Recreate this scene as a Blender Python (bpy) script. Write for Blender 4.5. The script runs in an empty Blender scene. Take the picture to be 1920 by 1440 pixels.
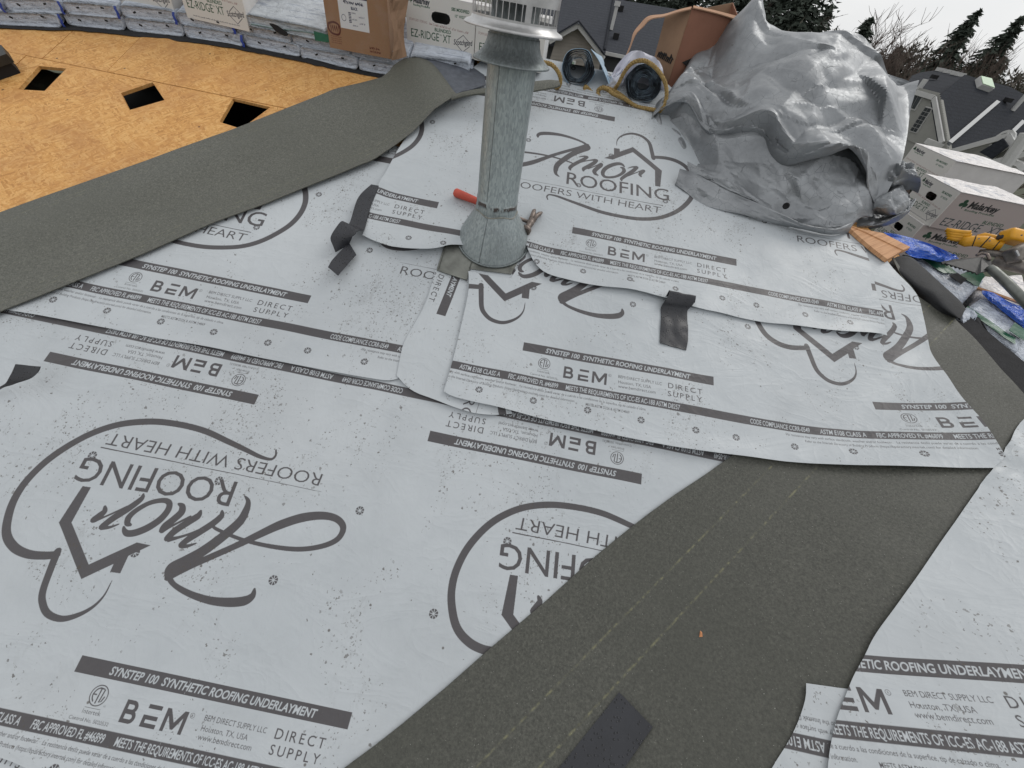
import bpy, bmesh, math, random
import numpy as np
from mathutils import Vector, Matrix, noise

G = {'S':0.85,'X0':1.0625,'K':4.0698,'YR':2.4225,'T':0.41626,'pitch':22.6,'cam_rot':[[0.979285,-0.202416,0.005385],[0.147059,0.692681,-0.706093],[0.139194,0.692258,0.708099]],'cam_loc':[0.889,-0.0582,1.2662],'lens':13.6875,'P':1.2123,'FV':0.6793,'CU':0.119,'feat':{'STL':[0.0,0.0],'SBL':[0.0,-0.0334],'STR':[0.6677,0.0],'SBR':[0.6677,-0.0334],'BTL':[0.15,-0.0622],'BBL':[0.15,-0.1055],'MTR':[0.2982,-0.0622],'MBR':[0.2982,-0.1055],'ETL':[0.0807,-0.0687],'AST':[-0.196,-0.1483],'FBC':[-0.0311,-0.1483],'MEE':[0.1637,-0.1483],'COD':[0.7876,-0.1483],'DBL':[0.508,-0.0808]},'logo':{'oval':[[-0.1188,0.118],[-0.1247,0.1345],[-0.1154,0.147],[-0.0829,0.1461],[-0.0374,0.1362],[0.0215,0.1237],[0.1068,0.1068],[0.197,0.1047],[0.2751,0.1141],[0.354,0.1414],[0.4226,0.1919],[0.4709,0.2598],[0.4934,0.3268],[0.4944,0.3852],[0.4783,0.4353],[0.455,0.4701],[0.4173,0.4926],[0.3756,0.5003],[0.3368,0.4962],[0.3074,0.4887]],'oval_w':[0.3,0.4,0.5,0.7,0.85,1,1.1,1.15,1.2,1.2,1.25,1.3,1.3,1.3,1.35,1.35,1.35,1.3,1.25,1.2],'small':[[0.3104,0.4807],[0.3008,0.5257],[0.2906,0.569],[0.2767,0.5928],[0.2489,0.6137],[0.2109,0.6187],[0.1792,0.6061],[0.1534,0.5833],[0.1406,0.5546],[0.1401,0.5193]],'small_w':[1.2,1.15,1.1,1.05,1,0.9,0.75,0.5,0.3,0.1],'house':[[0.3474,0.317],[0.3249,0.3157],[0.3203,0.4093],[0.216,0.4957],[0.1295,0.4242],[0.0912,0.4241],[0.1325,0.4586],[0.1296,0.5004],[0.1556,0.502],[0.1574,0.4832],[0.2143,0.53],[0.3513,0.4154]],'A1':[[-0.089,0.2586],[-0.1046,0.2705],[-0.1095,0.2935],[-0.1051,0.3257],[-0.0791,0.369],[-0.0466,0.4123],[-0.0143,0.4426],[0.0113,0.4641],[0.013,0.4784]],'A1w':[0.2,0.8,1.3,1.6,1.7,1.75,1.75,1.7,1.4],'A2':[[0.0094,0.4871],[-0.038,0.4476],[-0.1162,0.3901],[-0.1679,0.3492],[-0.2173,0.3115],[-0.2665,0.2825],[-0.3163,0.2669],[-0.3587,0.268],[-0.384,0.2866],[-0.3796,0.3173],[-0.3453,0.3426],[-0.2877,0.3622],[-0.2147,0.3692],[-0.1325,0.3671],[-0.0559,0.3548],[-0.0382,0.3465]],'A2w':[1.2,1.1,1.1,1.3,1.6,1.6,1.4,1.2,1.1,1,0.9,0.8,0.7,0.6,0.55,0.4],'A3':[[0.0138,0.4809],[-0.013,0.4999],[-0.0611,0.5128],[-0.115,0.5177],[-0.1641,0.5132],[-0.2005,0.5029],[-0.2148,0.489],[-0.2139,0.4731]],'A3w':[1.0,0.75,0.95,1.15,1.4,1.45,1.1,0.4],'m1':[[-0.0469,0.3082],[-0.0505,0.3209],[-0.0386,0.3421],[-0.0147,0.3705],[0.004,0.3916],[0.016,0.4085]],'m1w':[0.45,1.1,1.2,1.2,1.15,0.95],'m1c':[[0.0147,0.411],[-0.0007,0.4088],[-0.0195,0.3983]],'m1cw':[0.8,0.6,0.25],'m2':[[0.0085,0.3196],[0.0096,0.3328],[0.0249,0.351],[0.0482,0.3792],[0.0587,0.4003]],'m2w':[0.55,1.2,1.25,1.25,1.1],'m2c':[[0.0527,0.4022],[0.0322,0.3936],[0.0034,0.3764],[-0.0327,0.3473]],'m2cw':[0.9,0.5,0.4,0.4],'m3':[[0.0741,0.3126],[0.062,0.3168],[0.0562,0.3319],[0.0663,0.3532],[0.0793,0.3724],[0.0826,0.384]],'m3w':[0.4,1.0,1.3,1.3,1.25,1.0],'m3c':[[0.0807,0.3852],[0.0678,0.3741],[0.0506,0.3588],[0.0276,0.3376]],'m3cw':[0.9,0.5,0.4,0.4],'o':[[0.1693,0.3869],[0.1793,0.3841],[0.1845,0.3693],[0.1747,0.3493],[0.1528,0.3275],[0.1294,0.3155],[0.11,0.3116],[0.0972,0.3177],[0.093,0.3352],[0.1008,0.36],[0.121,0.3845],[0.1449,0.4016],[0.1644,0.4077],[0.1766,0.4031],[0.184,0.3948]],'ow':[0.5,1.0,1.1,0.95,0.85,0.85,0.9,1.0,1.15,1.25,1.3,1.25,1.1,0.8,0.4],'r1':[[0.1781,0.307],[0.1776,0.3202],[0.1969,0.3477],[0.2219,0.3775],[0.2386,0.4043]],'r1w':[0.4,1.0,1.2,1.25,1.1],'r2':[[0.2612,0.3556],[0.2555,0.3666],[0.2609,0.3792],[0.2699,0.3921]],'r2w':[0.5,1.0,1.2,1.1],'r3':[[0.2665,0.3942],[0.246,0.3795],[0.2205,0.3584],[0.2033,0.3441]],'r3w':[0.7,0.35,0.35,0.4],'r4':[[0.2369,0.4071],[0.2179,0.4018],[0.2001,0.3902]],'r4w':[0.8,0.5,0.2],'ROOF':[[-0.0551,0.227],[0.3873,0.2412],[-0.0592,0.293]],'HEART':[[-0.2775,0.158],[0.3534,0.1642],[-0.2762,0.1922]],'line':[[-0.2901,0.206],[0.3604,0.2086]]},'ast_mid':[[-0.4133,0.2343],[-0.252,0.4446],[-0.6849,0.4453],[0.1205,0.448],[-0.0023,0.2332],[0.3706,0.2345]],'ast_low':[[-0.1162,-0.2032],[0.0638,-0.2143],[0.2433,-0.203],[0.4205,-0.2145],[0.602,-0.2044],[0.7354,-0.2075]],'txt':{'syn':[[0.0793,-0.0275],[0.5869,-0.0195],[0.0805,-0.0112]],'int':[[0.0612,-0.1034],[0.1043,-0.1027]],'ctl':[[0.0387,-0.1174],[0.1317,-0.1188]],'adr1':[[0.3362,-0.0717],[0.4855,-0.0671]],'adr2':[[0.3375,-0.0918],[0.4492,-0.0889]],'adr3':[[0.3381,-0.1096],[0.465,-0.1022]],'dir':[[0.5073,-0.0773],[0.627,-0.0757],[0.5083,-0.0575]],'sup':[[0.5064,-0.1068],[0.6244,-0.1054],[0.5061,-0.0883]],'comp_end':[[0.5493,-0.152]],'disc1_end':[[0.4355,-0.1742]],'meets':[[0.2353,-0.1943],[0.3811,-0.1911]],'disc2_end':[[0.199,-0.1891]]},'frames':{'1':[0.0,0.0,0.0],'2R':[0.8929,1.0849,0.0216],'2L':[-0.5342,1.091,0.0092],'3':[0.9916,1.638,0.0158],'LR':[1.5517,0.2912,0.1148],'patch':[0.6513,1.788,-1.6404],'LR2':[1.5268,-0.0052,3.1616],'0':[0.2975,-1.0186,-0.1]},'pl':{'1':[[-0.3881,-0.1795],[-0.064,-0.1861],[0.0178,-0.1978],[0.2075,-0.2288],[0.6348,-0.2273],[0.8328,-0.1076],[0.8653,-0.0493],[0.9278,0.0051],[1.094,0.1762],[1.3169,0.3773],[1.5458,0.5717],[1.7545,0.7534],[1.6718,0.8442],[0.9547,0.8482],[0.2682,0.8507],[-0.4982,0.8562],[-1.1501,0.8696],[-1.2218,0.4486]],'0':[[-0.4698,-0.145],[-0.0857,-0.1579],[0.0762,-0.1597],[0.2567,-0.1927],[0.2194,-0.2471],[-0.2008,-0.3079]],'2L':[[-0.8536,0.7508],[-0.748,0.7515],[-0.4356,0.7601],[-0.0501,0.7659],[0.2666,0.768],[0.4241,0.7707],[0.4895,0.7754],[0.5164,0.7898],[0.5186,0.8153],[0.551,0.9306],[0.6139,1.1074],[0.6644,1.3002],[0.5772,1.4801],[0.3286,1.7289],[0.0893,1.7507],[-0.3023,1.5008],[-0.6102,1.1834],[-0.9546,0.8324]],'patch':[[0.5208,1.2194],[0.5278,1.0753],[0.5128,0.9934],[0.4957,0.9186],[0.5006,0.8591],[0.5098,0.7991],[0.5684,0.7602],[0.6505,0.7493],[0.7145,0.7385],[0.8119,0.7311],[0.9017,0.7575],[0.84,0.8787],[0.7989,1.0646],[0.8471,1.1601],[0.9079,1.2635],[0.8792,1.4252],[0.7523,1.4711],[0.6418,1.3928]],'2R':[[0.6392,1.2218],[0.6613,1.1508],[0.6689,0.9955],[0.6735,0.8623],[0.672,0.7779],[0.707,0.766],[0.892,0.7623],[1.1463,0.7559],[1.3903,0.751],[1.5117,0.7567],[1.651,0.7657],[1.7909,0.7748],[1.8556,0.7753],[1.972,0.7704],[2.0932,0.7654],[2.2076,0.7626],[2.275,0.761],[2.3151,0.7964],[2.3224,0.8401],[2.3352,0.9281],[2.3354,0.9819],[2.3378,1.0439],[2.3523,1.1357],[2.3549,1.1857],[2.3599,1.2562],[2.3704,1.3122],[2.3859,1.4148],[2.3903,1.4993],[2.372,1.5432],[2.2974,1.6409],[2.279,1.7098],[2.1741,1.7658],[1.712,1.7637],[1.0243,1.704],[0.8349,1.4914],[0.8197,1.2965],[0.7961,1.2331]],'3':[[0.2002,1.6641],[0.1981,1.5278],[0.1971,1.4509],[0.2097,1.3575],[0.2159,1.2842],[0.2618,1.2711],[0.3263,1.2625],[0.3984,1.2607],[0.4678,1.2677],[0.5131,1.2881],[0.5409,1.314],[0.5994,1.3281],[0.6518,1.3952],[0.7626,1.4222],[0.813,1.4042],[0.8334,1.3646],[0.8758,1.305],[0.933,1.2716],[1.0402,1.2643],[1.1411,1.2715],[1.2424,1.2787],[1.3653,1.2705],[1.4874,1.2601],[1.69,1.2613],[1.8936,1.2734],[2.0578,1.2876],[2.1816,1.2972],[2.2245,1.3087],[2.23,1.3804],[2.2315,1.4217],[2.2193,1.4939],[2.2195,1.5671],[2.215,1.7078],[2.1778,1.7889],[2.0945,1.8593],[1.9645,1.9761],[1.7284,2.1402],[1.5257,2.3143],[1.306,2.5029],[0.9728,2.5343],[0.67,2.5253],[0.4606,2.4724],[0.353,2.2553],[0.2609,1.9534],[0.2152,1.8077]],'LR':[[2.277,0.7627],[2.2468,0.7332],[2.1464,0.629],[2.0551,0.5314],[1.9848,0.4576],[1.9212,0.3919],[1.8615,0.3309],[1.8311,0.2971],[1.8035,0.2593],[1.7691,0.2192],[1.7475,0.1896],[1.7126,0.1411],[1.6854,0.0918],[1.6676,0.0538],[1.641,-0.0099],[2.139,0.0727],[2.4805,0.5747],[2.4721,0.7528],[2.4985,0.974],[2.4343,0.94],[2.3873,0.8907],[2.3278,0.8185],[2.3006,0.7895]],'LR2':[[1.6765,0.1937],[1.7393,0.1924],[1.7983,0.1929],[1.8,0.0738],[1.6865,-0.0161],[1.5173,-0.0304],[1.5734,0.0395],[1.6295,0.1018],[1.6655,0.1606]],'stripA_left':[[0.5349,-0.2415],[0.6078,-0.1662],[0.6836,-0.0947],[0.737,-0.0504],[0.7937,0.0006],[0.8745,0.0776],[0.9679,0.172],[1.0883,0.2893],[1.2337,0.4402],[1.3981,0.5879],[1.5292,0.6919],[1.625,0.772],[1.784,0.9095],[1.9944,1.1196],[2.1952,1.3727],[2.3407,1.5703]],'stripB':[[2.3407,1.5703],[2.388,1.5083],[2.4365,1.4767],[2.4979,1.4347],[2.5068,1.3632],[2.5042,1.283],[2.4964,1.201],[2.4898,1.1384],[2.4877,1.0917],[2.4788,1.0217],[2.4669,0.8619],[2.4519,0.72]],'yellow':[[0.981,-0.0501],[1.7557,0.7696],[1.1238,-0.0285],[1.8386,0.7637]],'stripL_left':[[-1.2777,0.7878],[-1.157,0.9438],[-1.0382,1.0836],[-0.9677,1.1674],[-0.8447,1.2838],[-0.7119,1.4058],[-0.6292,1.5083],[-0.5091,1.6319],[-0.375,1.7457],[-0.2551,1.8565],[-0.1336,1.9613]],'stripL_right':[[-1.007,0.4934],[-0.8863,0.6206],[-0.7782,0.7447],[-0.6834,0.8342],[-0.5852,0.9326],[-0.4879,1.0268],[-0.424,1.1054],[-0.3287,1.2216],[-0.2066,1.3173],[-0.0801,1.4285],[0.0383,1.5254],[0.1448,1.6404]],'hole':[[[-0.5627,1.8251],[-0.3859,1.8086],[-0.4477,1.6677],[-0.5484,1.6805]],[[-1.404,1.783],[-1.2922,1.7994],[-1.2868,1.6561],[-1.3869,1.6364]],[[-0.9213,1.8266],[-0.8185,1.7369],[-0.916,1.6463],[-1.0034,1.7263]]],'joint_h':[[-1.5666,1.7723],[-1.4147,1.7976],[-1.1279,1.8245],[-0.774,1.832],[-0.2924,1.8221]],'joint_v':[[-1.4173,2.0373],[-1.4147,1.7976],[-1.1323,2.0894],[-1.1279,1.8245],[-1.4953,1.7656],[-1.4882,1.6701]],'osb_top':[[-1.7165,1.9677],[-1.5971,1.9908],[-1.4218,2.044],[-1.0147,2.1232],[-0.6164,2.1454],[-0.2014,2.1331],[0.0442,2.1237]],'vent':[[-1.5738,1.6041],[-1.4882,1.6701],[-1.4953,1.7656],[-1.6015,1.7868]],'pipe':[[0.6995,1.3448]],'flange':[[0.5332,1.1835],[0.6466,1.1694],[0.6408,1.2153],[0.797,1.2287],[0.8273,1.3631],[0.794,1.5343],[0.5265,1.5075],[0.5322,1.3913],[0.5324,1.2927]],'tape_a':[[1.3687,1.1989],[1.4642,1.205],[1.3675,1.1026],[1.4665,1.0936]],'tape_c':[[1.2965,0.132],[1.3612,0.0748],[1.1579,-0.0234],[1.3003,-0.0018]],'tape_d':[[0.1659,1.5194],[0.1938,1.5211],[0.1496,1.3224],[0.2117,1.3177],[0.1015,1.2613],[0.2205,1.2065],[0.1488,1.1255],[0.1961,1.1054],[-0.6174,0.5352]],'hammer':[[0.4928,1.5675],[0.5961,1.5441],[0.8029,1.4888],[0.823,1.5551],[0.8189,1.4615]],'plank':[[2.1801,1.8034],[2.3082,1.804],[2.4188,1.7566],[2.298,1.6669],[2.2198,1.7358]],'chip':[[1.4888,0.2738]],'tarp_contact':[[1.277,2.154,0.897,2.276],[1.404,1.837,0.765,2.027],[1.527,1.76,0.733,1.999],[1.826,1.736,0.723,2.095],[2.079,1.748,0.728,2.229],[2.232,1.836,0.764,2.376],[2.418,1.94,0.808,2.558]]}}


R_ = math.radians
rng = random.Random(7)
SC = bpy.context.scene
COL = SC.collection

# ------------------------------------------------------------------ camera
cam_d = bpy.data.cameras.new('camera')
cam = bpy.data.objects.new('camera', cam_d)
COL.objects.link(cam)
CR = Matrix(G['cam_rot'])
CL = Vector(G['cam_loc'])
cam.matrix_world = Matrix.Translation(CL) @ CR.to_4x4()
cam_d.sensor_width = 36.0
cam_d.lens = G['lens']
cam_d.clip_start = 0.02
cam_d.clip_end = 2000
SC.camera = cam

# ------------------------------------------------------------------ sky, sun, exposure
SUN_EL, SUN_AZ = R_(46), R_(48)          # azimuth measured from +Y towards +X
world = bpy.data.worlds.new('World')
SC.world = world
world.use_nodes = True
wt = world.node_tree
wt.nodes.clear()
w_out = wt.nodes.new('ShaderNodeOutputWorld')
w_bg = wt.nodes.new('ShaderNodeBackground')
w_sky = wt.nodes.new('ShaderNodeTexSky')
w_sky.sky_type = 'NISHITA'
w_sky.sun_disc = False
w_sky.sun_elevation = SUN_EL
w_sky.sun_rotation = SUN_AZ
w_hs = wt.nodes.new('ShaderNodeHueSaturation')
w_hs.inputs['Saturation'].default_value = 0.35
wt.links.new(w_sky.outputs[0], w_hs.inputs['Color'])
# overcast: a bright even cloud deck over the whole dome
w_tc = wt.nodes.new('ShaderNodeTexCoord')
w_mp = wt.nodes.new('ShaderNodeMapping')
w_mp.inputs['Scale'].default_value = (1.2, 1.2, 4.0)
w_nz = wt.nodes.new('ShaderNodeTexNoise')
w_nz.inputs['Scale'].default_value = 1.6
w_nz.inputs['Detail'].default_value = 5.0
w_cr = wt.nodes.new('ShaderNodeValToRGB')
w_cr.color_ramp.elements[0].position = 0.25
w_cr.color_ramp.elements[0].color = (7.1, 7.3, 7.6, 1)
w_cr.color_ramp.elements[1].position = 0.75
w_cr.color_ramp.elements[1].color = (9.9, 9.85, 9.7, 1)
w_mx = wt.nodes.new('ShaderNodeMix')
w_mx.data_type = 'RGBA'
w_mx.inputs['Factor'].default_value = 0.9
wt.links.new(w_tc.outputs['Generated'], w_mp.inputs['Vector'])
wt.links.new(w_mp.outputs[0], w_nz.inputs['Vector'])
wt.links.new(w_nz.outputs['Fac'], w_cr.inputs['Fac'])
wt.links.new(w_hs.outputs[0], w_mx.inputs['A'])
wt.links.new(w_cr.outputs[0], w_mx.inputs['B'])
wt.links.new(w_mx.outputs['Result'], w_bg.inputs['Color'])
w_bg.inputs['Strength'].default_value = 0.0995
wt.links.new(w_bg.outputs[0], w_out.inputs['Surface'])

sun_d = bpy.data.lights.new('sun', 'SUN')
sun_d.energy = 0.95
sun_d.angle = R_(25)
sun_d.color = (1.0, 0.97, 0.92)
sun = bpy.data.objects.new('sun', sun_d)
COL.objects.link(sun)
sdir = Vector((math.sin(SUN_AZ) * math.cos(SUN_EL), math.cos(SUN_AZ) * math.cos(SUN_EL), math.sin(SUN_EL)))
sun.rotation_euler = (-sdir).to_track_quat('-Z', 'Y').to_euler()
sun.location = (0, 0, 30)

SC.view_settings.view_transform = 'Standard'
SC.view_settings.look = 'None'
SC.view_settings.exposure = 0.0
SC.view_settings.gamma = 1.0
SC.view_settings.use_curve_mapping = False

# ------------------------------------------------------------------ object helpers
def tag(o, label=None, cat=None, group=None, kind=None):
    if label: o['label'] = label
    if cat: o['category'] = cat
    if group: o['group'] = group
    if kind: o['kind'] = kind
    return o

def thing(name, label, cat, loc, group=None, kind=None):
    o = bpy.data.objects.new(name, None)
    o.empty_display_size = 0.1
    COL.objects.link(o)
    o.location = loc
    return tag(o, label, cat, group, kind)

class MB:
    """collects faces (world coordinates) and links them as ONE mesh object"""
    def __init__(s):
        s.v, s.f, s.uv, s.mi = [], [], [], []
        s.has_uv = False
    def add(s, verts, faces, uvs=None, mi=0):
        b = len(s.v)
        s.v.extend([tuple(map(float, p)) for p in verts])
        for k, f in enumerate(faces):
            s.f.append([b + i for i in f])
            s.mi.append(mi)
            if uvs is not None:
                s.has_uv = True
                s.uv.append([uvs[i] for i in f])
            else:
                s.uv.append([(0, 0)] * len(f))
        return s
    def face(s, pts, uvs=None, mi=0):
        return s.add(pts, [list(range(len(pts)))], uvs, mi)
    def box(s, c, size, rot=None, mi=0, bev=0.0):
        hx, hy, hz = size[0] / 2, size[1] / 2, size[2] / 2
        if bev <= 0:
            p = [Vector((x, y, z)) for x in (-hx, hx) for y in (-hy, hy) for z in (-hz, hz)]
            f = [(0, 1, 3, 2), (4, 6, 7, 5), (0, 4, 5, 1), (2, 3, 7, 6), (0, 2, 6, 4), (1, 5, 7, 3)]
        else:
            bm = bmesh.new()
            bmesh.ops.create_cube(bm, size=1)
            for v in bm.verts:
                v.co = Vector((v.co.x * size[0], v.co.y * size[1], v.co.z * size[2]))
            bmesh.ops.bevel(bm, geom=bm.edges[:], offset=bev, segments=2, affect='EDGES', profile=0.6)
            bm.verts.index_update()
            p = [v.co.copy() for v in bm.verts]
            f = [[v.index for v in fc.verts] for fc in bm.faces]
            bm.free()
        if rot is not None:
            p = [rot @ q for q in p]
        c = Vector(c)
        return s.add([q + c for q in p], f, None, mi)
    def tube(s, pts, rad, n=8, cap=True, mi=0):
        pts = [Vector(p) for p in pts]
        rads = rad if isinstance(rad, (list, tuple)) else [rad] * len(pts)
        rings, up = [], None
        for i, p in enumerate(pts):
            d = (pts[min(i + 1, len(pts) - 1)] - pts[max(i - 1, 0)])
            if d.length < 1e-9: d = Vector((0, 0, 1))
            d.normalize()
            if up is None:
                up = d.orthogonal().normalized()
            else:
                up = (up - d * up.dot(d))
                up = up.normalized() if up.length > 1e-6 else d.orthogonal().normalized()
            w = d.cross(up)
            rings.append([p + (up * math.cos(a) + w * math.sin(a)) * rads[i] for a in [2 * math.pi * k / n for k in range(n)]])
        v = [q for r in rings for q in r]
        f = []
        for i in range(len(pts) - 1):
            for k in range(n):
                f.append((i * n + k, i * n + (k + 1) % n, (i + 1) * n + (k + 1) % n, (i + 1) * n + k))
        if cap:
            f.append(tuple(reversed(range(n))))
            f.append(tuple((len(pts) - 1) * n + k for k in range(n)))
        return s.add(v, f, None, mi)
    def lathe(s, prof, c, n=40, axis=None, mi=0):
        """prof: (radius, z) pairs round a vertical axis through c"""
        c = Vector(c)
        q = Matrix.Identity(3) if axis is None else Vector((0, 0, 1)).rotation_difference(Vector(axis)).to_matrix()
        v = []
        for r, z in prof:
            for k in range(n):
                a = 2 * math.pi * k / n
                v.append(c + q @ Vector((r * math.cos(a), r * math.sin(a), z)))
        f = []
        for i in range(len(prof) - 1):
            for k in range(n):
                f.append((i * n + k, i * n + (k + 1) % n, (i + 1) * n + (k + 1) % n, (i + 1) * n + k))
        return s.add(v, f, None, mi)
    def grid(s, P, uv=None, mi=0, flip=False):
        """P: array [rows][cols] of points"""
        nr, nc = len(P), len(P[0])
        v = [p for r in P for p in r]
        f = []
        for i in range(nr - 1):
            for j in range(nc - 1):
                q = (i * nc + j, i * nc + j + 1, (i + 1) * nc + j + 1, (i + 1) * nc + j)
                f.append(tuple(reversed(q)) if flip else q)
        u = None
        if uv is not None:
            u = [t for r in uv for t in r]
        return s.add(v, f, u, mi)
    def build(s, name, mats, parent=None, loc=None, smooth=False, solid=0.0, offset=0.0, merge=0.0, subd=0, auto=None):
        if parent is not None:
            base = Vector(parent_world(parent))
        elif loc is not None:
            base = Vector(loc)
        else:
            a = np.array(s.v)
            base = Vector(((a[:, 0].min() + a[:, 0].max()) / 2, (a[:, 1].min() + a[:, 1].max()) / 2, a[:, 2].min()))
        me = bpy.data.meshes.new(name)
        me.from_pydata([(p[0] - base.x, p[1] - base.y, p[2] - base.z) for p in s.v], [], s.f)
        if not isinstance(mats, (list, tuple)): mats = [mats]
        for m in mats: me.materials.append(m)
        if any(s.mi):
            me.polygons.foreach_set('material_index', s.mi)
        if s.has_uv:
            ul = me.uv_layers.new(name='UVMap')
            flat = [c for fc in s.uv for t in fc for c in t]
            ul.data.foreach_set('uv', flat)
        if smooth:
            me.polygons.foreach_set('use_smooth', [True] * len(me.polygons))
        me.update()
        if merge > 0:
            bm = bmesh.new(); bm.from_mesh(me)
            bmesh.ops.remove_doubles(bm, verts=bm.verts[:], dist=merge)
            bm.to_mesh(me); bm.free()
        o = bpy.data.objects.new(name, me)
        COL.objects.link(o)
        if parent is not None:
            o.parent = parent
        else:
            o.location = base
        o['_w'] = [base.x, base.y, base.z]
        if subd:
            md = o.modifiers.new('sub', 'SUBSURF'); md.levels = subd; md.render_levels = subd
        if solid:
            md = o.modifiers.new('solid', 'SOLIDIFY'); md.thickness = solid; md.offset = offset
            if smooth: es = o.modifiers.new('split', 'EDGE_SPLIT'); es.split_angle = R_(50); es.use_edge_sharp = True
        if auto is not None:
            sharp_edges(me, auto)
        return o

def sharp_edges(me, ang):
    me.polygons.foreach_set('use_smooth', [True] * len(me.polygons))
    bm = bmesh.new(); bm.from_mesh(me)
    for e in bm.edges:
        if len(e.link_faces) == 2 and e.calc_face_angle(0) > R_(ang): e.smooth = False
    bm.to_mesh(me); bm.free()

def parent_world(o):
    if '_w' in o: return o['_w']
    v = Vector(o.location)
    while o.parent: o = o.parent; v += Vector(o.location)
    return v

def copy_tree(o, parent=None):
    c = o.copy(); COL.objects.link(c); c.parent = parent
    for ch in [k for k in o.children]: copy_tree(ch, c)
    return c

def poly_holes(outer, holes, thick, top_pt, nrm):
    """flat slab cut by holes: outer/holes are (x,y) lists, top_pt maps (x,y)->Vector, nrm the up normal"""
    bm = bmesh.new()
    loops = [outer] + holes
    es = []
    for lp in loops:
        vs = [bm.verts.new((x, y, 0)) for x, y in lp]
        for i in range(len(vs)): es.append(bm.edges.new((vs[i], vs[(i + 1) % len(vs)])))
    bmesh.ops.triangle_fill(bm, edges=es, use_beauty=True, use_dissolve=False)
    bm.verts.index_update()
    tri = []
    for f in bm.faces:
        ids = [v.index for v in f.verts]
        if f.normal.z < 0: ids.reverse()
        tri.append(ids)
    pts = [(v.co.x, v.co.y) for v in bm.verts]
    bm.free()
    mb = MB()
    T_ = [top_pt(*p) for p in pts]
    B_ = [t - nrm * thick for t in T_]
    mb.add(T_, tri, [(p[0], p[1]) for p in pts])
    mb.add(B_, [list(reversed(t)) for t in tri], [(p[0], p[1]) for p in pts])
    for lp in loops:
        n = len(lp)
        for i in range(n):
            a, b = lp[i], lp[(i + 1) % n]
            ta, tb = top_pt(*a), top_pt(*b)
            mb.face([ta, tb, tb - nrm * thick, ta - nrm * thick], [a, b, (b[0] + .01, b[1]), (a[0] + .01, a[1])])
    return mb

def at(px, py, D):
    """point D metres from the camera along the sight line of photo pixel (px,py); used to place far things"""
    f = G['lens'] / 36 * 1920
    d = CR @ Vector(((px - 960) / f, -(py - 720) / f, -1))
    return CL + d.normalized() * D

def onY(px, py, Y):
    f = G['lens'] / 36 * 1920
    d = CR @ Vector(((px - 960) / f, -(py - 720) / f, -1))
    return CL + d * ((Y - CL.y) / d.y)

def far(px, py, D):
    f = G['lens'] / 36 * 1920
    d = CR @ Vector(((px - 960) / f, -(py - 720) / f, -1))
    return CL + d * (D / math.hypot(d.x, d.y))

# ------------------------------------------------------------------ node helpers
def new_mat(name):
    m = bpy.data.materials.new(name); m.use_nodes = True
    nt = m.node_tree; nt.nodes.clear()
    out = nt.nodes.new('ShaderNodeOutputMaterial')
    b = nt.nodes.new('ShaderNodeBsdfPrincipled')
    nt.links.new(b.outputs[0], out.inputs['Surface'])
    return m, nt, b

def setin(nt, sock, v):
    if isinstance(v, bpy.types.NodeSocket): nt.links.new(v, sock)
    elif isinstance(v, (tuple, list)) and len(v) == 3 and sock.type == 'RGBA': sock.default_value = (*v, 1)
    else: sock.default_value = v

def N(nt, typ, out=0, props=None, **ins):
    n = nt.nodes.new(typ)
    for k, v in (props or {}).items(): setattr(n, k, v)
    for k, v in ins.items(): setin(nt, n.inputs[k.replace('_', ' ')], v)
    return n.outputs[out]

def pos(nt): return N(nt, 'ShaderNodeNewGeometry', 'Position')
def objc(nt): return N(nt, 'ShaderNodeTexCoord', 'Object')
def uvc(nt): return N(nt, 'ShaderNodeTexCoord', 'UV')
def mapping(nt, vec, scale=(1, 1, 1), rot=(0, 0, 0), loc=(0, 0, 0)):
    return N(nt, 'ShaderNodeMapping', Vector=vec, Scale=scale, Rotation=rot, Location=loc)
def nz(nt, vec, scale, detail=3.0, rough=0.5, dist=0.0, out='Fac'):
    return N(nt, 'ShaderNodeTexNoise', out, Vector=vec, Scale=scale, Detail=detail, Roughness=rough, Distortion=dist)
def vor(nt, vec, scale, out='Distance', feature='F1', rnd=1.0):
    return N(nt, 'ShaderNodeTexVoronoi', out, {'feature': feature}, Vector=vec, Scale=scale, Randomness=rnd)
def ramp(nt, fac, *st, interp='LINEAR'):
    n = nt.nodes.new('ShaderNodeValToRGB'); n.color_ramp.interpolation = interp
    e = n.color_ramp.elements
    while len(e) < len(st): e.new(0.5)
    for i, (p, c) in enumerate(st):
        e[i].position = p
        e[i].color = (c, c, c, 1) if isinstance(c, (int, float)) else (*c, 1)
    setin(nt, n.inputs[0], fac)
    return n.outputs[0]
def mix(nt, a, b, f, mode='MIX'):
    n = nt.nodes.new('ShaderNodeMix'); n.data_type = 'RGBA'; n.blend_type = mode
    setin(nt, n.inputs['Factor'], f); setin(nt, n.inputs['A'], a); setin(nt, n.inputs['B'], b)
    return n.outputs['Result']
def mth(nt, op, a, b=0.0, clamp=False):
    n = nt.nodes.new('ShaderNodeMath'); n.operation = op; n.use_clamp = clamp
    setin(nt, n.inputs[0], a); setin(nt, n.inputs[1], b)
    return n.outputs[0]
def bump(nt, h, strength=0.3, dist=0.01, nrm=None):
    kw = dict(Height=h, Strength=strength, Distance=dist)
    if nrm is not None: kw['Normal'] = nrm
    return N(nt, 'ShaderNodeBump', **kw)
def image_node(nt, img, vec=None, interp='Linear', ext='REPEAT'):
    n = nt.nodes.new('ShaderNodeTexImage'); n.image = img; n.interpolation = interp; n.extension = ext
    if vec is not None: nt.links.new(vec, n.inputs['Vector'])
    return n
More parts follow.
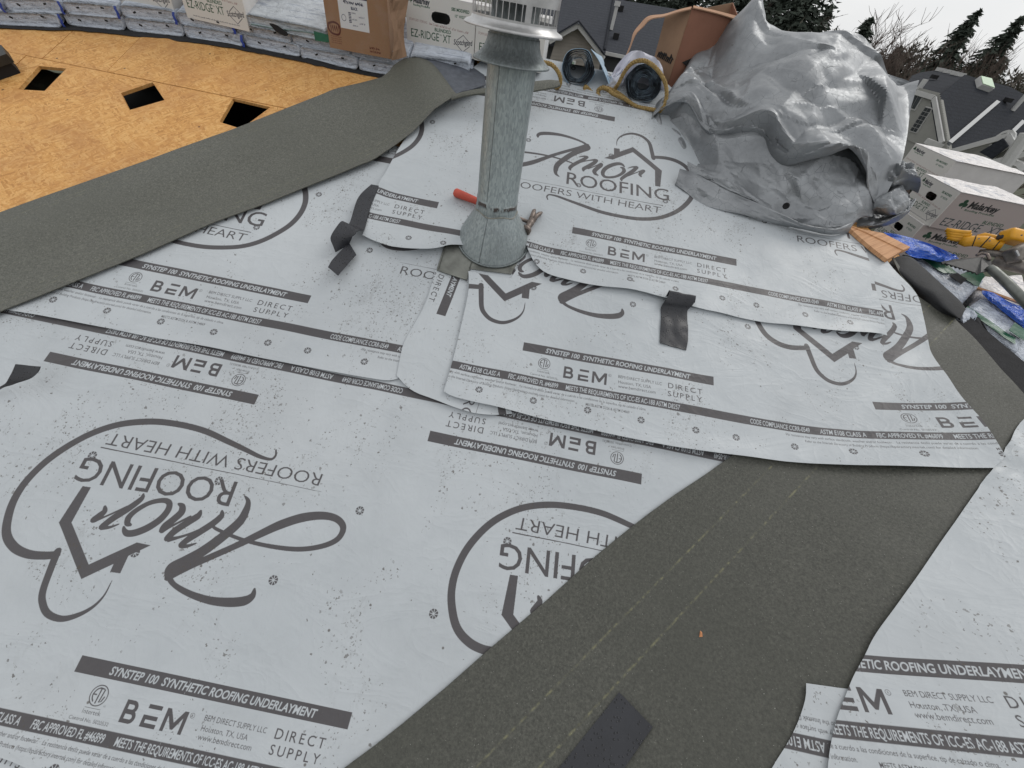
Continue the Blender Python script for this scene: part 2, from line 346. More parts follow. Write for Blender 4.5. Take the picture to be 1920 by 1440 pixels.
def simple(name, col, rough=0.6, metal=0.0, var=0.0, vscale=8.0, bstr=0.0, bscale=60.0, spec=0.5):
    m, nt, b = new_mat(name)
    c = col
    p = objc(nt)
    if var > 0:
        c = mix(nt, tuple(x * (1 - var) for x in col), tuple(min(1, x * (1 + var)) for x in col), ramp(nt, nz(nt, p, vscale, 5, .6), (.3, 0.0), (.7, 1.0)))
    setin(nt, b.inputs['Base Color'], c)
    b.inputs['Roughness'].default_value = rough; b.inputs['Metallic'].default_value = metal
    b.inputs['Specular IOR Level'].default_value = spec
    if bstr > 0: setin(nt, b.inputs['Normal'], bump(nt, nz(nt, p, bscale, 4, .6), bstr, .004))
    return m

# ------------------------------------------------------------------ flat print: rasterised once, in the script
_font_cache = {}
def text_tris(txt, bold=0.0, shear=0.0, space=1.0):
    key = (txt, bold, shear, space)
    if key in _font_cache: return _font_cache[key]
    cu = bpy.data.curves.new('print_text', 'FONT')
    cu.body = txt; cu.size = 1.0; cu.shear = shear; cu.space_character = space
    cu.resolution_u = 3
    cu.offset = bold
    o = bpy.data.objects.new('print_text', cu); COL.objects.link(o)
    dg = bpy.context.evaluated_depsgraph_get()
    me = o.evaluated_get(dg).to_mesh()
    me.calc_loop_triangles()
    nv = len(me.vertices)
    co = np.zeros(nv * 3); me.vertices.foreach_get('co', co); co = co.reshape(-1, 3)[:, :2]
    tr = np.zeros(len(me.loop_triangles) * 3, dtype=np.int32); me.loop_triangles.foreach_get('vertices', tr)
    T = co[tr.reshape(-1, 3)].copy() if nv else np.zeros((0, 3, 2))
    o.evaluated_get(dg).to_mesh_clear()
    bpy.data.objects.remove(o); bpy.data.curves.remove(cu)
    _font_cache[key] = T
    return T

def cap_height():
    T = text_tris('H'); return T[..., 1].max()

class Canvas:
    """ink mask(s) in metres; x to the right, y up"""
    def __init__(s, x0, y0, w, h, res, ss=2, wrap=False):
        s.x0, s.y0, s.w, s.h, s.k = x0, y0, w, h, ss / res
        s.W, s.H = int(round(w * s.k / ss)) * ss, int(round(h * s.k / ss)) * ss
        s.kx, s.ky = s.W / w, s.H / h
        s.ss, s.wrap = ss, wrap
        s.a = np.zeros((s.H, s.W), np.float32)
        s.tf = lambda p: p
    def tri(s, T, val=1.0):
        """T: (n,3,2) in metres"""
        T = np.asarray(T, float)
        sh = T.shape
        T = s.tf(T.reshape(-1, 2)).reshape(sh)
        offs = (-s.w, 0, s.w) if s.wrap else (0,)
        for o in offs:
            P = np.empty_like(T)
            P[..., 0] = (T[..., 0] + o - s.x0) * s.kx; P[..., 1] = (T[..., 1] - s.y0) * s.ky
            if P[..., 0].max() < 0 or P[..., 0].min() > s.W: continue
            lo = np.floor(P.min(1)).astype(int); hi = np.ceil(P.max(1)).astype(int)
            for t, l, h_ in zip(P, lo, hi):
                xa, ya = max(l[0], 0), max(l[1], 0); xb, yb = min(h_[0] + 1, s.W), min(h_[1] + 1, s.H)
                if xa >= xb or ya >= yb: continue
                X = np.arange(xa, xb)[None, :] + .5; Y = np.arange(ya, yb)[:, None] + .5
                (ax, ay), (bx, by), (cx, cy) = t
                e0 = (bx - ax) * (Y - ay) - (by - ay) * (X - ax)
                e1 = (cx - bx) * (Y - by) - (cy - by) * (X - bx)
                e2 = (ax - cx) * (Y - cy) - (ay - cy) * (X - cx)
                m = ((e0 >= 0) & (e1 >= 0) & (e2 >= 0)) | ((e0 <= 0) & (e1 <= 0) & (e2 <= 0))
                s.a[ya:yb, xa:xb][m] = val
    def poly(s, pts, val=1.0):
        from mathutils.geometry import tessellate_polygon
        ids = tessellate_polygon([[Vector((p[0], p[1], 0)) for p in pts]])
        s.tri([[pts[i] for i in t] for t in ids], val)
    def rect(s, x0, y0, x1, y1, val=1.0): s.poly([(x0, y0), (x1, y0), (x1, y1), (x0, y1)], val)
    def stroke(s, pts, wid, val=1.0, smooth=True):
        p = np.array(pts, float); n = len(p)
        w = np.array(wid, float) if isinstance(wid, (list, tuple)) else np.full(n, float(wid))
        if smooth and n > 2:
            q, ww = [], []
            for i in range(n - 1):
                p0, p1, p2, p3 = p[max(i - 1, 0)], p[i], p[i + 1], p[min(i + 2, n - 1)]
                for t in np.linspace(0, 1, 8, endpoint=False):
                    q.append(.5 * ((2 * p1) + (-p0 + p2) * t + (2 * p0 - 5 * p1 + 4 * p2 - p3) * t * t + (-p0 + 3 * p1 - 3 * p2 + p3) * t ** 3))
                    ww.append(w[i] * (1 - t) + w[i + 1] * t)
            q.append(p[-1]); ww.append(w[-1]); p, w = np.array(q), np.array(ww)
        T = []
        d = np.gradient(p, axis=0); d /= np.maximum(np.linalg.norm(d, axis=1, keepdims=True), 1e-9)
        nr = np.stack([-d[:, 1], d[:, 0]], 1)
        L, R = p + nr * w[:, None] / 2, p - nr * w[:, None] / 2
        for i in range(len(p) - 1):
            T += [[L[i], R[i], R[i + 1]], [L[i], R[i + 1], L[i + 1]]]
        for i in ((0, len(p) - 1) if True else ()):
            for k in range(8):
                a, b = 2 * math.pi * k / 8, 2 * math.pi * (k + 1) / 8
                T.append([p[i], p[i] + w[i] / 2 * np.array((math.cos(a), math.sin(a))), p[i] + w[i] / 2 * np.array((math.cos(b), math.sin(b)))])
        s.tri(T, val)
    def ring(s, c, r, wid, val=1.0):
        s.stroke([(c[0] + r * math.cos(a), c[1] + r * math.sin(a)) for a in np.linspace(0, 2 * math.pi, 41)], wid, val, False)
    def disc(s, c, r, val=1.0, n=20):
        s.poly([(c[0] + r * math.cos(a), c[1] + r * math.sin(a)) for a in np.linspace(0, 2 * math.pi, n, endpoint=False)], val)
    def text(s, txt, a, b=None, top=None, cap=None, bold=0.0, shear=0.0, space=1.0, val=1.0, width=None):
        """a baseline start; b baseline end (fits the width); top: point above a at cap height"""
        T = text_tris(txt, bold, shear, space)
        if not len(T): return
        ch = cap_height(); x0, x1 = T[..., 0].min(), T[..., 0].max()
        a = np.array(a, float)
        if b is None: b = a + np.array((width if width else (x1 - x0) * cap / ch, 0))
        b = np.array(b, float)
        ux = (b - a) / (x1 - x0)
        if top is not None: uy = (np.array(top, float) - a) / ch
        else:
            e = ux / np.linalg.norm(ux); uy = np.array((-e[1], e[0])) * cap / ch
        Q = a + (T[..., 0:1] - x0) * ux + T[..., 1:2] * uy
        s.tri(Q, val)
    def spaced(s, txt, x0, x1, y, cap, bold=0.0, val=1.0):
        n = len(txt); T = [text_tris(c, bold) for c in txt]; ch = cap_height()
        ws = [(t[..., 0].max() - t[..., 0].min()) * cap / ch for t in T]
        gap = (x1 - x0 - sum(ws)) / (n - 1); x = x0
        for c, w_ in zip(txt, ws):
            s.text(c, (x, y), (x + w_, y), cap=cap, bold=bold, val=val); x += w_ + gap
    def scrib(s, x0, x1, y, cap, seed=0, y1=None, bold=.16):
        """print too small to read: uneven upright ticks in word-sized runs"""
        r = random.Random(seed * 77 + int(x0 * 1e4) + int(y * 1e4)); x = x0; y1 = y if y1 is None else y1
        while x < x1 - cap * .4:
            for _ in range(r.randint(3, 8)):
                if x > x1: break
                yy = y + (y1 - y) * (x - x0) / (x1 - x0); h = cap * r.choice((.65, .7, 1, 1)); w = cap * r.uniform(.3, .5)
                k = r.random()
                if k < .5: s.stroke([(x, yy), (x, yy + h), (x + w, yy + h * r.random())], cap * bold, smooth=False)
                elif k < .8: s.ring((x + w / 2, yy + h / 2), w / 2, cap * bold)
                else: s.stroke([(x, yy), (x + w, yy + h)], cap * bold, smooth=False)
                x += w + cap * .22
            x += cap * .5
    def result(s):
        k = s.ss
        return s.a.reshape(s.H // k, k, s.W // k, k).mean((1, 3))

def make_image(name, rgb, noncolor=False):
    """rgb: (H,W) mask or (H,W,3) sRGB 0..1, row 0 at the bottom"""
    if rgb.ndim == 2: rgb = np.repeat(rgb[..., None], 3, 2)
    h, w = rgb.shape[:2]
    im = bpy.data.images.new(name, w, h, alpha=False)
    if noncolor: im.colorspace_settings.name = 'Non-Color'
    px = np.ones((h, w, 4), np.float32); px[..., :3] = rgb
    im.pixels.foreach_set(px.ravel()); im.update(); im.pack()
    return im

# ---- the underlayment's repeating print
PER, FVW, CU, VB, SW = G['P'], G['FV'], G['CU'], -0.27, G['FV'] + 0.54
def underlay_print():
    cv = Canvas(0, VB, PER, SW, 0.0009, 2, True)
    F = G['feat']; tx = G['txt']; lg = G['logo']
    ident = lambda p: p
    turn = lambda p: np.stack([CU - p[:, 0], FVW - p[:, 1]], 1)
    def aster(x, y, r=.0118):
        for k in range(8):
            a = 2 * math.pi * (k + .5) / 8
            d = np.array((math.cos(a), math.sin(a))); n = np.array((-d[1], d[0]))
            c = np.array((x, y))
            cv.poly([c + d * r * .20, c + d * r * .94 + n * r * .325, c + d * r * 1.02, c + d * r * .94 - n * r * .325])
    for tf in (ident, turn):
        cv.tf = tf
        cv.rect(0, -.0334, F['STR'][0], 0)
        cv.text('SYNSTEP 100  SYNTHETIC ROOFING UNDERLAYMENT', (tx['syn'][0][0], -.0252), (tx['syn'][1][0], -.0252), cap=.0165, bold=.020, shear=.22, val=0)
        for k in range(-1, 2):
            pass
        cv.rect(0, -.1533, PER, -.1238)
        for s_, u0, wd in (('CODE COMPLIANCE CCRR-0549', F['COD'][0], .197), ('ASTM E108 CLASS A', F['AST'][0], .137),
                           ('FBC APPROVED FL #46899', F['FBC'][0], .169), ('MEETS THE REQUIREMENTS OF ICC-ES AC-188 ASTM D8257', F['MEE'][0], .3856)):
            cv.text(s_, (u0, -.1474), (u0 + wd, -.1474), cap=.0165, bold=.010, shear=.10, val=0)
        # BEM
        t, b_ = F['BTL'][1], F['BBL'][1]; m_ = (t + b_) / 2; w = .0082
        x = .15
        cv.rect(x, b_, x + w, t)
        for y0_, y1_, rx in ((m_ - w * .45, t, .031), (b_, m_ + w * .45, .034)):
            yc, ry = (y0_ + y1_) / 2, (y1_ - y0_) / 2 - w / 2; xc = x + rx - ry - w / 2
            cv.stroke([(x + w * .5, yc + ry), (xc, yc + ry)] + [(xc + ry * math.sin(a_), yc + ry * math.cos(a_)) for a_ in np.linspace(.15, math.pi - .15, 9)] + [(xc, yc - ry), (x + w * .5, yc - ry)], w, smooth=False)
        x = .2
        cv.rect(x + .004, t - w, x + .036, t)
        cv.rect(x, m_ - w + .001, x + .034, m_ + .001); cv.rect(x, b_, x + .036, b_ + w); cv.rect(x, b_, x + w, m_)
        x0_, x1_ = .2475, .298
        cv.rect(x0_, b_, x0_ + w, t); cv.rect(x1_ - w, b_, x1_, t)
        cv.poly([(x0_, t), (x0_ + w * 1.15, t), ((x0_ + x1_) / 2, b_ + .019), (x1_ - w * 1.15, t), (x1_, t), ((x0_ + x1_) / 2 + .003, b_ + .006), ((x0_ + x1_) / 2 - .003, b_ + .006)])
        cv.ring((.3075, t - .005), .0048, .0009); cv.text('R', (.3058, t - .0074), cap=.0048)
        # listing mark
        c = F['ETL']; c = (c[0], c[1] + .002)
        cv.ring(c, .0198, .0022)
        cv.stroke([(c[0] - .0015, c[1] + .0145), (c[0] - .009, c[1] + .011), (c[0] - .0138, c[1] + .002), (c[0] - .0125, c[1] - .006), (c[0] - .008, c[1] - .012)], .0028)
        cv.stroke([(c[0] - .013, c[1] + .001), (c[0] - .006, c[1] + .001)], .0026, smooth=False)
        cv.stroke([(c[0] - .004, c[1] + .0142), (c[0] + .006, c[1] + .0135)], .0028, smooth=False)
        cv.stroke([(c[0], c[1] + .014), (c[0] - .001, c[1] - .0145)], .003, smooth=False)
        cv.stroke([(c[0] + .0085, c[1] + .012), (c[0] + .006, c[1] - .0125), (c[0] + .011, c[1] - .0095), (c[0] + .0138, c[1] - .001)], .003, smooth=False)
        cv.text('us', (c[0] + .021, c[1] - .0185), cap=.0045)
        cv.rect(c[0] - .019, c[1] - .0252, c[0] + .0185, c[1] - .0243)
        cv.text('Intertek', (.0612, -.1025), (.1043, -.1025), cap=.0082)
        cv.text('Control No. 5020532', (.0387, -.1172), (.1317, -.1172), cap=.0068)
        cv.text('BEM DIRECT SUPPLY LLC', (.3365, -.0712), (.4855, -.0712), cap=.0108)
        cv.text('Houston, TX, USA', (.3375, -.0905), (.4492, -.0905), cap=.0108)
        cv.text('www.bemdirect.com', (.3381, -.1068), (.465, -.1068), cap=.0112)
        cv.spaced('DIRECT', .5075, .626, -.0768, .0195, .006); cv.spaced('SUPPLY', .5065, .6244, -.1062, .0185, .006)
        cv.text('Slip resistance may vary with surface conditions, weather and/or footwear.   La resistencia desliz puede variar de a cuerdo a las condiciones de la superfice, tip de calzado o clima.', (-.3096, -.1688), (.4355, -.1722), cap=.0085, bold=.004, shear=.1)
        cv.text('Refer to the Intertek Directory of Building Products (https://bpdirectory.intertek.com) for detailed information.', (-.25, -.1858), (.199, -.188), cap=.0085, bold=.004, shear=.1)
        cv.text('MEETS ASTM D226 & ASTM D4869', (.2353, -.1925), (.3811, -.1922), cap=.009, bold=.006)
        for u in (-.1162, .0638, .2433, .4205, .602, .7354, .925): aster(u, -.2075)
    cv.tf = ident
    for u, v in G['ast_mid']: aster(u, v)
    bw = .0158
    def st(k, wk, f=1.0):
        cv.stroke(lg[k], [bw * f * x for x in (lg[wk] if isinstance(wk, str) else wk)])
    st('oval', 'oval_w'); st('small', 'small_w')
    cv.poly(lg['house'])
    for k, wk in (('A1', 'A1w'), ('A2', 'A2w'), ('A3', 'A3w'), ('m1', 'm1w'), ('m1c', 'm1cw'), ('m2', 'm2w'), ('m2c', 'm2cw'), ('m3', 'm3w'), ('m3c', 'm3cw'), ('o', 'ow'), ('r1', 'r1w'), ('r2', 'r2w'), ('r3', 'r3w'), ('r4', 'r4w')):
        st(k, wk, 0.98)
    a, b_, t = lg['ROOF']; cv.text('ROOFING', a, b_, t, bold=.004)
    a, b_, t = lg['HEART']; cv.text('ROOFERS WITH HEART', a, b_, t, bold=-.004)
    cv.stroke(lg['line'], [.0012, .003, ] if len(lg['line']) == 2 else .002, smooth=False)
    return make_image('underlay_print', cv.result(), True)

UNDER_IMG = underlay_print()

# ---- printed cartons
GREEN = (.06, .22, .13); BLACK = (.06, .06, .065)
def layer(base, cv, col):
    m = cv.result()[..., None]; return base * (1 - m) + np.array(col) * m
def clover(cv, x, y, r):
    for k in range(3):
        a = R_(90 + 120 * k); cv.disc((x + r * .55 * math.cos(a), y + r * .55 * math.sin(a)), r * .5, n=12)
    cv.stroke([(x, y), (x + r * .3, y - r * 1.1)], r * .22, smooth=False)
def carton_front(name, white=(.80, .79, .77)):
    w, h, res = .315, .185, .0011
    def C(): return Canvas(0, 0, w, h, res, 2)
    c = C(); img = np.ones((c.H // 2, c.W // 2, 3)) * np.array(white)
    c.text('Malarkey', (.034, .152), (.108, .152), cap=.019, bold=.03, shear=.15)
    c.scrib(.035, .27, .011, .0046, 1)
    cx, cy = .262, .042
    c.stroke([(cx - .03, cy + .012), (cx, cy + .034), (cx + .03, cy + .012), (cx + .03, cy - .002), (cx, cy - .024), (cx - .03, cy - .002)], .002, smooth=False)
    c.text('Scotchgard', (cx - .043, cy - .004), (cx + .045, cy + .004), cap=.018, bold=.012, shear=.2)
    img = layer(img, c, (.16, .17, .2))
    c = C(); c.text('EZ-RIDGE', (.020, .038), (.150, .038), cap=.027, bold=-.002); c.text('XT', (.168, .038), (.205, .038), cap=.027, bold=-.002)
    c.text('BLENDED', (.13, .071), (.205, .071), cap=.0115, bold=.008); c.text('TM', (.152, .058), cap=.005)
    clover(c, .02, .163, .011); c.text('Roofing Products', (.034, .142), (.108, .142), cap=.0065, bold=.01)
    c.text('SBS MODIFIED', (.205, .150), (.285, .150), cap=.0100, bold=.02)
    c.text('10" WIDTH', (.222, .130), (.277, .130), cap=.0095)
    img = layer(img, c, GREEN)
    c = C(); c.text('STORM GREY STERLING', (.012, .093), (.095, .090), cap=.008, bold=-.01); c.scrib(.105, .20, .089, .008, 2, .086); c.scrib(.21, .285, .086, .008, 3, .083)
    img = layer(img, c, (.52, .38, .37))
    return make_image(name, np.clip(img + np.random.default_rng(2).normal(0, .006, img.shape), 0, 1))
def carton_side(name):
    w, h, res = .42, .2, .0015
    def C(): return Canvas(0, 0, w, h, res, 2)
    c = C(); img = np.ones((c.H // 2, c.W // 2, 3)) * np.array((.66, .615, .60))
    c.text('Malarkey', (.09, .135), (.25, .135), cap=.034, bold=.035, shear=.15); img = layer(img, c, BLACK)
    c = C(); clover(c, .062, .15, .022); c.text('Roofing Products', (.09, .117), (.25, .117), cap=.009, bold=.01)
    c.text('BLENDED', (.23, .07), (.34, .07), cap=.018, bold=.006); img = layer(img, c, GREEN)
    c = C(); c.text('EZ-RIDGE', (.035, .02), (.25, .02), cap=.045, bold=-.002); c.text('XT', (.29, .02), (.36, .02), cap=.045, bold=-.002); img = layer(img, c, (.2, .24, .25))
    return make_image(name, np.clip(img + np.random.default_rng(3).normal(0, .008, img.shape), 0, 1))
def brown_front(name):
    w, h, res = .30, .22, .0012
    def C(): return Canvas(0, 0, w, h, res, 2)
    c = C(); img = np.ones((c.H // 2, c.W // 2, 3)) * np.array((.56, .43, .32))
    c.stroke([(.008, .082), (.035, .089), (.058, .082), (.062, .064), (.05, .050), (.02, .052), (.006, .066), (.008, .082)], .007)
    for k in range(4): c.stroke([(.016 + .01 * k, .078), (.02 + .01 * k, .058), (.026 + .01 * k, .078)], .004, smooth=False)
    for k in range(4): c.scrib(.012, .064, .040 - .007 * k, .0042, k)
    c.scrib(.20, .25, .022, .008, 4, bold=.3); c.scrib(.20, .255, .011, .008, 5, bold=.3)
    img = layer(img, c, (.33, .16, .12))
    c = C(); c.rect(.068, .076, .206, .30); img = layer(img, c, (.80, .80, .80))
    c = C(); c.rect(.068, .176, .206, .3); c.scrib(.095, .192, .157, .010, 6, bold=.26); c.text('BLACK', (.128, .140), (.158, .140), cap=.009, bold=.02)
    for k in range(7): c.rect(.112, .098 + .005 * k, .124, .1005 + .005 * k)
    for k in range(5): c.scrib(.128 + .034 * (k % 2), .152 + .034 * (k % 2), .128 - .010 * k, .005, k)
    c.ring((.088, .11), .01, .0012)
    img = layer(img, c, (.12, .13, .2))
    return make_image(name, np.clip(img + np.random.default_rng(4).normal(0, .012, img.shape), 0, 1))
def wrap_print(name, green=False):
    """bundle wrapper: faint black lettering in rows, smeared"""
    w, h, res = .5, .1, .0012
    c = Canvas(0, 0, w, h, res, 2); r = np.random.default_rng(5)
    for row in range(3):
        c.scrib(.02 + .03 * row, .44, .018 + .026 * row, .013 + .004 * (row == 1), row, .022 + .026 * row, .24)
    m = c.result()
    n = r.random((m.shape[0] // 6 + 2, m.shape[1] // 10 + 2)); n = np.kron(n, np.ones((6, 10)))[:m.shape[0], :m.shape[1]]
    m = m * (n > .35) * .85
    return make_image(name, m, True)
IMG_FRONT = carton_front('carton_front_print')
IMG_SIDE = carton_side('carton_side_print')
IMG_BROWN = brown_front('brown_front_print')
IMG_WRAP = wrap_print('wrap_print')

# ------------------------------------------------------------------ materials
def mat_underlay():
    m, nt, b = new_mat('underlayment')
    uv, p = uvc(nt), pos(nt)
    im = image_node(nt, UNDER_IMG, uv)
    n1 = nz(nt, p, 1.3, 3); n2 = nz(nt, p, 9, 5, .65)
    base = mix(nt, (.435, .468, .492), (.50, .53, .552), ramp(nt, n1, (.3, 0.0), (.7, 1.0)))
    base = mix(nt, base, (.37, .40, .425), mth(nt, 'MULTIPLY', ramp(nt, n2, (.5, 0.0), (.8, 1.0)), .35))
    # worn print: the ink breaks up a little
    wear = ramp(nt, nz(nt, p, 150, 4, .7), (.22, .88), (.36, 1.0))
    ink = mth(nt, 'MULTIPLY', im.outputs['Color'], wear)
    inkc = mix(nt, (.062, .058, .062), (.088, .083, .088), n2)
    col = mix(nt, base, inkc, ink)
    # footprints and grit: specks gathered in patches
    patch = ramp(nt, nz(nt, mapping(nt, p, (1.3, .8, 1), (0, 0, .5)), 3.3, 5, .66, .9), (.49, 0.0), (.66, 1.0))
    wp_ = nt.nodes.new('ShaderNodeVectorMath'); wp_.operation = 'MULTIPLY_ADD'
    nt.links.new(nz(nt, p, 140, 3, .6, out='Color'), wp_.inputs[0]); wp_.inputs[1].default_value = (.013, .013, .013); nt.links.new(p, wp_.inputs[2])
    p2 = wp_.outputs[0]
    d = None
    for sc_, r0_, w_ in ((48.0, .15, .50), (95.0, .24, .62), (180.0, .34, .66)):
        vd = vor(nt, p2, sc_)
        vc = nt.nodes.new('ShaderNodeSeparateColor'); nt.links.new(N(nt, 'ShaderNodeTexVoronoi', 'Color', Vector=p2, Scale=sc_), vc.inputs[0])
        here = mth(nt, 'GREATER_THAN', mth(nt, 'ADD', vc.outputs[0], mth(nt, 'MULTIPLY', patch, w_)), 1.0 + .02 * w_)
        size = mth(nt, 'ADD', mth(nt, 'MULTIPLY', vc.outputs[1], r0_), .08)
        dot = mth(nt, 'MULTIPLY', mth(nt, 'LESS_THAN', vd, size), here)
        dot = mth(nt, 'MULTIPLY', dot, mth(nt, 'ADD', mth(nt, 'MULTIPLY', vc.outputs[2], .6), .4))
        d = dot if d is None else mth(nt, 'MAXIMUM', d, dot)
    smear = ramp(nt, nz(nt, mapping(nt, p, (1, .3, 1), (0, 0, -.45)), 26, 6, .75, 1.2), (.52, 0.0), (.75, 1.0))
    d = mth(nt, 'MAXIMUM', d, mth(nt, 'MULTIPLY', mth(nt, 'MULTIPLY', patch, smear), .42))
    d = mth(nt, 'MAXIMUM', d, mth(nt, 'MULTIPLY', ramp(nt, nz(nt, p, 1.9, 6, .7), (.48, 0.0), (.8, 1.0)), .16))
    lone = ramp(nt, vor(nt, p, 13), (.03, 1.0), (.055, 0.0))
    keep = ramp(nt, N(nt, 'ShaderNodeTexVoronoi', 'Color', Vector=p, Scale=13.0), (.62, 0.0), (.64, 1.0))
    d = mth(nt, 'MAXIMUM', d, mth(nt, 'MULTIPLY', lone, keep))
    col = mix(nt, col, (.075, .062, .05), mth(nt, 'MULTIPLY', d, .8))
    setin(nt, b.inputs['Base Color'], col)
    setin(nt, b.inputs['Roughness'], ramp(nt, n2, (.3, .40), (.7, .56)))
    b.inputs['Specular IOR Level'].default_value = .45
    h2 = bump(nt, nz(nt, p, 18, 5, .6), .20, .006)
    wr = nz(nt, mapping(nt, p, (1.0, 2.2, 1.0), (0, 0, .25)), 3.4, 4, .55, .7)
    wr = mth(nt, 'POWER', mth(nt, 'SUBTRACT', 1.0, mth(nt, 'MULTIPLY', mth(nt, 'ABSOLUTE', mth(nt, 'SUBTRACT', wr, .5)), 5.0), True), 3.0)
    wr2 = nz(nt, mapping(nt, p, (1.6, 1.0, 1.0), (0, 0, -.7)), 8.0, 3, .55, .6)
    wr2 = mth(nt, 'POWER', mth(nt, 'SUBTRACT', 1.0, mth(nt, 'MULTIPLY', mth(nt, 'ABSOLUTE', mth(nt, 'SUBTRACT', wr2, .5)), 6.0), True), 3.0)
    h3 = bump(nt, mth(nt, 'ADD', wr, mth(nt, 'MULTIPLY', wr2, .45)), .17, .006, h2)
    setin(nt, b.inputs['Normal'], h3)
    return m

def mat_membrane(name='granular_membrane', light=1.0, lines=(.475, .565), lstr=1.0):
    m, nt, b = new_mat(name)
    uv, p = uvc(nt), pos(nt)
    k = lambda c: tuple(x * light for x in c)
    g = nz(nt, p, 170, 4, .8); g2 = nz(nt, p, 95, 5, .78); g3 = nz(nt, p, 2.2, 4)
    col = mix(nt, k((.040, .041, .034)), k((.096, .097, .082)), ramp(nt, g, (.36, 0.0), (.66, 1.0)))
    col = mix(nt, col, k((.135, .135, .115)), mth(nt, 'MULTIPLY', ramp(nt, g2, (.50, 0.0), (.70, 1.0)), .65))
    col = mix(nt, col, k((.055, .057, .046)), mth(nt, 'MULTIPLY', ramp(nt, g3, (.4, 0.0), (.7, 1.0)), .45))
    fl = ramp(nt, nz(nt, p, 340, 1), (.775, 0.0), (.79, 1.0))
    col = mix(nt, col, (.5, .5, .47), mth(nt, 'MULTIPLY', fl, .7))
    # two faint laying lines (v runs across the strip)
    sep = nt.nodes.new('ShaderNodeSeparateXYZ'); nt.links.new(uv, sep.inputs[0])
    ln = None
    for c0 in lines:
        d_ = mth(nt, 'ABSOLUTE', mth(nt, 'SUBTRACT', sep.outputs['Y'], c0))
        t = ramp(nt, d_, (.0012, 1.0), (.0034, 0.0)); ln = t if ln is None else mth(nt, 'MAXIMUM', ln, t)
    brk = ramp(nt, nz(nt, p, 60, 3), (.46, .04 * lstr), (.64, .50 * lstr))
    col = mix(nt, col, k((.30, .29, .15)), mth(nt, 'MULTIPLY', ln, brk))
    setin(nt, b.inputs['Base Color'], col)
    setin(nt, b.inputs['Roughness'], ramp(nt, g2, (.3, .46), (.7, .68)))
    b.inputs['Specular IOR Level'].default_value = .45
    setin(nt, b.inputs['Normal'], bump(nt, g, .35, .0015, bump(nt, g2, .2, .003)))
    return m

def mat_osb():
    m, nt, b = new_mat('oriented_strand_board')
    uv = N(nt, 'ShaderNodeTexCoord', 'UV')
    col = None
    wn = nz(nt, uv, 3.0, 4)
    uvd = N(nt, 'ShaderNodeVectorMath', 0, {'operation': 'ADD'})
    warp = nt.nodes.new('ShaderNodeVectorMath'); warp.operation = 'MULTIPLY_ADD'
    nt.links.new(nz(nt, uv, 7, 2, out='Color'), warp.inputs[0]); warp.inputs[1].default_value = (.05, .05, 0); nt.links.new(uv, warp.inputs[2])
    wv = warp.outputs[0]
    cols = []
    for i, (ang, sc) in enumerate(((.12, (20, 100, 1)), (1.05, (25, 120, 1)), (-.8, (22, 110, 1)), (2.35, (28, 140, 1)), (.5, (34, 170, 1)))):
        rot = mapping(nt, wv, (1, 1, 1), (0, 0, ang)); mp = mapping(nt, rot, sc, (0, 0, 0), (i * 3.1, i * 1.7, 0))
        c = N(nt, 'ShaderNodeTexVoronoi', 'Color', Vector=mp, Scale=1.0)
        s = nt.nodes.new('ShaderNodeSeparateColor'); nt.links.new(c, s.inputs[0]); cols.append(s.outputs)
    a = mix(nt, cols[0][0], cols[1][0], ramp(nt, cols[0][1], (.45, 0.0), (.55, 1.0)))
    a = mix(nt, a, cols[2][0], ramp(nt, cols[1][1], (.55, 0.0), (.6, 1.0)))
    a = mix(nt, a, cols[3][0], ramp(nt, cols[2][1], (.55, 0.0), (.6, 1.0)))
    a = mix(nt, a, cols[4][0], ramp(nt, cols[3][1], (.6, 0.0), (.64, 1.0)))
    a = mix(nt, a, nz(nt, mapping(nt, wv, (5, 14, 1), (0, 0, .2)), 1.0, 5, .7), .45)
    col = ramp(nt, a, (.1, (.38, .165, .04)), (.35, (.60, .30, .085)), (.55, (.68, .365, .115)), (.75, (.76, .45, .165)), (.95, (.55, .27, .075)))
    grain = nz(nt, mapping(nt, uv, (30, 160, 1), (0, 0, .2)), 3, 4, .6)
    col = mix(nt, col, (.46, .22, .07), mth(nt, 'MULTIPLY', ramp(nt, grain, (.45, 0.0), (.8, 1.0)), .75))
    dark = ramp(nt, nz(nt, uv, 3.4, 6, .7), (.46, 0.0), (.72, 1.0))
    col = mix(nt, col, (.42, .19, .065), mth(nt, 'MULTIPLY', dark, .75))
    sp = ramp(nt, vor(nt, uv, 16), (.055, 1.0), (.085, 0.0))
    spk = ramp(nt, N(nt, 'ShaderNodeTexVoronoi', 'Color', Vector=uv, Scale=16.0), (.6, 0.0), (.62, 1.0))
    col = mix(nt, col, (.075, .04, .02), mth(nt, 'MULTIPLY', mth(nt, 'MULTIPLY', sp, spk), .85))
    setin(nt, b.inputs['Base Color'], col)
    b.inputs['Roughness'].default_value = .72
    setin(nt, b.inputs['Normal'], bump(nt, a, .25, .002, bump(nt, grain, .2, .001)))
    return m

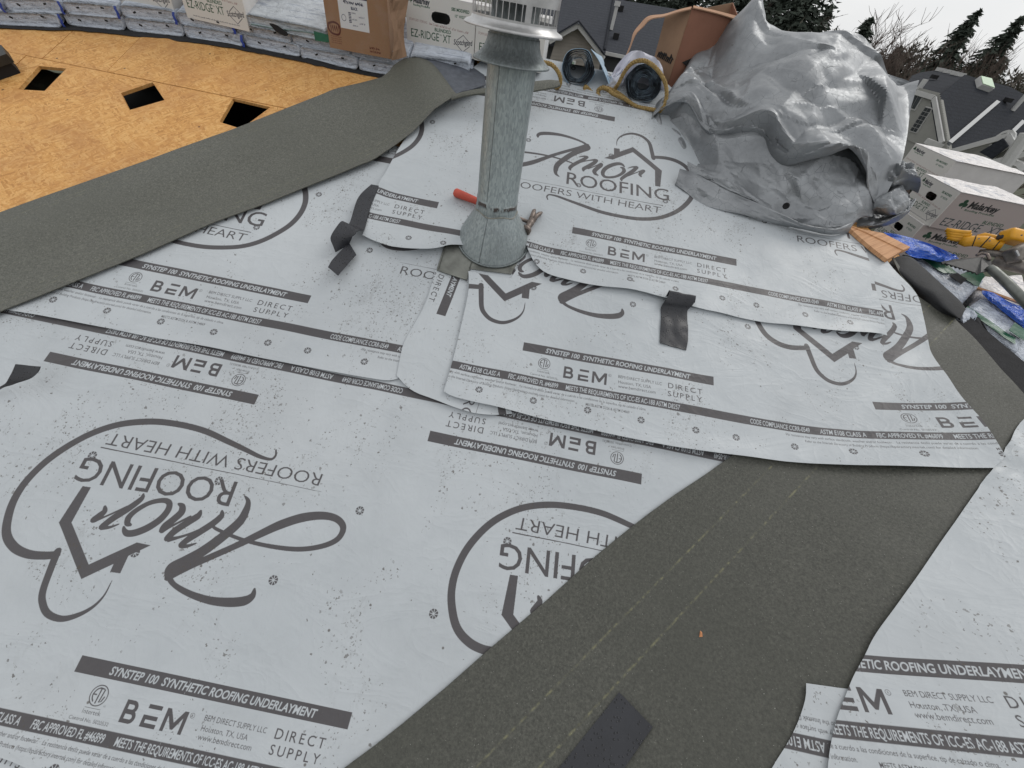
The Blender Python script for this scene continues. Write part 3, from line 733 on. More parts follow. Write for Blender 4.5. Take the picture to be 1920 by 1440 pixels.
def mat_galv(name='galvanised_steel', tone=1.0):
    m, nt, b = new_mat(name)
    p = objc(nt)
    sp = N(nt, 'ShaderNodeTexVoronoi', 'Color', Vector=mapping(nt, p, (1, 1, .4)), Scale=230.0)
    s = nt.nodes.new('ShaderNodeSeparateColor'); nt.links.new(sp, s.inputs[0])
    st = nz(nt, mapping(nt, p, (210, 210, 22)), 1.0, 5, .6)
    big = nz(nt, p, 7, 4)
    f = mth(nt, 'ADD', mth(nt, 'MULTIPLY', s.outputs[0], .35), mth(nt, 'MULTIPLY', st, .65))
    k = lambda c: tuple(x * tone for x in c)
    col = ramp(nt, f, (.25, k((.26, .29, .295))), (.5, k((.33, .37, .375))), (.72, k((.40, .44, .445))))
    col = mix(nt, col, k((.20, .225, .225)), mth(nt, 'MULTIPLY', ramp(nt, big, (.5, 0.0), (.75, 1.0)), .5))
    setin(nt, b.inputs['Base Color'], col)
    b.inputs['Metallic'].default_value = .72
    setin(nt, b.inputs['Roughness'], ramp(nt, s.outputs[1], (0.0, .42), (1.0, .62)))
    setin(nt, b.inputs['Normal'], bump(nt, st, .12, .002))
    return m

def mat_tarp():
    m, nt, b = new_mat('silver_tarpaulin')
    p = objc(nt)
    n1 = nz(nt, p, 4, 6, .7); n2 = nz(nt, p, 60, 4, .7)
    col = mix(nt, (.20, .21, .222), (.36, .375, .39), ramp(nt, n1, (.3, 0.0), (.7, 1.0)))
    cr = ramp(nt, vor(nt, mapping(nt, p, (1, 1, 1)), 30, 'Distance', 'DISTANCE_TO_EDGE'), (.0, 1.0), (.02, 0.0))
    crk = mth(nt, 'MULTIPLY', cr, ramp(nt, nz(nt, p, 8, 4, .6), (.44, 0.0), (.58, 1.0)))
    col = mix(nt, col, (.08, .085, .09), mth(nt, 'MULTIPLY', crk, .75))
    dirt = ramp(nt, nz(nt, p, 90, 3), (.66, 0.0), (.74, 1.0))
    col = mix(nt, col, (.10, .09, .085), mth(nt, 'MULTIPLY', dirt, .5))
    setin(nt, b.inputs['Base Color'], col)
    b.inputs['Metallic'].default_value = .5
    setin(nt, b.inputs['Roughness'], ramp(nt, n2, (.3, .38), (.7, .54)))
    wn = nz(nt, mapping(nt, p, (1, 1, 1), (.4, .3, .5)), 5.5, 3, .5, .6)
    rid = mth(nt, 'ABSOLUTE', mth(nt, 'SUBTRACT', wn, .5))
    wn2 = mth(nt, 'ABSOLUTE', mth(nt, 'SUBTRACT', nz(nt, mapping(nt, p, (1, 1.8, 1), (0, .3, .7)), 15, 3, .5, .5), .5))
    h = bump(nt, wn2, .22, .012)
    h = bump(nt, crk, .25, .003, h)
    setin(nt, b.inputs['Normal'], h)
    return m

def mat_wrap(name, tint=(.60, .65, .73), ink=True, rough=.33):
    m, nt, b = new_mat(name)
    uv, p = uvc(nt), objc(nt)
    n = nz(nt, mapping(nt, p, (2.5, 1, 7)), 9, 5, .65, .8)
    col = mix(nt, tuple(x * .80 for x in tint), tint, ramp(nt, n, (.35, 0.0), (.6, 1.0)))
    if ink:
        im = image_node(nt, IMG_WRAP, uv)
        col = mix(nt, col, (.13, .13, .16), mth(nt, 'MULTIPLY', im.outputs['Color'], .6))
    st = ramp(nt, nz(nt, mapping(nt, p, (3, 3, 75)), 2, 5, .65, 1.2), (.54, 0.0), (.62, 1.0))
    col = mix(nt, col, (.20, .23, .30), mth(nt, 'MULTIPLY', st, .7))
    setin(nt, b.inputs['Base Color'], col)
    b.inputs['Roughness'].default_value = rough
    r1 = mth(nt, 'ABSOLUTE', mth(nt, 'SUBTRACT', nz(nt, mapping(nt, p, (3, 3, 9), (0, .3, 0)), 6, 4, .6, 1.0), .5))
    setin(nt, b.inputs['Normal'], bump(nt, r1, .9, .02, bump(nt, nz(nt, p, 90, 3), .15, .003)))
    return m

def mat_image(name, img, rough=.7, bstr=.1):
    m, nt, b = new_mat(name)
    im = image_node(nt, img, uvc(nt), ext='EXTEND')
    p = objc(nt)
    n = nz(nt, p, 14, 5, .65)
    col = mix(nt, im.outputs['Color'], mix(nt, im.outputs['Color'], (.45, .42, .4), .12), ramp(nt, n, (.5, 0.0), (.75, 1.0)))
    setin(nt, b.inputs['Base Color'], col)
    b.inputs['Roughness'].default_value = rough
    setin(nt, b.inputs['Normal'], bump(nt, nz(nt, p, 22, 4), bstr, .006))
    return m

def mat_tape():
    m, nt, b = new_mat('black_tape')
    p = objc(nt)
    n = nz(nt, p, 20, 4)
    
    b.inputs['Roughness'].default_value = .32
    d = vor(nt, p, 150)
    dk = ramp(nt, N(nt, 'ShaderNodeTexVoronoi', 'Color', Vector=p, Scale=150.0), (.5, 0.0), (.52, 1.0))
    drop = mth(nt, 'MULTIPLY', ramp(nt, d, (.0, 1.0), (.28, .6), (.36, 0.0)), dk)
    setin(nt, b.inputs['Base Color'], mix(nt, mix(nt, (.016, .017, .021), (.032, .034, .041), n), (.003, .003, .004), mth(nt, 'MULTIPLY', drop, .9)))
    setin(nt, b.inputs['Roughness'], mth(nt, 'SUBTRACT', .46, mth(nt, 'MULTIPLY', drop, .34)))
    setin(nt, b.inputs['Normal'], bump(nt, drop, .6, .002, bump(nt, n, .25, .008)))
    return m

M_UNDER = mat_underlay(); M_MEMB = mat_membrane(); M_MEMB2 = mat_membrane('granular_membrane_pale', 1.45, (.10, .13, .88, .92), .35); M_OSB = mat_osb()  # second membrane: same granules, paler all over
M_GALV = mat_galv(); M_GALVD = mat_galv('weathered_galvanised_steel', .62); M_ALU = simple('brushed_aluminium', (.50, .50, .50), .42, .75, .25, 14, .1)
M_TARP = mat_tarp(); M_WRAP = mat_wrap('white_wrapper'); M_WRAPP = mat_wrap('clear_shrink_wrap', (.82, .78, .76), False, .3)
M_WRAPB = mat_wrap('blue_film', (.03, .13, .62), False, .25); M_TAPE = mat_tape()
M_FRONT = mat_image('carton_front', IMG_FRONT); M_SIDE = mat_image('carton_side', IMG_SIDE); M_BROWNF = mat_image('brown_carton_front', IMG_BROWN, .8)
M_CARTON = simple('white_carton', (.60, .585, .57), .75, 0, .08, 12, .1, 40)
M_BROWN = simple('brown_cardboard', (.30, .185, .115), .85, 0, .12, 9, .15, 50)
M_BROWNR = simple('red_brown_cardboard', (.27, .125, .08), .8, 0, .12, 6, .15, 40)
M_BROWNI = simple('cardboard_edge', (.46, .27, .17), .85, 0, .1, 20, .1, 80)
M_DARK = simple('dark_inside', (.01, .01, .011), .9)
M_BACKING = simple('membrane_backing', (.085, .095, .115), .55, 0, .25, 40, .3, 120)
M_FELT = simple('black_felt', (.016, .016, .018), .85, 0, .3, 30, .3, 150)
M_FOAM = simple('black_foam', (.013, .014, .016), .72, 0, .35, 25, .35, 140)
M_GREENW = simple('green_wrapper', (.015, .10, .055), .35, 0, .2, 10, .4, 30)
M_BLUET = simple('blue_tape', (.015, .045, .28), .4)
M_BLACKM = simple('black_marker', (.02, .018, .018), .8)

# ------------------------------------------------------------------ the roof we stand on (plan X, Y; height Z)
T, X0, KH, YR = G['T'], G['X0'], G['K'], G['YR']
PA = R_(G['pitch']); CP, SP = math.cos(PA), math.sin(PA)
def surf(X, Y, soft=0.0):
    a, b = T * np.asarray(Y, float), T * (np.asarray(X, float) - X0)
    if soft > 0:
        m = (a + b) / 2 + np.sqrt(((a - b) / 2) ** 2 + soft ** 2)
    else: m = np.maximum(a, b)
    return np.minimum(np.minimum(m, T * (KH - np.asarray(X, float))), T * (2 * YR - np.asarray(Y, float)))
def sz(x, y): return float(surf(x, y))
NM = Vector((0, -SP, CP))
def onM(x, y): return Vector((x, y, T * y))

def clip_poly(poly, a, b, c):
    """keep a*x+b*y<=c"""
    out = []
    for i in range(len(poly)):
        p, q = poly[i], poly[(i + 1) % len(poly)]
        dp, dq = a * p[0] + b * p[1] - c, a * q[0] + b * q[1] - c
        if dp <= 0: out.append(p)
        if (dp < 0 < dq) or (dq < 0 < dp):
            t = dp / (dp - dq); out.append((p[0] + t * (q[0] - p[0]), p[1] + t * (q[1] - p[1])))
    return out

deck = thing('roof_deck', None, None, (0, 0, 0), kind='structure')
JY = 1.826                                    # the joint seen between the two rows of boards
xs_top = [-5.0, -2.15, -1.42, -1.13, 1.31, 3.75]
xs_low = [-5.0, -3.93, -1.49, 0.95, 3.39]
holes = G['pl']['hole']
def panel(x0, x1, y0, y1, hs=()):
    g = .0016
    po = [(x0 + g, y0 + g), (x1 - g, y0 + g), (x1 - g, y1 - g), (x0 + g, y1 - g)]
    po = clip_poly(po, 1, 1, KH - .002); po = clip_poly(po, 1, -1, X0 - .002); po = clip_poly(po, 0, 1, YR - .002)
    if len(po) < 3: return
    jit = rng.uniform(-.0012, .0012)
    mb = poly_holes(po, list(hs), .0125, lambda x, y: onM(x, y) + NM * jit, NM)
    off = (rng.uniform(0, 9), rng.uniform(0, 9))
    mb.uv = [[(u[0] + off[0], u[1] + off[1]) for u in f] for f in mb.uv]
    mb.build('osb_panel', M_OSB, deck)
for i in range(len(xs_top) - 1): panel(xs_top[i], xs_top[i + 1], JY, YR + .1)
# the vent holes: straight joint passes just above the two square ones
h3 = [(-.5627, JY - .004), (-.392, JY - .010), (-.4477, 1.6677), (-.5484, 1.6805)]
h1 = [(-1.404, 1.783), (-1.2922, 1.7994), (-1.2868, 1.6561), (-1.3869, 1.6364)]
h2 = [(-.9213, JY - .005), (-.8185, 1.7369), (-.916, 1.6463), (-1.0034, 1.7263)]
for i in range(len(xs_low) - 1):
    panel(xs_low[i], xs_low[i + 1], JY - 1.13, JY, [h1, h2, h3] if i == 2 else ())
for i in range(len(xs_low) - 1): panel(xs_low[i] - 1.2, xs_low[i + 1] - 1.2, JY - 2.26, JY - 1.13)
for i in range(4): panel(-5 + 2.44 * i, -5 + 2.44 * (i + 1), JY - 3.39, JY - 2.26)
# the other slopes: valley side, hip side, back
def facet(pts, mat=None):
    P = [Vector((x, y, sz(x, y) if z is None else z)) for x, y, z in pts]
    n = (P[1] - P[0]).cross(P[2] - P[0]).normalized()
    if n.z < 0: P.reverse(); n = -n
    mb = MB(); mb.face(P, [(p.x, p.y) for p in P]); mb.face([p - n * .0125 for p in reversed(P)], [(p.x, p.y) for p in reversed(P)])
    for i in range(len(P)):
        a, b = P[i], P[(i + 1) % len(P)]; mb.face([b, a, a - n * .0125, b - n * .0125], [(b.x, b.y), (a.x, a.y), (a.x, a.y), (b.x, b.y)])
    mb.build('osb_panel' if mat is None else 'roof_felt', mat or M_OSB, deck)
XR = (KH + X0) / 2
YB = JY - 3.39
facet([(X0 + YB, YB, None), (XR, YB, T * (XR - X0)), (XR, XR - X0, None)], M_FELT)
facet([(XR, YB, T * (XR - X0)), (KH + 1.6, YB, -T * 1.6), (KH + 1.6, 2 * YR + 1.6, -T * 1.6), (KH - YR, YR, T * YR), (XR, KH - XR, None)], M_FELT)
facet([(-5, YR, None), (KH - YR, YR, None), (KH + 1.6, 2 * YR + 1.6, -T * 1.6), (-5, 2 * YR + 1.6, -T * 1.6)], M_FELT)
# what shows through the vent holes: loose-fill insulation over the ceiling, dark all round
mb = MB(); P = []
for i in range(9):
    P.append([Vector((-1.66 + .30 * j / 8, 1.62 + .36 * i / 8, T * (1.62 + .36 * i / 8) - .15 + .012 * noise.noise(Vector((j * .9, i * .9, 1))))) for j in range(9)])
mb.grid(P)
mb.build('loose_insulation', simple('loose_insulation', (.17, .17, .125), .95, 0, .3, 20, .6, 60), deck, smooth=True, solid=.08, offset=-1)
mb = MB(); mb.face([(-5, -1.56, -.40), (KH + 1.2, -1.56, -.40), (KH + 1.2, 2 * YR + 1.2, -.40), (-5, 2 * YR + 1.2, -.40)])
mb.build('attic_floor', M_DARK, deck)  # near-black sheet: holds the attic's shade in its colour and blocks light
hw = MB()
ZG = -6.2
for a, b in (((-5, -1.5), (KH + 1.2, -1.5)), ((KH + 1.2, -1.5), (KH + 1.2, 2 * YR + 1.2)), ((KH + 1.2, 2 * YR + 1.2), (-5, 2 * YR + 1.2)), ((-5, 2 * YR + 1.2), (-5, -1.5))):
    hw.face([(a[0], a[1], ZG), (b[0], b[1], ZG), (b[0], b[1], -.75), (a[0], a[1], -.75)])
gb = MB()
gb.face([(-5, -1.5, -.75), (-5, 2 * YR + 1.2, -.75), (-5, YR, T * YR - .02)])
M_SIDING = simple('grey_lap_siding', (.30, .29, .26), .8, 0, .08, 3)
hw.build('house_wall', M_SIDING, deck); gb.build('gable_wall', M_SIDING, deck)

# ------------------------------------------------------------------ sheets laid over the roof
dvec = np.array([CP, 1.0]) / math.hypot(CP, 1); nvec = np.array([dvec[1], -dvec[0]]); ovec = np.array([X0, 0.0])
def unfold(X, Y):
    """roof point -> coordinates on the main slope with the valley side folded flat"""
    Z = surf(X, Y)
    u, v, h = X, Y * CP + Z * SP, -Y * SP + Z * CP
    r = np.stack([u, v], -1) - ovec
    s_, w = r @ dvec, r @ nvec
    W = np.where(w > 0, np.hypot(w, np.maximum(h, 0)), w)
    W = np.where((w > 0) & (h < 0), w, W)
    return ovec + s_[..., None] * dvec + W[..., None] * nvec

def und(X, Y):
    """gentle lie of the sheets, shared by every layer so that they stay stacked"""
    out = np.zeros(len(X))
    for i, (x, y) in enumerate(zip(X, Y)):
        out[i] = .0055 * noise.noise(Vector((x * 2.1, y * 3.4, 3.3))) + .0030 * noise.noise(Vector((x * 6.5 + y * 2, y * 8.1, 9.1)))
    return out

def in_poly(px, py, poly):
    c = np.zeros(px.shape, bool); n = len(poly)
    for i in range(n):
        (x1, y1), (x2, y2) = poly[i], poly[(i + 1) % n]
        if y1 == y2: continue
        k = ((y1 > py) != (y2 > py)) & (px < (x2 - x1) * (py - y1) / (y2 - y1) + x1)
        c ^= k
    return c

def smooth_outline(poly, n=2, keep=32):
    """round the traced corners a little, keep sharp ones"""
    for _ in range(n):
        out = []
        for i in range(len(poly)):
            a, b, c = (np.array(poly[i - 1]), np.array(poly[i]), np.array(poly[(i + 1) % len(poly)]))
            u, w = b - a, c - b
            ang = abs(math.degrees(math.atan2(u[0] * w[1] - u[1] * w[0], u @ w)))
            if ang > keep or ang < 2: out.append(tuple(b))
            else: out += [tuple(b - .25 * u), tuple(b + .25 * w)]
        poly = out
    return poly

def dist_to(X, Y, line):
    d = np.full(len(X), 9.0); P = np.stack([X, Y], 1)
    for i in range(len(line) - 1):
        a, b = np.array(line[i]), np.array(line[i + 1]); ab = b - a
        t = np.clip(((P - a) @ ab) / max(ab @ ab, 1e-9), 0, 1)
        d = np.minimum(d, np.linalg.norm(P - (a + t[:, None] * ab), axis=1))
    return d

def drape(name, poly, mats, base, uvf, step=.016, edge=None, edge_h=.012, edge_w=.05, soft=.02, extra=None, thick=.0011, label=None, cat=None, group=None):
    poly = [tuple(p) for p in poly]
    tl = base / 1.31                      # traced on the bare roof: move up along the sight line to the sheet's own height
    poly = [(x + tl * (CL.x - x), y + tl * (CL.y - y)) for x, y in poly]
    if edge: edge = [[(x + tl * (CL.x - x), y + tl * (CL.y - y)) for x, y in ln] for ln in edge]
    if sum(a[0] * b[1] - b[0] * a[1] for a, b in zip(poly, poly[1:] + poly[:1])) < 0: poly.reverse()
    poly = smooth_outline(poly)
    A = np.array(poly); x0, y0 = A.min(0) - step; x1, y1 = A.max(0) + step
    nx, ny = int((x1 - x0) / step) + 1, int((y1 - y0) / step) + 1
    cross = np.zeros((nx + 1, ny + 1), bool)
    for i in range(len(poly)):
        a, b = A[i], A[(i + 1) % len(poly)]
        m = max(2, int(np.linalg.norm(b - a) / step * 6))
        for t in np.linspace(0, 1, m):
            p = a + t * (b - a); cross[int((p[0] - x0) / step), int((p[1] - y0) / step)] = True
    cx, cy = np.meshgrid(x0 + (np.arange(nx + 1) + .5) * step, y0 + (np.arange(ny + 1) + .5) * step, indexing='ij')
    ins = in_poly(cx, cy, poly)
    vid, V, F = {}, [], []
    def vk(x, y):
        k = (round(x * 20000), round(y * 20000))
        if k not in vid: vid[k] = len(V); V.append((x, y))
        return vid[k]
    for i in range(nx + 1):
        for j in range(ny + 1):
            xa, ya = x0 + i * step, y0 + j * step; xb, yb = xa + step, ya + step
            if cross[i, j]:
                q = clip_poly(clip_poly(clip_poly(clip_poly(poly, -1, 0, -xa), 1, 0, xb), 0, -1, -ya), 0, 1, yb)
                ids = []
                for p in q:
                    k = vk(*p)
                    if not ids or ids[-1] != k: ids.append(k)
                if len(ids) > 2 and ids[0] == ids[-1]: ids.pop()
                if len(set(ids)) == len(ids) and len(ids) > 2: F.append(ids)
            elif ins[i, j]:
                F.append([vk(xa, ya), vk(xb, ya), vk(xb, yb), vk(xa, yb)])
    X, Y = np.array(V).T
    Z = surf(X, Y, soft) + base + und(X, Y)
    if edge:
        for ln in edge:
            d = dist_to(X, Y, ln)
            nzv = np.array([.55 + 1.1 * noise.noise(Vector((x * 5.2, y * 5.2, 1.7))) for x, y in V])
            Z += np.clip(nzv, .12, 1.4) * edge_h * np.exp(-(d / edge_w) ** 2)
    if extra is not None: Z += extra(X, Y)
    uv = uvf((X - tl * CL.x) / (1 - tl), (Y - tl * CL.y) / (1 - tl))
    mb = MB(); mb.add(np.stack([X, Y, Z], 1), F, [tuple(t) for t in uv])
    c = np.array([A[:, 0].mean(), A[:, 1].mean()])
    o = mb.build(name, mats, None, (c[0], c[1], sz(*c)), smooth=True, solid=thick, offset=1.0)
    return tag(o, label, cat, group)

def under_uv(frame, turn=False):
    fx, fy, a = G['frames'][frame]
    def f(X, Y):
        m = unfold(X, Y); dx, dy = m[..., 0] - fx, m[..., 1] - fy
        u, v = math.cos(a) * dx + math.sin(a) * dy, -math.sin(a) * dx + math.cos(a) * dy
        if turn: u, v = CU - u, FVW - v
        return np.stack([u / PER, (v - VB) / SW], -1)
    return f

PL = G['pl']
GRP = 'printed underlayment sheets on the roof'
def seg(poly, i, j): return [tuple(p) for p in poly[i:j]]
drape('underlayment_sheet', PL['0'], M_UNDER, .003, under_uv('0', True), label='sliver of underlayment at the bottom left corner under the lowest large sheet', cat='underlayment', group=GRP)
drape('underlayment_sheet', PL['1'], M_UNDER, .007, under_uv('1', True), edge=[seg(PL['1'], 0, 4)], edge_h=.006,
      label='lowest large underlayment sheet with upside-down house logos, left of the wide dark strip', cat='underlayment', group=GRP)
def ex2l(X, Y): return .006 * np.exp(-dist_to(X, Y, PL['2L'][4:9]) ** 2 / .0016)
drape('underlayment_sheet', PL['2L'], M_UNDER, .012, under_uv('2L'), edge=[seg(PL['2L'], 1, 9)], edge_h=.006, edge_w=.03,
      label='underlayment sheet beneath the curled black tape, its right end showing a cut-off ROOF', cat='underlayment', group=GRP)
drape('underlayment_sheet', PL['patch'], M_UNDER, .0165, under_uv('patch'), edge=[seg(PL['patch'], 0, 10)], edge_h=.005, edge_w=.03,
      label='narrow underlayment patch below the vent pipe with DIRECT running sideways', cat='underlayment', group=GRP)
drape('underlayment_sheet', PL['2R'], M_UNDER, .0245, under_uv('2R', True), edge=[seg(PL['2R'], 0, 17), seg(PL['2R'], 17, 29)], edge_h=.009, edge_w=.035, 
      label='underlayment sheet crossing the dark valley strip at right, with upside-down house logos', cat='underlayment', group=GRP)
drape('underlayment_sheet', PL['3'], M_UNDER, .033, under_uv('3'), edge=[seg(PL['3'], 1, 12), seg(PL['3'], 14, 27)], edge_h=.013, edge_w=.045,
      label='topmost underlayment sheet, under the tarpaulin, with the whole upright Amor Roofing logo', cat='underlayment', group=GRP)
drape('underlayment_sheet', PL['LR2'], M_UNDER, .0145, under_uv('LR2'), edge=[seg(PL['LR2'], 0, 2), seg(PL['LR2'], 6, 9)], edge_h=.004,
      label='small underlayment scrap with upside-down print beside the lower right sheet', cat='underlayment', group=GRP)
def exlr(X, Y):
    d = np.hypot(X - PL['LR'][0][0], Y - PL['LR'][0][1])
    return np.array([.012 * noise.noise(Vector((x * 22, y * 30, 5))) for x, y in zip(X, Y)]) * np.exp(-(d / .12) ** 2)
drape('underlayment_sheet', PL['LR'], M_UNDER, .0185, under_uv('LR'), edge=[seg(PL['LR'], 0, 14)], edge_h=.007, edge_w=.03, extra=exlr,
      label='lower right underlayment sheet on the far side of the wide dark strip', cat='underlayment', group=GRP)

# ---- the valley strip (wide, dark) and the strip on the left
la = PL['stripA_left']
def strip_uv(p0, p1, w0, w1):
    p0, p1 = np.array(p0), np.array(p1); d = (p1 - p0) / np.linalg.norm(p1 - p0); n = np.array([d[1], -d[0]])
    def f(X, Y):
        m = unfold(X, Y) if True else None
        r = m - p0
        return np.stack([r @ d, ((r @ n) - w0) / (w1 - w0)], -1)
    return f
# right edge: follows the valley at the same distance on the other slope, then the traced edge by the crest
ra = [(2.46, .62), (2.12, .30), (1.80, -.05), (1.45, -.42)]
sb = [(2.30, 1.74)] + [tuple(p) for p in PL['stripB']][1:]
out = [tuple(p) for p in la] + sb + ra + [(1.0, -.9), (.45, -.55)]
ylo, yhi = np.array(PL['yellow'][0]), np.array(PL['yellow'][1]); y2 = np.array(PL['yellow'][2])
yl = unfold(np.array([ylo[0], yhi[0], y2[0]]), np.array([ylo[1], yhi[1], y2[1]]))
dd = (yl[1] - yl[0]) / np.linalg.norm(yl[1] - yl[0]); nn = np.array([dd[1], -dd[0]])
gap = (yl[2] - yl[0]) @ nn
# line 1 at v=.475, line 2 at v=.565
sc_ = gap / .09; w0 = -.475 * sc_
drape('membrane_strip', out, M_MEMB, .0100, strip_uv(yl[0], yl[1], w0, w0 + sc_), edge=[la], edge_h=.003, thick=.003,
      label='wide dark granular strip with two thin yellow lines lying in the valley', cat='roof membrane', group='dark membrane strips')

# ---- a sight line met with the roof (used to set small things down where they lie)
def on_roof(px, py, lift=0.0):
    f = G['lens'] / 36 * 1920
    d = CR @ Vector(((px - 960) / f, -(py - 720) / f, -1))
    s0, s1 = None, .4
    while s1 < 9:
        q = CL + d * s1
        if q.z <= sz(q.x, q.y) + lift: break
        s0 = s1; s1 += .01
    lo, hi = s1 - .01, s1
    for _ in range(22):
        m = (lo + hi) / 2; q = CL + d * m
        if q.z <= sz(q.x, q.y) + lift: hi = m
        else: lo = m
    return CL + d * hi

def catmull(P, n):
    P = [np.array(p, float) for p in P]; out = []
    for i in range(len(P) - 1):
        p0, p1, p2, p3 = P[max(i - 1, 0)], P[i], P[i + 1], P[min(i + 2, len(P) - 1)]
        for t in np.linspace(0, 1, n, endpoint=False):
            out.append(.5 * ((2 * p1) + (-p0 + p2) * t + (2 * p0 - 5 * p1 + 4 * p2 - p3) * t * t + (-p0 + 3 * p1 - 3 * p2 + p3) * t ** 3))
    out.append(P[-1]); return out

def net(rows, nr, nc):
    """smooth surface through a control net"""
    A = [catmull(r, nc) for r in rows]
    cols = [catmull([A[i][j] for i in range(len(A))], nr) for j in range(len(A[0]))]
    return [[cols[j][i] for j in range(len(cols))] for i in range(len(cols[0]))]

# ------------------------------------------------------------------ left strip with its raised, curling end
def resample(L, n):
    L = np.array(L, float); s = np.concatenate([[0], np.cumsum(np.linalg.norm(np.diff(L, axis=0), axis=1))])
    t = np.linspace(0, s[-1], n); return np.stack([np.interp(t, s, L[:, k]) for k in range(L.shape[1])], 1)
def straighten(L, k=.25):
    A = np.array(L, float); a, b = A[0], A[-1]; d = (b - a) / np.linalg.norm(b - a); n = np.array([-d[1], d[0]])
    c = ((A - a) @ n).mean(); s = (A - a) @ d
    return [tuple(a + d * q + n * (c + k * (((p - a) @ n) - c))) for p, q in zip(A, s)]
lf = resample(straighten(PL['stripL_left'][:11]), 26); rt = resample(straighten(PL['stripL_right'][:11], .5) + [PL['stripL_right'][11]], 26)
rows = []
for i in range(26):
    r = []
    for k in range(9):
        w = k / 8; p = lf[i] * (1 - w) + rt[i] * w
        h = .018 + float(und(np.array([p[0]]), np.array([p[1]]))[0]) + .008 * math.exp(-((w - .28) / .2) ** 2) + .007 * max(0, (w - .62) / .38) ** 1.5
        p = p + (np.array((CL.x, CL.y)) - p) * (h / 1.31)
        h += .018 * max(0, (i - 18) / 7) * (1 - w * .3)
        r.append(np.array((p[0], p[1], sz(*p) + h)))
    rows.append(r)
def pxrow(pts): return [np.array(onY(px, py, Y)) for px, py, Y in pts]
def lerp_row(l, r, n=9, bow=(0, 0)):
    out = []
    for k in range(n):
        w = k / (n - 1); b = math.sin(math.pi * w)
        out.append((l[0] * (1 - w) + r[0] * w + bow[0] * b, l[1] * (1 - w) + r[1] * w + bow[1] * b, l[2] * (1 - w) + r[2] * w))
    return pxrow(out)
rows.append(lerp_row((716, 146, 2.03), (775, 247, 1.765), bow=(4, -6)))
rows.append(lerp_row((738, 124, 2.10), (815, 205, 1.86), bow=(12, -10)))
rows.append(pxrow([(757, 112, 2.14), (772, 111, 2.13), (787, 115, 2.11), (801, 123, 2.085), (814, 135, 2.06), (826, 149, 2.03), (836, 162, 2.0), (846, 174, 1.97), (853, 181, 1.94)]))
rows.append(pxrow([(772, 108, 2.18), (790, 110, 2.17), (806, 117, 2.15), (818, 128, 2.12), (828, 141, 2.09), (837, 153, 2.06), (844, 163, 2.03), (850, 172, 2.0), (856, 178, 1.97)]))
tipP = [rows[-1]]
body = net(rows, 2, 3)
uvb = [[(i * .05, j / (len(body[0]) - 1)) for j in range(len(body[0]))] for i in range(len(body))]
mb = MB(); mb.grid(body, uvb, 0, True)
last = body[-1]
back = [np.array(onY(905 + 6 * w, 124 + 36 * w, 2.34 - .24 * w)) for w in np.linspace(0, 1, len(last))]
mid = [l * .5 + b * .5 + np.array((0, 0, .012 * math.sin(math.pi * k / (len(last) - 1)))) for k, (l, b) in enumerate(zip(last, back))]
mb.grid([last, [l * .75 + m * .25 + np.array((0, 0, .004)) for l, m in zip(last, mid)], mid, back], None, 1, True)
# the far corner reaches past the pipe, lying just above the top sheet
top = pxrow([(850, 180, 1.95), (870, 174, 1.97), (900, 168, 2.0), (940, 162, 2.03), (985, 156, 2.06), (1030, 151, 2.09), (1044, 153, 2.10)])
bot = pxrow([(846, 186, 1.92), (868, 180, 1.94), (900, 175, 1.96), (940, 175, 1.98), (985, 172, 2.0), (1035, 164, 2.05), (1050, 159, 2.07)])
und_ = [b + np.array((0, .012, -.004)) for b in bot]
md_ = [(a + b) / 2 + np.array((0, 0, .006)) for a, b in zip(top, bot)]
g = net([top, md_, bot, und_], 4, 5)
mb.grid(g, [[(j * .02, .7 + .3 * i / len(g)) for j in range(len(g[0]))] for i in range(len(g))], 0, False)
o = mb.build('membrane_strip', [M_MEMB2, M_BACKING], None, (float(lf[10][0]), float(lf[10][1]), sz(*lf[10])), smooth=True, solid=.003, offset=-1)
tag(o, 'dark strip along the bare boards, its far end rearing up by the cartons', 'roof membrane', 'dark membrane strips')

# ------------------------------------------------------------------ black tapes
def ribbon(name, parts, label, n=5, th=.0025, wr=.0015):
    mb = MB()
    for rows in parts:
        R0 = []
        for l, r, lift in rows:
            R0.append([np.array(on_roof(l[0] + (r[0] - l[0]) * w, l[1] + (r[1] - l[1]) * w, lift + .034)) for w in (0, .25, .5, .75, 1)])
        g = net(R0, n, 4)
        for i, r in enumerate(g):
            for j, p in enumerate(r):
                p[2] += wr * noise.noise(Vector(p) * 30)
        mb.grid(g)
    a, b = parts[0][0][0], parts[0][-1][1]
    c = on_roof((a[0] + b[0]) / 2, (a[1] + b[1]) / 2)
    o = mb.build(name, M_TAPE, None, c, smooth=True, solid=th, offset=0)
    return tag(o, label, 'tape', 'black tape pieces on the underlayment')
z5 = lambda x, y: (1210 + x / 9, 520 + y / 9)
ribbon('tape_strip', [[(z5(335, 345), z5(830, 440), .004), (z5(372, 275), z5(846, 372), .024), (z5(405, 218), z5(850, 322), .040), (z5(400, 285), z5(842, 375), .036), (z5(330, 400), z5(800, 460), .022), (z5(268, 505), z5(712, 560), .002), (z5(268, 640), z5(706, 700), -.004), (z5(262, 830), z5(722, 850), -.001), (z5(250, 980), z5(716, 1050), -.004), (z5(247, 1110), z5(690, 1228), -.003)]],
       'black tape flap hooked over the lower edge of the top sheet, right of the pipe', wr=.004)
z4 = lambda x, y: (600 + x / 6.857, 320 + y / 6.857)
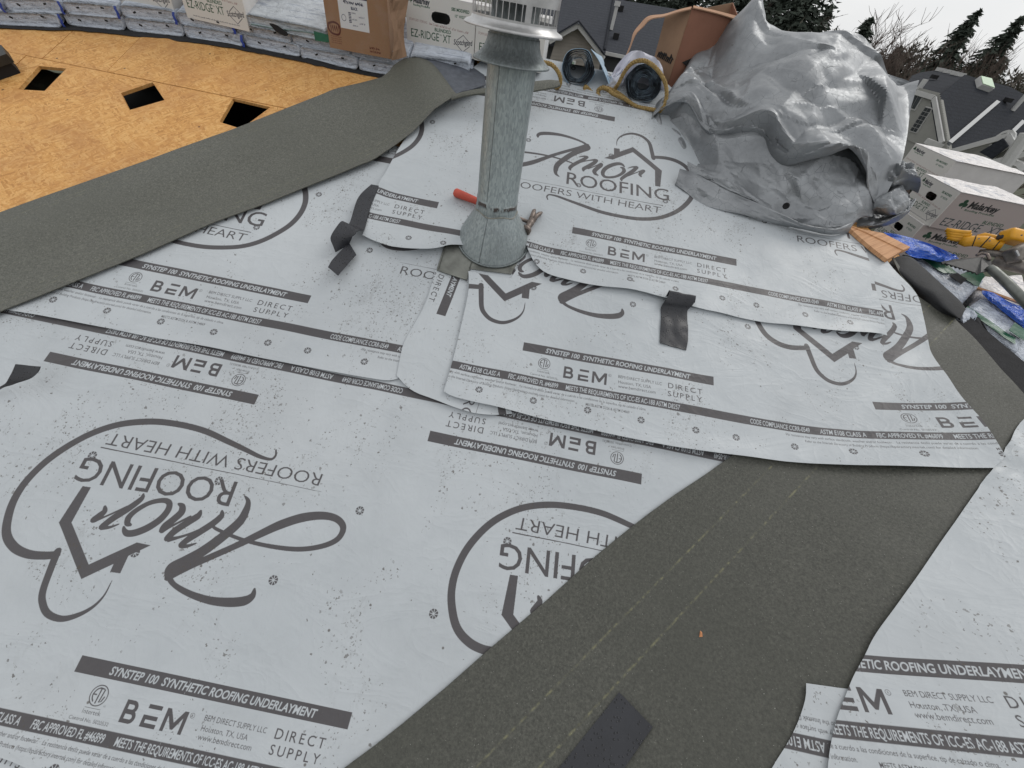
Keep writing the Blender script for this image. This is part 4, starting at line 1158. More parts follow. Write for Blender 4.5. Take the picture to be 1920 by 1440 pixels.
ribbon('tape_strip', [[(z4(660, 180), z4(757, 195), .012), (z4(560, 268), z4(722, 290), .012), (z4(480, 370), z4(675, 400), .010), (z4(430, 520), z4(620, 560), .008), (z4(378, 680), z4(575, 745), .008), (z4(330, 668), z4(540, 765), .022), (z4(272, 655), z4(492, 772), .034), (z4(200, 745), z4(450, 815), .034), (z4(136, 862), z4(420, 848), .028), (z4(165, 960), z4(395, 900), .012), (z4(200, 1050), z4(370, 950), -.008)],
                      [(z4(372, 925), z4(467, 1082), -.004), (z4(300, 1000), z4(405, 1145), .000), (z4(215, 1085), z4(330, 1235), .004), (z4(150, 1160), z4(270, 1300), .014), (z4(104, 1240), z4(236, 1348), .026)]],
       'long black tape curled into a loop beside the left end of the top sheet', wr=.001)
z9 = lambda x, y: (x / 9.6, 660 + y / 9.6)
ribbon('tape_strip', [[(z9(285, 218), z9(728, 262), .055), (z9(250, 300), z9(690, 350), .048), (z9(190, 430), z9(560, 470), .036), (z9(110, 555), z9(300, 565), .020), (z9(0, 625), z9(40, 650), .0), (z9(-160, 690), z9(-140, 760), -.01)]],
       'torn black tape end curling up at the left edge of the lowest big sheet')
ribbon('tape_strip', [[((1161, 1298), (1224, 1363), -.012), ((1134, 1332), (1207, 1388), -.012), ((1080, 1400), (1171, 1440), -.012), ((1020, 1475), (1110, 1530), -.012)]],
       'flat black tape piece beaded with rain on the wide dark strip', wr=.002)

# ------------------------------------------------------------------ vent pipe
PX, PY = .700, 1.352
pb = Vector((PX, PY, T * PY))
vp = thing('vent_pipe', 'round galvanised vent pipe with storm collar and screened cap standing on the roof', 'vent pipe', pb)
fl = MB()
pts = [tuple(p) for p in PL['flange']]
tp = [Vector((x, y, T * y + .0225)) for x, y in pts]
# fold the plate along its edges a little: subdivide by fan
cen = sum(tp, Vector()) / len(tp)
fl.add([cen] + tp + [p - NM * .0015 for p in tp], [(0, i + 1, (i + 1) % len(tp) + 1) for i in range(len(tp))] + [(i + 1, i + 1 + len(tp), (i + 1) % len(tp) + 1 + len(tp), (i + 1) % len(tp) + 1) for i in range(len(tp))])
M_FLANGE = simple('stained_flashing_plate', (.20, .205, .185), .5, .5, .55, 9, .3, 60)
fl.build('flange_plate', M_FLANGE, vp)
# hemmed lips on the plate
for a, b in ((0, 1), (8, 0)):
    m = MB(); m.tube([tp[a] + NM * .002, tp[b] + NM * .002], .0035, 6); m.build('hem', M_FLANGE, vp, smooth=True)
cone = MB(); nseg = 56
q = Vector((0, 0, 1)).rotation_difference(NM).to_matrix()
base_c = Vector((PX + .002, PY + .010, T * (PY + .010) + .026))
ZJ = .708
rws = []
for t in np.linspace(0, 1, 14):
    r = []
    for k in range(nseg + 1):
        a = 2 * math.pi * k / nseg
        b0 = base_c + q @ Vector((.134 * math.cos(a), .134 * math.sin(a), 0))
        t0 = Vector((PX + .0715 * math.cos(a), PY + .0715 * math.sin(a), ZJ))
        e = t ** 1.02
        p = b0 * (1 - e) + t0 * e
        bl = 1 + .012 * math.sin(math.pi * t)
        ax = Vector((PX, PY, p.z))
        r.append(ax + (p - ax) * bl)
    rws.append(r)
cone.grid(rws)
cone.build('flashing_cone', M_GALV, vp, smooth=True)
m = MB(); m.tube([base_c + q @ Vector((.1365 * math.cos(a), .1365 * math.sin(a), .001)) for a in np.linspace(0, 2 * math.pi, 57)], .0042, 8, False)
m.build('cone_rim', M_GALVD, vp, smooth=True)
m = MB(); k0 = int(nseg * .722)
m.tube([Vector(rws[i][k0]) for i in range(14)], .0016, 6); m.build('cone_seam', M_GALVD, vp, smooth=True)
def mat_pipe():
    m, nt, b = new_mat('pipe_with_old_sealant')
    p = objc(nt); sp_ = nt.nodes.new('ShaderNodeSeparateXYZ'); nt.links.new(p, sp_.inputs[0])
    st = nz(nt, mapping(nt, p, (230, 230, 14)), 1.0, 5, .6); bg = nz(nt, p, 9, 4)
    sp = N(nt, 'ShaderNodeTexVoronoi', 'Color', Vector=mapping(nt, p, (1, 1, .3)), Scale=260.0)
    s = nt.nodes.new('ShaderNodeSeparateColor'); nt.links.new(sp, s.inputs[0])
    f = mth(nt, 'ADD', mth(nt, 'MULTIPLY', s.outputs[0], .42), mth(nt, 'MULTIPLY', st, .58))
    col = ramp(nt, f, (.22, (.25, .285, .29)), (.5, (.33, .375, .38)), (.75, (.41, .46, .46)))
    col = mix(nt, col, (.22, .25, .245), mth(nt, 'MULTIPLY', ramp(nt, bg, (.5, 0.0), (.8, 1.0)), .5))
    # ragged line of old sealant round the joint
    zz = mth(nt, 'ADD', sp_.outputs['Z'], mth(nt, 'MULTIPLY', nz(nt, p, 26, 4), .022))
    d = mth(nt, 'ABSOLUTE', mth(nt, 'SUBTRACT', zz, ZJ + .033 - pb.z))
    w = ramp(nt, d, (.004, 1.0), (.009, 0.0))
    gp = ramp(nt, nz(nt, mapping(nt, p, (1, 1, .5)), 38, 4, .7), (.42, 0.0), (.52, 1.0))
    w = mth(nt, 'MULTIPLY', w, gp)
    col = mix(nt, col, (.055, .042, .036), w)
    setin(nt, b.inputs['Base Color'], col)
    setin(nt, b.inputs['Metallic'], mth(nt, 'MULTIPLY', mth(nt, 'SUBTRACT', 1.0, w), .7))
    setin(nt, b.inputs['Roughness'], ramp(nt, s.outputs[1], (0.0, .36), (1.0, .52)))
    setin(nt, b.inputs['Normal'], bump(nt, w, .8, .004, bump(nt, st, .12, .002)))
    return m
M_PIPE = mat_pipe()
m = MB(); m.lathe([(.072, ZJ - .012), (.0735, ZJ - .004), (.0735, ZJ + .008), (.0722, ZJ + .013), (.0722, ZJ + .038), (.0705, ZJ + .042), (.0702, 1.13), (.0702, 1.16)], (PX, PY, 0), 64)
m.build('pipe_shaft', M_PIPE, vp, smooth=True)
m = MB(); m.tube([Vector((PX + .0705 * math.cos(a), PY + .0705 * math.sin(a), z)) for z, a in [(z, -math.pi * .62) for z in np.linspace(ZJ + .04, 1.12, 4)]], .0012, 5); m.build('pipe_seam', M_GALVD, vp)
# crimped lead-coloured band below the joint
m = MB(); m.tube([Vector((PX + (.0745 + .0012 * math.sin(9 * a)) * math.cos(a), PY + (.0745 + .0012 * math.sin(9 * a)) * math.sin(a), ZJ - .006 + .004 * math.sin(5 * a + 1))) for a in np.linspace(0, 2 * math.pi, 97)], .0022, 6, False)
m.build('sealant_bead', simple('aged_sealant', (.24, .235, .2), .6, 0, .3, 60), vp, smooth=True)
m = MB(); m.lathe([(.0715, 1.172), (.074, 1.158), (.080, 1.144), (.092, 1.130), (.108, 1.119), (.110, 1.1155), (.1085, 1.114), (.094, 1.122), (.078, 1.138), (.072, 1.15)], (PX - .003, PY, 0), 56)
m.build('storm_collar', M_GALVD, vp, smooth=True)
m = MB(); m.lathe([(.0688, 1.15), (.0688, 1.196)], (PX - .003, PY, 0), 48); m.build('cap_neck', M_GALVD, vp, smooth=True)
CPX, CPY = PX - .006, PY
m = MB(); m.lathe([(.066, 1.191), (.112, 1.186), (.1335, 1.1835), (.1345, 1.186), (.131, 1.1905), (.1165, 1.196), (.1145, 1.203)], (CPX, CPY, 0), 64)
m.build('cap_base', M_ALU, vp, smooth=True)
m = MB(); R1 = .1145
for z0, z1 in ((1.200, 1.2075), (1.2385, 1.262), (1.294, 1.304)):
    m.lathe([(R1, z0), (R1, z1), (R1 - .0012, z1), (R1 - .0012, z0), (R1, z0)], (CPX, CPY, 0), 64)
m.build('screen_bands', M_ALU, vp, smooth=False)
nb = 44
for k in range(nb):
    a = 2 * math.pi * (k + .5) / nb + .35
    wide = .016 if k % 11 == 0 else .0022
    rot = Matrix.Rotation(a, 3, 'Z')
    for z0, z1 in ((1.2065, 1.240), (1.2605, 1.296)):
        mm = MB(); mm.box((CPX + (R1 - .0007) * math.cos(a), CPY + (R1 - .0007) * math.sin(a), (z0 + z1) / 2), (.0014, wide, z1 - z0), rot)
        mm.build('screen_bar', M_ALU, vp)
m = MB(); m.lathe([(.0, 1.345), (.06, 1.338), (.12, 1.318), (.14, 1.306), (.14, 1.302), (.0, 1.305)], (CPX, CPY, 0), 48); m.build('cap_lid', M_ALU, vp, smooth=True)
m = MB(); m.lathe([(.064, 1.15), (.064, 1.25), (.0, 1.25)], (CPX, CPY, 0), 40); m.build('inner_pipe', M_GALVD, vp, smooth=True)

# ------------------------------------------------------------------ hammer behind the pipe
ham = thing('hammer', 'claw hammer with a red-orange grip lying behind the vent pipe', 'hammer', on_roof(920, 385, .036))
h0, h1 = on_roof(852, 360, .052), on_roof(1000, 420, .056)
ax = (h1 - h0).normalized(); L = (h1 - h0).length
def along(t, up=0, side=0):
    return h0 + ax * (L * t) + NM * up + ax.cross(NM) * side
m = MB(); m.tube([along(0, .001), along(.02), along(.12), along(.25), along(.36), along(.43)], [.0115, .0165, .0155, .0135, .0125, .0105], 14)
m.build('grip', simple('red_rubber_grip', (.50, .075, .045), .5, 0, .15, 40, .15, 200), ham, smooth=True)
M_STEELR = simple('rusty_tool_steel', (.20, .165, .145), .48, .7, .45, 40, .2, 150)
m = MB(); m.tube([along(.42), along(.6), along(.95)], [.007, .0062, .007], 10); m.build('shank', M_STEELR, ham, smooth=True)
sd = ax.cross(NM)     # towards the viewer or away, along the slope
if sd.y > 0: sd = -sd
m = MB(); c0 = along(.965); hs = 1.3
m.tube([c0 - sd * .012 * hs, c0 + sd * .004 * hs, c0 + sd * .016 * hs, c0 + sd * .022 * hs], [.0105 * hs, .0105 * hs, .0085 * hs, .0095 * hs], 12)
m.tube([c0 + sd * .021 * hs, c0 + sd * .026 * hs, c0 + sd * .036 * hs, c0 + sd * .037 * hs], [.0095 * hs, .0145 * hs, .0145 * hs, .0125 * hs], 16)
m.build('head', M_STEELR, ham, smooth=True)
for s_ in (-1, 1):
    m = MB(); m.tube([c0 - sd * .008 * hs + ax * (.004 * s_), c0 - sd * .028 * hs + ax * (.007 * s_) + NM * .004, c0 - sd * .046 * hs + ax * (.0125 * s_) - NM * .001, c0 - sd * .060 * hs + ax * (.0145 * s_) - NM * .010], [.0105, .0095, .0085, .005], 8)
    m.build('claw', M_STEELR, ham, smooth=True)

# orange chip on the dark strip
cp = on_roof(1313, 1190, .015)
m = MB(); m.add([cp + Vector((-.004, -.006, 0)), cp + Vector((.003, -.005, .004)), cp + Vector((.005, .006, .002)), cp + Vector((-.001, .008, .005)), cp + Vector((0, 0, .007))], [(0, 1, 4), (1, 2, 4), (2, 3, 4), (3, 0, 4), (3, 2, 1, 0)])
tag(m.build('wood_chip', simple('orange_chip', (.62, .27, .12), .7), None, cp), 'tiny orange wood chip on the wide dark strip', 'wood chip')

# dark box vent at the left edge of the bare boards
bv = thing('box_vent', 'dark sheet metal box vent on the bare boards at the left edge', 'roof vent', (-1.60, 1.70, T * 1.70))
v0 = [on_roof(*p) for p in ((-90, 175), (5, 128), (14, 104), (-70, 130))]
up = NM * .085
m = MB()
tpv = [on_roof(-70, 128, .075), on_roof(12, 101, .075), on_roof(2, 84, .075), on_roof(-80, 95, .075)]
low = [p - NM * .03 for p in tpv]
m.add([*tpv, *low], [(0, 1, 2, 3), (0, 4, 5, 1), (1, 5, 6, 2), (2, 6, 7, 3), (3, 7, 4, 0), (7, 6, 5, 4)])
m.build('hood', simple('dark_painted_metal', (.035, .036, .034), .5, .3, .2, 30), bv)
m = MB(); cc = sum(low, Vector()) / 4
ins_ = [cc + (p - cc) * .82 for p in low]; gr = [p - NM * (.045) for p in ins_]
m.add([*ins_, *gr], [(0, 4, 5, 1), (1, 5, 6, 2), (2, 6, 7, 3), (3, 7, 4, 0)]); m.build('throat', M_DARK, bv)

# ------------------------------------------------------------------ silver tarpaulin heap
def tarp_rows(rows):
    return [[np.array(at(px, py, D)) for px, py, D in r] for r in rows]
def R4(pts, Ds): return [(p[0], p[1], d) for p, d in zip(pts, Ds)]
D0 = [2.27, 2.27, 2.24, 2.16, 2.12, 2.12, 2.10, 2.10, 2.14, 2.20, 2.25, 2.34]
def Dn(k): return [d + k for d in D0]
lip = [(1219, 226), (1245, 201), (1287, 192), (1317, 241), (1345, 253), (1423, 247), (1455, 279), (1495, 300), (1545, 300), (1590, 297), (1628, 330), (1648, 390)]
r1 = [(1226, 210), (1258, 180), (1295, 170), (1330, 200), (1368, 215), (1420, 205), (1465, 225), (1510, 245), (1560, 245), (1612, 240), (1660, 270), (1686, 315)]
r2 = [(1246, 188), (1280, 148), (1310, 138), (1345, 150), (1385, 160), (1425, 150), (1475, 165), (1525, 180), (1575, 190), (1630, 195), (1672, 215), (1700, 262)]
r3 = [(1268, 162), (1298, 112), (1332, 92), (1365, 90), (1400, 98), (1440, 112), (1485, 116), (1540, 125), (1590, 135), (1640, 145), (1685, 170), (1708, 205)]
r4 = [(1284, 140), (1315, 88), (1350, 55), (1383, 33), (1408, 25), (1427, 62), (1475, 76), (1522, 76), (1570, 86), (1640, 109), (1693, 130), (1724, 150)]
r5 = [(1300, 170), (1330, 120), (1362, 85), (1392, 60), (1412, 50), (1432, 90), (1478, 110), (1525, 110), (1572, 120), (1640, 140), (1690, 160), (1715, 175)]
lipb = [(x + 1, y - 7) for x, y in lip]
tuck = [(x + 2, y - 20) for x, y in lip]
def tri_field(seed, n, aspect):
    """crumple folds: random heights on an irregular triangulation, flat between straight creases"""
    from mathutils.geometry import delaunay_2d_cdt
    r = random.Random(seed); k = max(3, int(math.sqrt(n)))
    pts = [Vector((x, y)) for x in (-.4, .33, 1.4 * 1.0) for y in (-.4, .5, 1.4)]
    pts += [Vector((r.uniform(-.15, 1.15), r.uniform(-.15, 1.15))) for _ in range(n)]
    vs, es, fs, ov, oe, of = delaunay_2d_cdt([Vector((p.x * aspect, p.y)) for p in pts], [], [], 0, 1e-6)
    h = [r.gauss(0, .5) for _ in vs]
    return [(v.x / aspect, v.y) for v in vs], fs, h
def eval_field(f, nr, nc, shear=0.0):
    vs, fs, h = f; H = np.zeros((nr, nc))
    U, V = np.meshgrid(np.linspace(0, 1, nc), np.linspace(0, 1, nr))
    V = np.clip(V + shear * (U - .5), -.38, 1.38)
    for t in fs:
        (ax, ay), (bx, by), (cx, cy) = (vs[i] for i in t)
        d = (by - cy) * (ax - cx) + (cx - bx) * (ay - cy)
        if abs(d) < 1e-12: continue
        l0 = ((by - cy) * (U - cx) + (cx - bx) * (V - cy)) / d; l1 = ((cy - ay) * (U - cx) + (ax - cx) * (V - cy)) / d
        m = (l0 >= -1e-9) & (l1 >= -1e-9) & (l0 + l1 <= 1 + 1e-9)
        H[m] = (l0 * h[t[0]] + l1 * h[t[1]] + (1 - l0 - l1) * h[t[2]])[m]
    return H
def crumple(g, amp, seed, edge=True, n0=26, aspect=1.4):
    nr, nc = len(g), len(g[0]); A = np.array([[np.array(p) for p in r] for r in g])
    H = eval_field(tri_field(seed * 3 + 1, n0, aspect * .8), nr, nc)
    H = H + eval_field(tri_field(seed * 3 + 2, n0 * 4, aspect * .42), nr, nc, .35) * .52
    H = H + eval_field(tri_field(seed * 3 + 3, n0 * 14, aspect * .34), nr, nc, -.3) * .19 + eval_field(tri_field(seed * 3 + 5, n0 * 40, aspect * .4), nr, nc, .2) * .05
    K = np.ones((nr, nc))
    if edge:
        I, J = np.meshgrid(np.arange(nr), np.arange(nc), indexing='ij')
        K = np.minimum(np.minimum(I, nr - 1 - I) / (nr * .10) + .12, 1) * np.minimum(np.minimum(J, nc - 1 - J) / (nc * .08) + .08, 1)
    n = np.array(CL)[None, None] - A; n /= np.linalg.norm(n, axis=2, keepdims=True); n = n * .75 + np.array((0, 0, .65)); n /= np.linalg.norm(n, axis=2, keepdims=True)
    A = A + n * (amp * H * K)[..., None]
    return [[A[i, j] for j in range(nc)] for i in range(nr)]
tarp = thing('tarpaulin', 'big crumpled silver tarpaulin heaped on the right end of the roof', 'tarpaulin', (1.72, 1.95, T * 1.95))
rows = [R4(tuck, Dn(.10)), R4(lipb, Dn(.035)), R4(lip, Dn(0)), R4(r1, Dn(.05)), R4(r2, Dn(.17)), R4(r3, Dn(.33)), R4(r4, Dn(.52)), R4(r5, Dn(.72))]
g = crumple(net(tarp_rows(rows), 20, 17), .082, 1, n0=30)
m = MB(); m.grid(g, None, 0, False); m.build('top_fold', M_TARP, tarp, smooth=True, solid=.002, auto=16)
# second layer, bulging out below the lip
b0 = [(1224, 205), (1250, 190), (1290, 182), (1322, 225), (1350, 238), (1420, 232), (1460, 262), (1500, 282), (1548, 285), (1592, 280), (1626, 315), (1640, 372)]
b1 = [(1221, 236), (1248, 240), (1286, 248), (1322, 285), (1365, 300), (1420, 308), (1468, 330), (1510, 350), (1556, 362), (1598, 368), (1622, 385), (1636, 405)]
b2 = [(1226, 252), (1250, 292), (1281, 315), (1314, 335), (1348, 354), (1392, 378), (1440, 399), (1490, 421), (1545, 438), (1578, 440), (1600, 420), (1612, 398)]
b3 = [(1230, 250), (1254, 285), (1285, 306), (1318, 326), (1352, 345), (1396, 368), (1444, 389), (1494, 411), (1548, 430), (1580, 432), (1604, 414), (1618, 394)]
D1 = [2.30, 2.28, 2.24, 2.18, 2.15, 2.15, 2.15, 2.15, 2.19, 2.25, 2.30, 2.38]
D2 = [2.26, 2.17, 2.08, 2.03, 2.00, 2.02, 2.05, 2.09, 2.16, 2.20, 2.26, 2.34]
rows = [R4(b0, [d + .05 for d in D1]), R4(b1, [d - .05 for d in D1]), R4(b2, D2), R4(b3, [d + .07 for d in D2])]
g = crumple(net(tarp_rows(rows), 30, 17), .055, 4, n0=26, aspect=2.5)
m = MB(); m.grid(g); m.build('lower_fold', M_TARP, tarp, smooth=True, solid=.002, auto=16)
# bottom layer lying on the sheet
c0 = [(1275, 320), (1300, 328), (1340, 348), (1390, 372), (1450, 398), (1510, 425), (1565, 432), (1600, 420)]
c1 = [(1266, 345), (1290, 362), (1325, 384), (1380, 400), (1445, 418), (1500, 430), (1556, 441), (1590, 436)]
def rf(px, py, l): return np.array(on_roof(px, py, l))
g = net([[rf(x, y - 4, .085) for x, y in c0], [rf(x, y, .066) for x, y in [((a[0] + b[0]) / 2, (a[1] + b[1]) / 2) for a, b in zip(c0, c1)]], [rf(x, y, .042) for x, y in c1], [rf(x + 1, y - 1, .036) for x, y in c1]], 7, 12)
g = crumple(g, .016, 9, aspect=4)
m = MB(); m.grid(g); m.build('bottom_fold', M_TARP, tarp, smooth=True, solid=.002, auto=16)
# bunched tail on the right, dark hollows between
for i, (rws, amp) in enumerate((
    ([[(1640, 268, 2.45), (1668, 285, 2.47), (1692, 300, 2.5), (1712, 312, 2.52)], [(1640, 305, 2.36), (1668, 315, 2.38), (1694, 312, 2.42), (1718, 325, 2.46)], [(1645, 345, 2.38), (1670, 345, 2.38), (1698, 335, 2.42), (1726, 342, 2.46)], [(1660, 350, 2.5), (1680, 352, 2.5), (1700, 352, 2.52), (1722, 362, 2.54)]], .035),
    ([[(1636, 352, 2.46), (1664, 352, 2.46), (1690, 352, 2.48), (1706, 366, 2.5)], [(1634, 372, 2.36), (1664, 368, 2.36), (1694, 372, 2.4), (1706, 384, 2.46)], [(1630, 398, 2.34), (1664, 400, 2.34), (1692, 396, 2.4), (1702, 394, 2.46)], [(1634, 402, 2.44), (1664, 404, 2.46), (1690, 400, 2.48), (1700, 398, 2.5)]], .03),
    ([[(1622, 300, 2.5), (1648, 340, 2.55), (1690, 372, 2.58), (1718, 372, 2.6)], [(1620, 380, 2.44), (1648, 392, 2.48), (1686, 398, 2.5), (1714, 380, 2.55)], [(1600, 425, 2.34), (1640, 424, 2.38), (1680, 412, 2.44), (1704, 396, 2.5)], [(1606, 430, 2.42), (1642, 428, 2.46), (1680, 416, 2.5), (1702, 400, 2.55)]], .03))):
    g = crumple(net(tarp_rows(rws), 18, 22), amp * 1.2, 14 + 5 * i, n0=14)
    m = MB(); m.grid(g); m.build('bunched_fold', M_TARP, tarp, smooth=True, solid=.002, auto=16)
for px, py, D in ((1474, 386, 2.035), (1404, 400, 2.0), (1268, 348, 2.0)):
    c = at(px, py, D); n = (CL - c).normalized()
    m = MB(); m.lathe([(.0, .001), (.006, .001), (.0065, .0035), (.011, .003), (.0125, 0), (.011, -.002)], c, 20, n); m.build('eyelet', M_DARK, tarp, smooth=True)

# ------------------------------------------------------------------ wrapped shingle bundles along the ridge (left)
def slab(front, back_len, wid, z_off, th, seed, mats, uvflip=False, follow=True, yaw=0.0, sag=.0):
    """soft-edged bundle lying up and over the ridge; front = (x centre, y of the near end)"""
    n1, n2 = 12, 6; mb = MB(); r = random.Random(seed)
    prof = []                     # closed cross section, across the width
    k = 22
    for a in range(k):
        t = 2 * math.pi * a / k
        cx = math.copysign(abs(math.cos(t)) ** .2, math.cos(t)); cz = math.copysign(abs(math.sin(t)) ** .28, math.sin(t))
        prof.append((cx * wid / 2 * .985, cz * th / 2))
    P, U = [], []
    for i in range(n1 + 3):
        t = min(max((i - 1) / n1, 0), 1); sc = 1.0
        ofs = 0
        if i == 0: sc, ofs = .90, .004
        if i == n1 + 2: sc = .3
        if i == 0: t = 0
        row, ur = [], []
        for a in range(k + 1):
            px, pz = prof[a % k]
            y = front[1] + back_len * t + (.010 if i == 0 else 0)
            x = front[0] + px * sc
            dx, dy = x - front[0], y - front[1]
            xx = front[0] + dx * math.cos(yaw) - dy * math.sin(yaw); yy = front[1] + dx * math.sin(yaw) + dy * math.cos(yaw)
            wv = noise.noise(Vector((xx * 11 + seed, yy * 9, pz * 60)))
            z = (sz(xx, yy) if follow else 0) + z_off + th / 2 + pz * (sc if i == 0 else 1) + wv * .0035 - sag * abs(px) / wid
            row.append(np.array((xx + .003 * wv, yy, z))); ur.append((.02 + .9 * (px / wid + .5), .12 + .76 * (pz / th + .5)))
        P.append(row); U.append(ur)
    mb.grid(P, U, 0, True)
    mb.face([P[0][a] for a in reversed(range(k))], [U[0][a] for a in reversed(range(k))])
    return mb
bl = 'white wrapped shingle bundle '
yfront = lambda x: float(np.interp(x, [-2.6, -1.72, -1.42, -1.01, -.62, -.2, .15, .5], [1.80, 1.965, 2.045, 2.118, 2.140, 2.138, 2.150, 2.20]))
edges_lo = [-2.34, -2.02, -1.73, -1.455, -1.20, -.94, -.665, -.395, -.12, .14, .41]
edges_up = [-2.20, -1.90, -1.66, -1.43, -1.20, -.955, -.69, -.43, -.15, .12, .40]
whereL = ['leftmost', 'left of the first blue tape', 'at the first blue tape', 'between the two blue tapes', 'left of the tipped carton', 'under the tipped carton', 'under the second carton', 'below the bag with the dark hole', 'under the brown carton', 'behind the curled strip end']
whereU = ['at the far left end', 'left of the blue tapes', 'next to the left blue tape', 'next to the right blue tape', 'beside the tipped carton', 'carrying the tipped carton', 'carrying the second carton', 'carrying the bag with the dark hole', 'carrying the brown carton', 'carrying the big upright carton']
for lev, (ed, nm) in enumerate(((edges_lo, whereL), (edges_up, whereU))):
    for i in range(len(ed) - 1):
        xa, xb = ed[i], ed[i + 1]; xc = (xa + xb) / 2
        sl = (yfront(xb) - yfront(xa)) / (xb - xa)
        b_ = thing('shingle_bundle', f'{"lower" if lev == 0 else "upper"} ' + bl + nm[i], 'shingle bundle', (xc, yfront(xc), sz(xc, yfront(xc)) + .004 + .043 * lev), 'white shingle bundles stacked along the ridge')
        mb = slab((xc, yfront(xc) + rng.uniform(-.006, .006) + .004 * lev), .62, xb - xa - .004, .004 + .0425 * lev, .043 + rng.uniform(-.002, .002), 31 * lev + i, M_WRAP, yaw=math.atan(sl) * .9)
        mb.build('wrapper', M_WRAP, b_, smooth=True)
        if (lev, i) in ((1, 2), (1, 3), (1, 4), (1, 5), (0, 2), (0, 6), (1, 6), (0, 3)):
            y0 = yfront(xa) - .0065; z0 = sz(xa, y0 + .006) + .004 + .0425 * lev
            m = MB(); m.grid([[Vector((xa - .006 + .012 * j + .003 * math.sin(k * 2.2 + i), y0 - .002 * math.sin(math.pi * k / 4), z0 + .043 * k / 4)) for j in range(2)] for k in range(5)])
            m.build('tape_band', M_BLUET, b_, solid=.001)
        for k in range(2):
            xk = xa + (.3 + .45 * k) * (xb - xa); yk = yfront(xk) - .004; zk = sz(xk, yk) + .004 + .0425 * lev + .028 + .006 * k
            m = MB(); m.box((xk, yk - .002, zk), (.012, .004, .006), Matrix.Rotation(.4 * rng.uniform(-1, 1), 3, 'Y')); m.build('wrapper_hole', M_DARK, b_)
# ragged black felt under them
pf = [(x, yfront(x) - .022 - .012 * noise.noise(Vector((x * 9, 1, 1))) - .008 * noise.noise(Vector((x * 30, 4, 1)))) for x in np.linspace(-2.5, .2, 90)]
pf += [(.2, 2.3), (-2.5, 2.3)]
drape('felt_strip', pf, M_FELT, .001, lambda X, Y: np.stack([X, Y], -1), step=.03, thick=.0015, label='ragged black felt strip under the ridge bundles at the top of the bare boards', cat='felt strip')
for (x, y, s_) in ((-.06, 2.02, .045), (.01, 2.04, .03)):
    pass
# open bag on top with a dark hole and green print
bg = thing('shingle_bundle', 'opened white bag of shingles with a dark hole and green label', 'shingle bundle', (-.42, 2.13, sz(-.42, 2.13) + .09), 'white shingle bundles stacked along the ridge')
slab((-.435, 2.128), .26, .37, .088, .040, 77, M_WRAP).build('wrapper', mat_wrap('plain_white_wrapper', (.52, .55, .58), False), bg, smooth=True)
m = MB(); c = onY(524, 56, 2.122)
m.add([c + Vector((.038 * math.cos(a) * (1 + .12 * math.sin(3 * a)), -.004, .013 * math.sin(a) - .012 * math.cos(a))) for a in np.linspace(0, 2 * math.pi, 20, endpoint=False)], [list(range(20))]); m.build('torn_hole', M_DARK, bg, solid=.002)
m = MB(); a_, b_, c_, d_ = [onY(*p, 2.116) for p in ((588, 58), (618, 66), (618, 80), (591, 76))]
m.face([a_, b_, c_, d_]); m.build('green_label', M_GREENW, bg, solid=.001)
m = MB(); m.grid([[onY(470 + 150 * t, 28 + 22 * t + 9 * k, 2.13 + .10 * (2 - k)) + Vector((0, 0, .002 * math.sin(9 * t + k))) for t in np.linspace(0, 1, 9)] for k in range(3)]); m.build('green_film', simple('grey_green_film', (.13, .24, .21), .3, 0, .3, 14, .4, 40), bg, smooth=True, solid=.001)

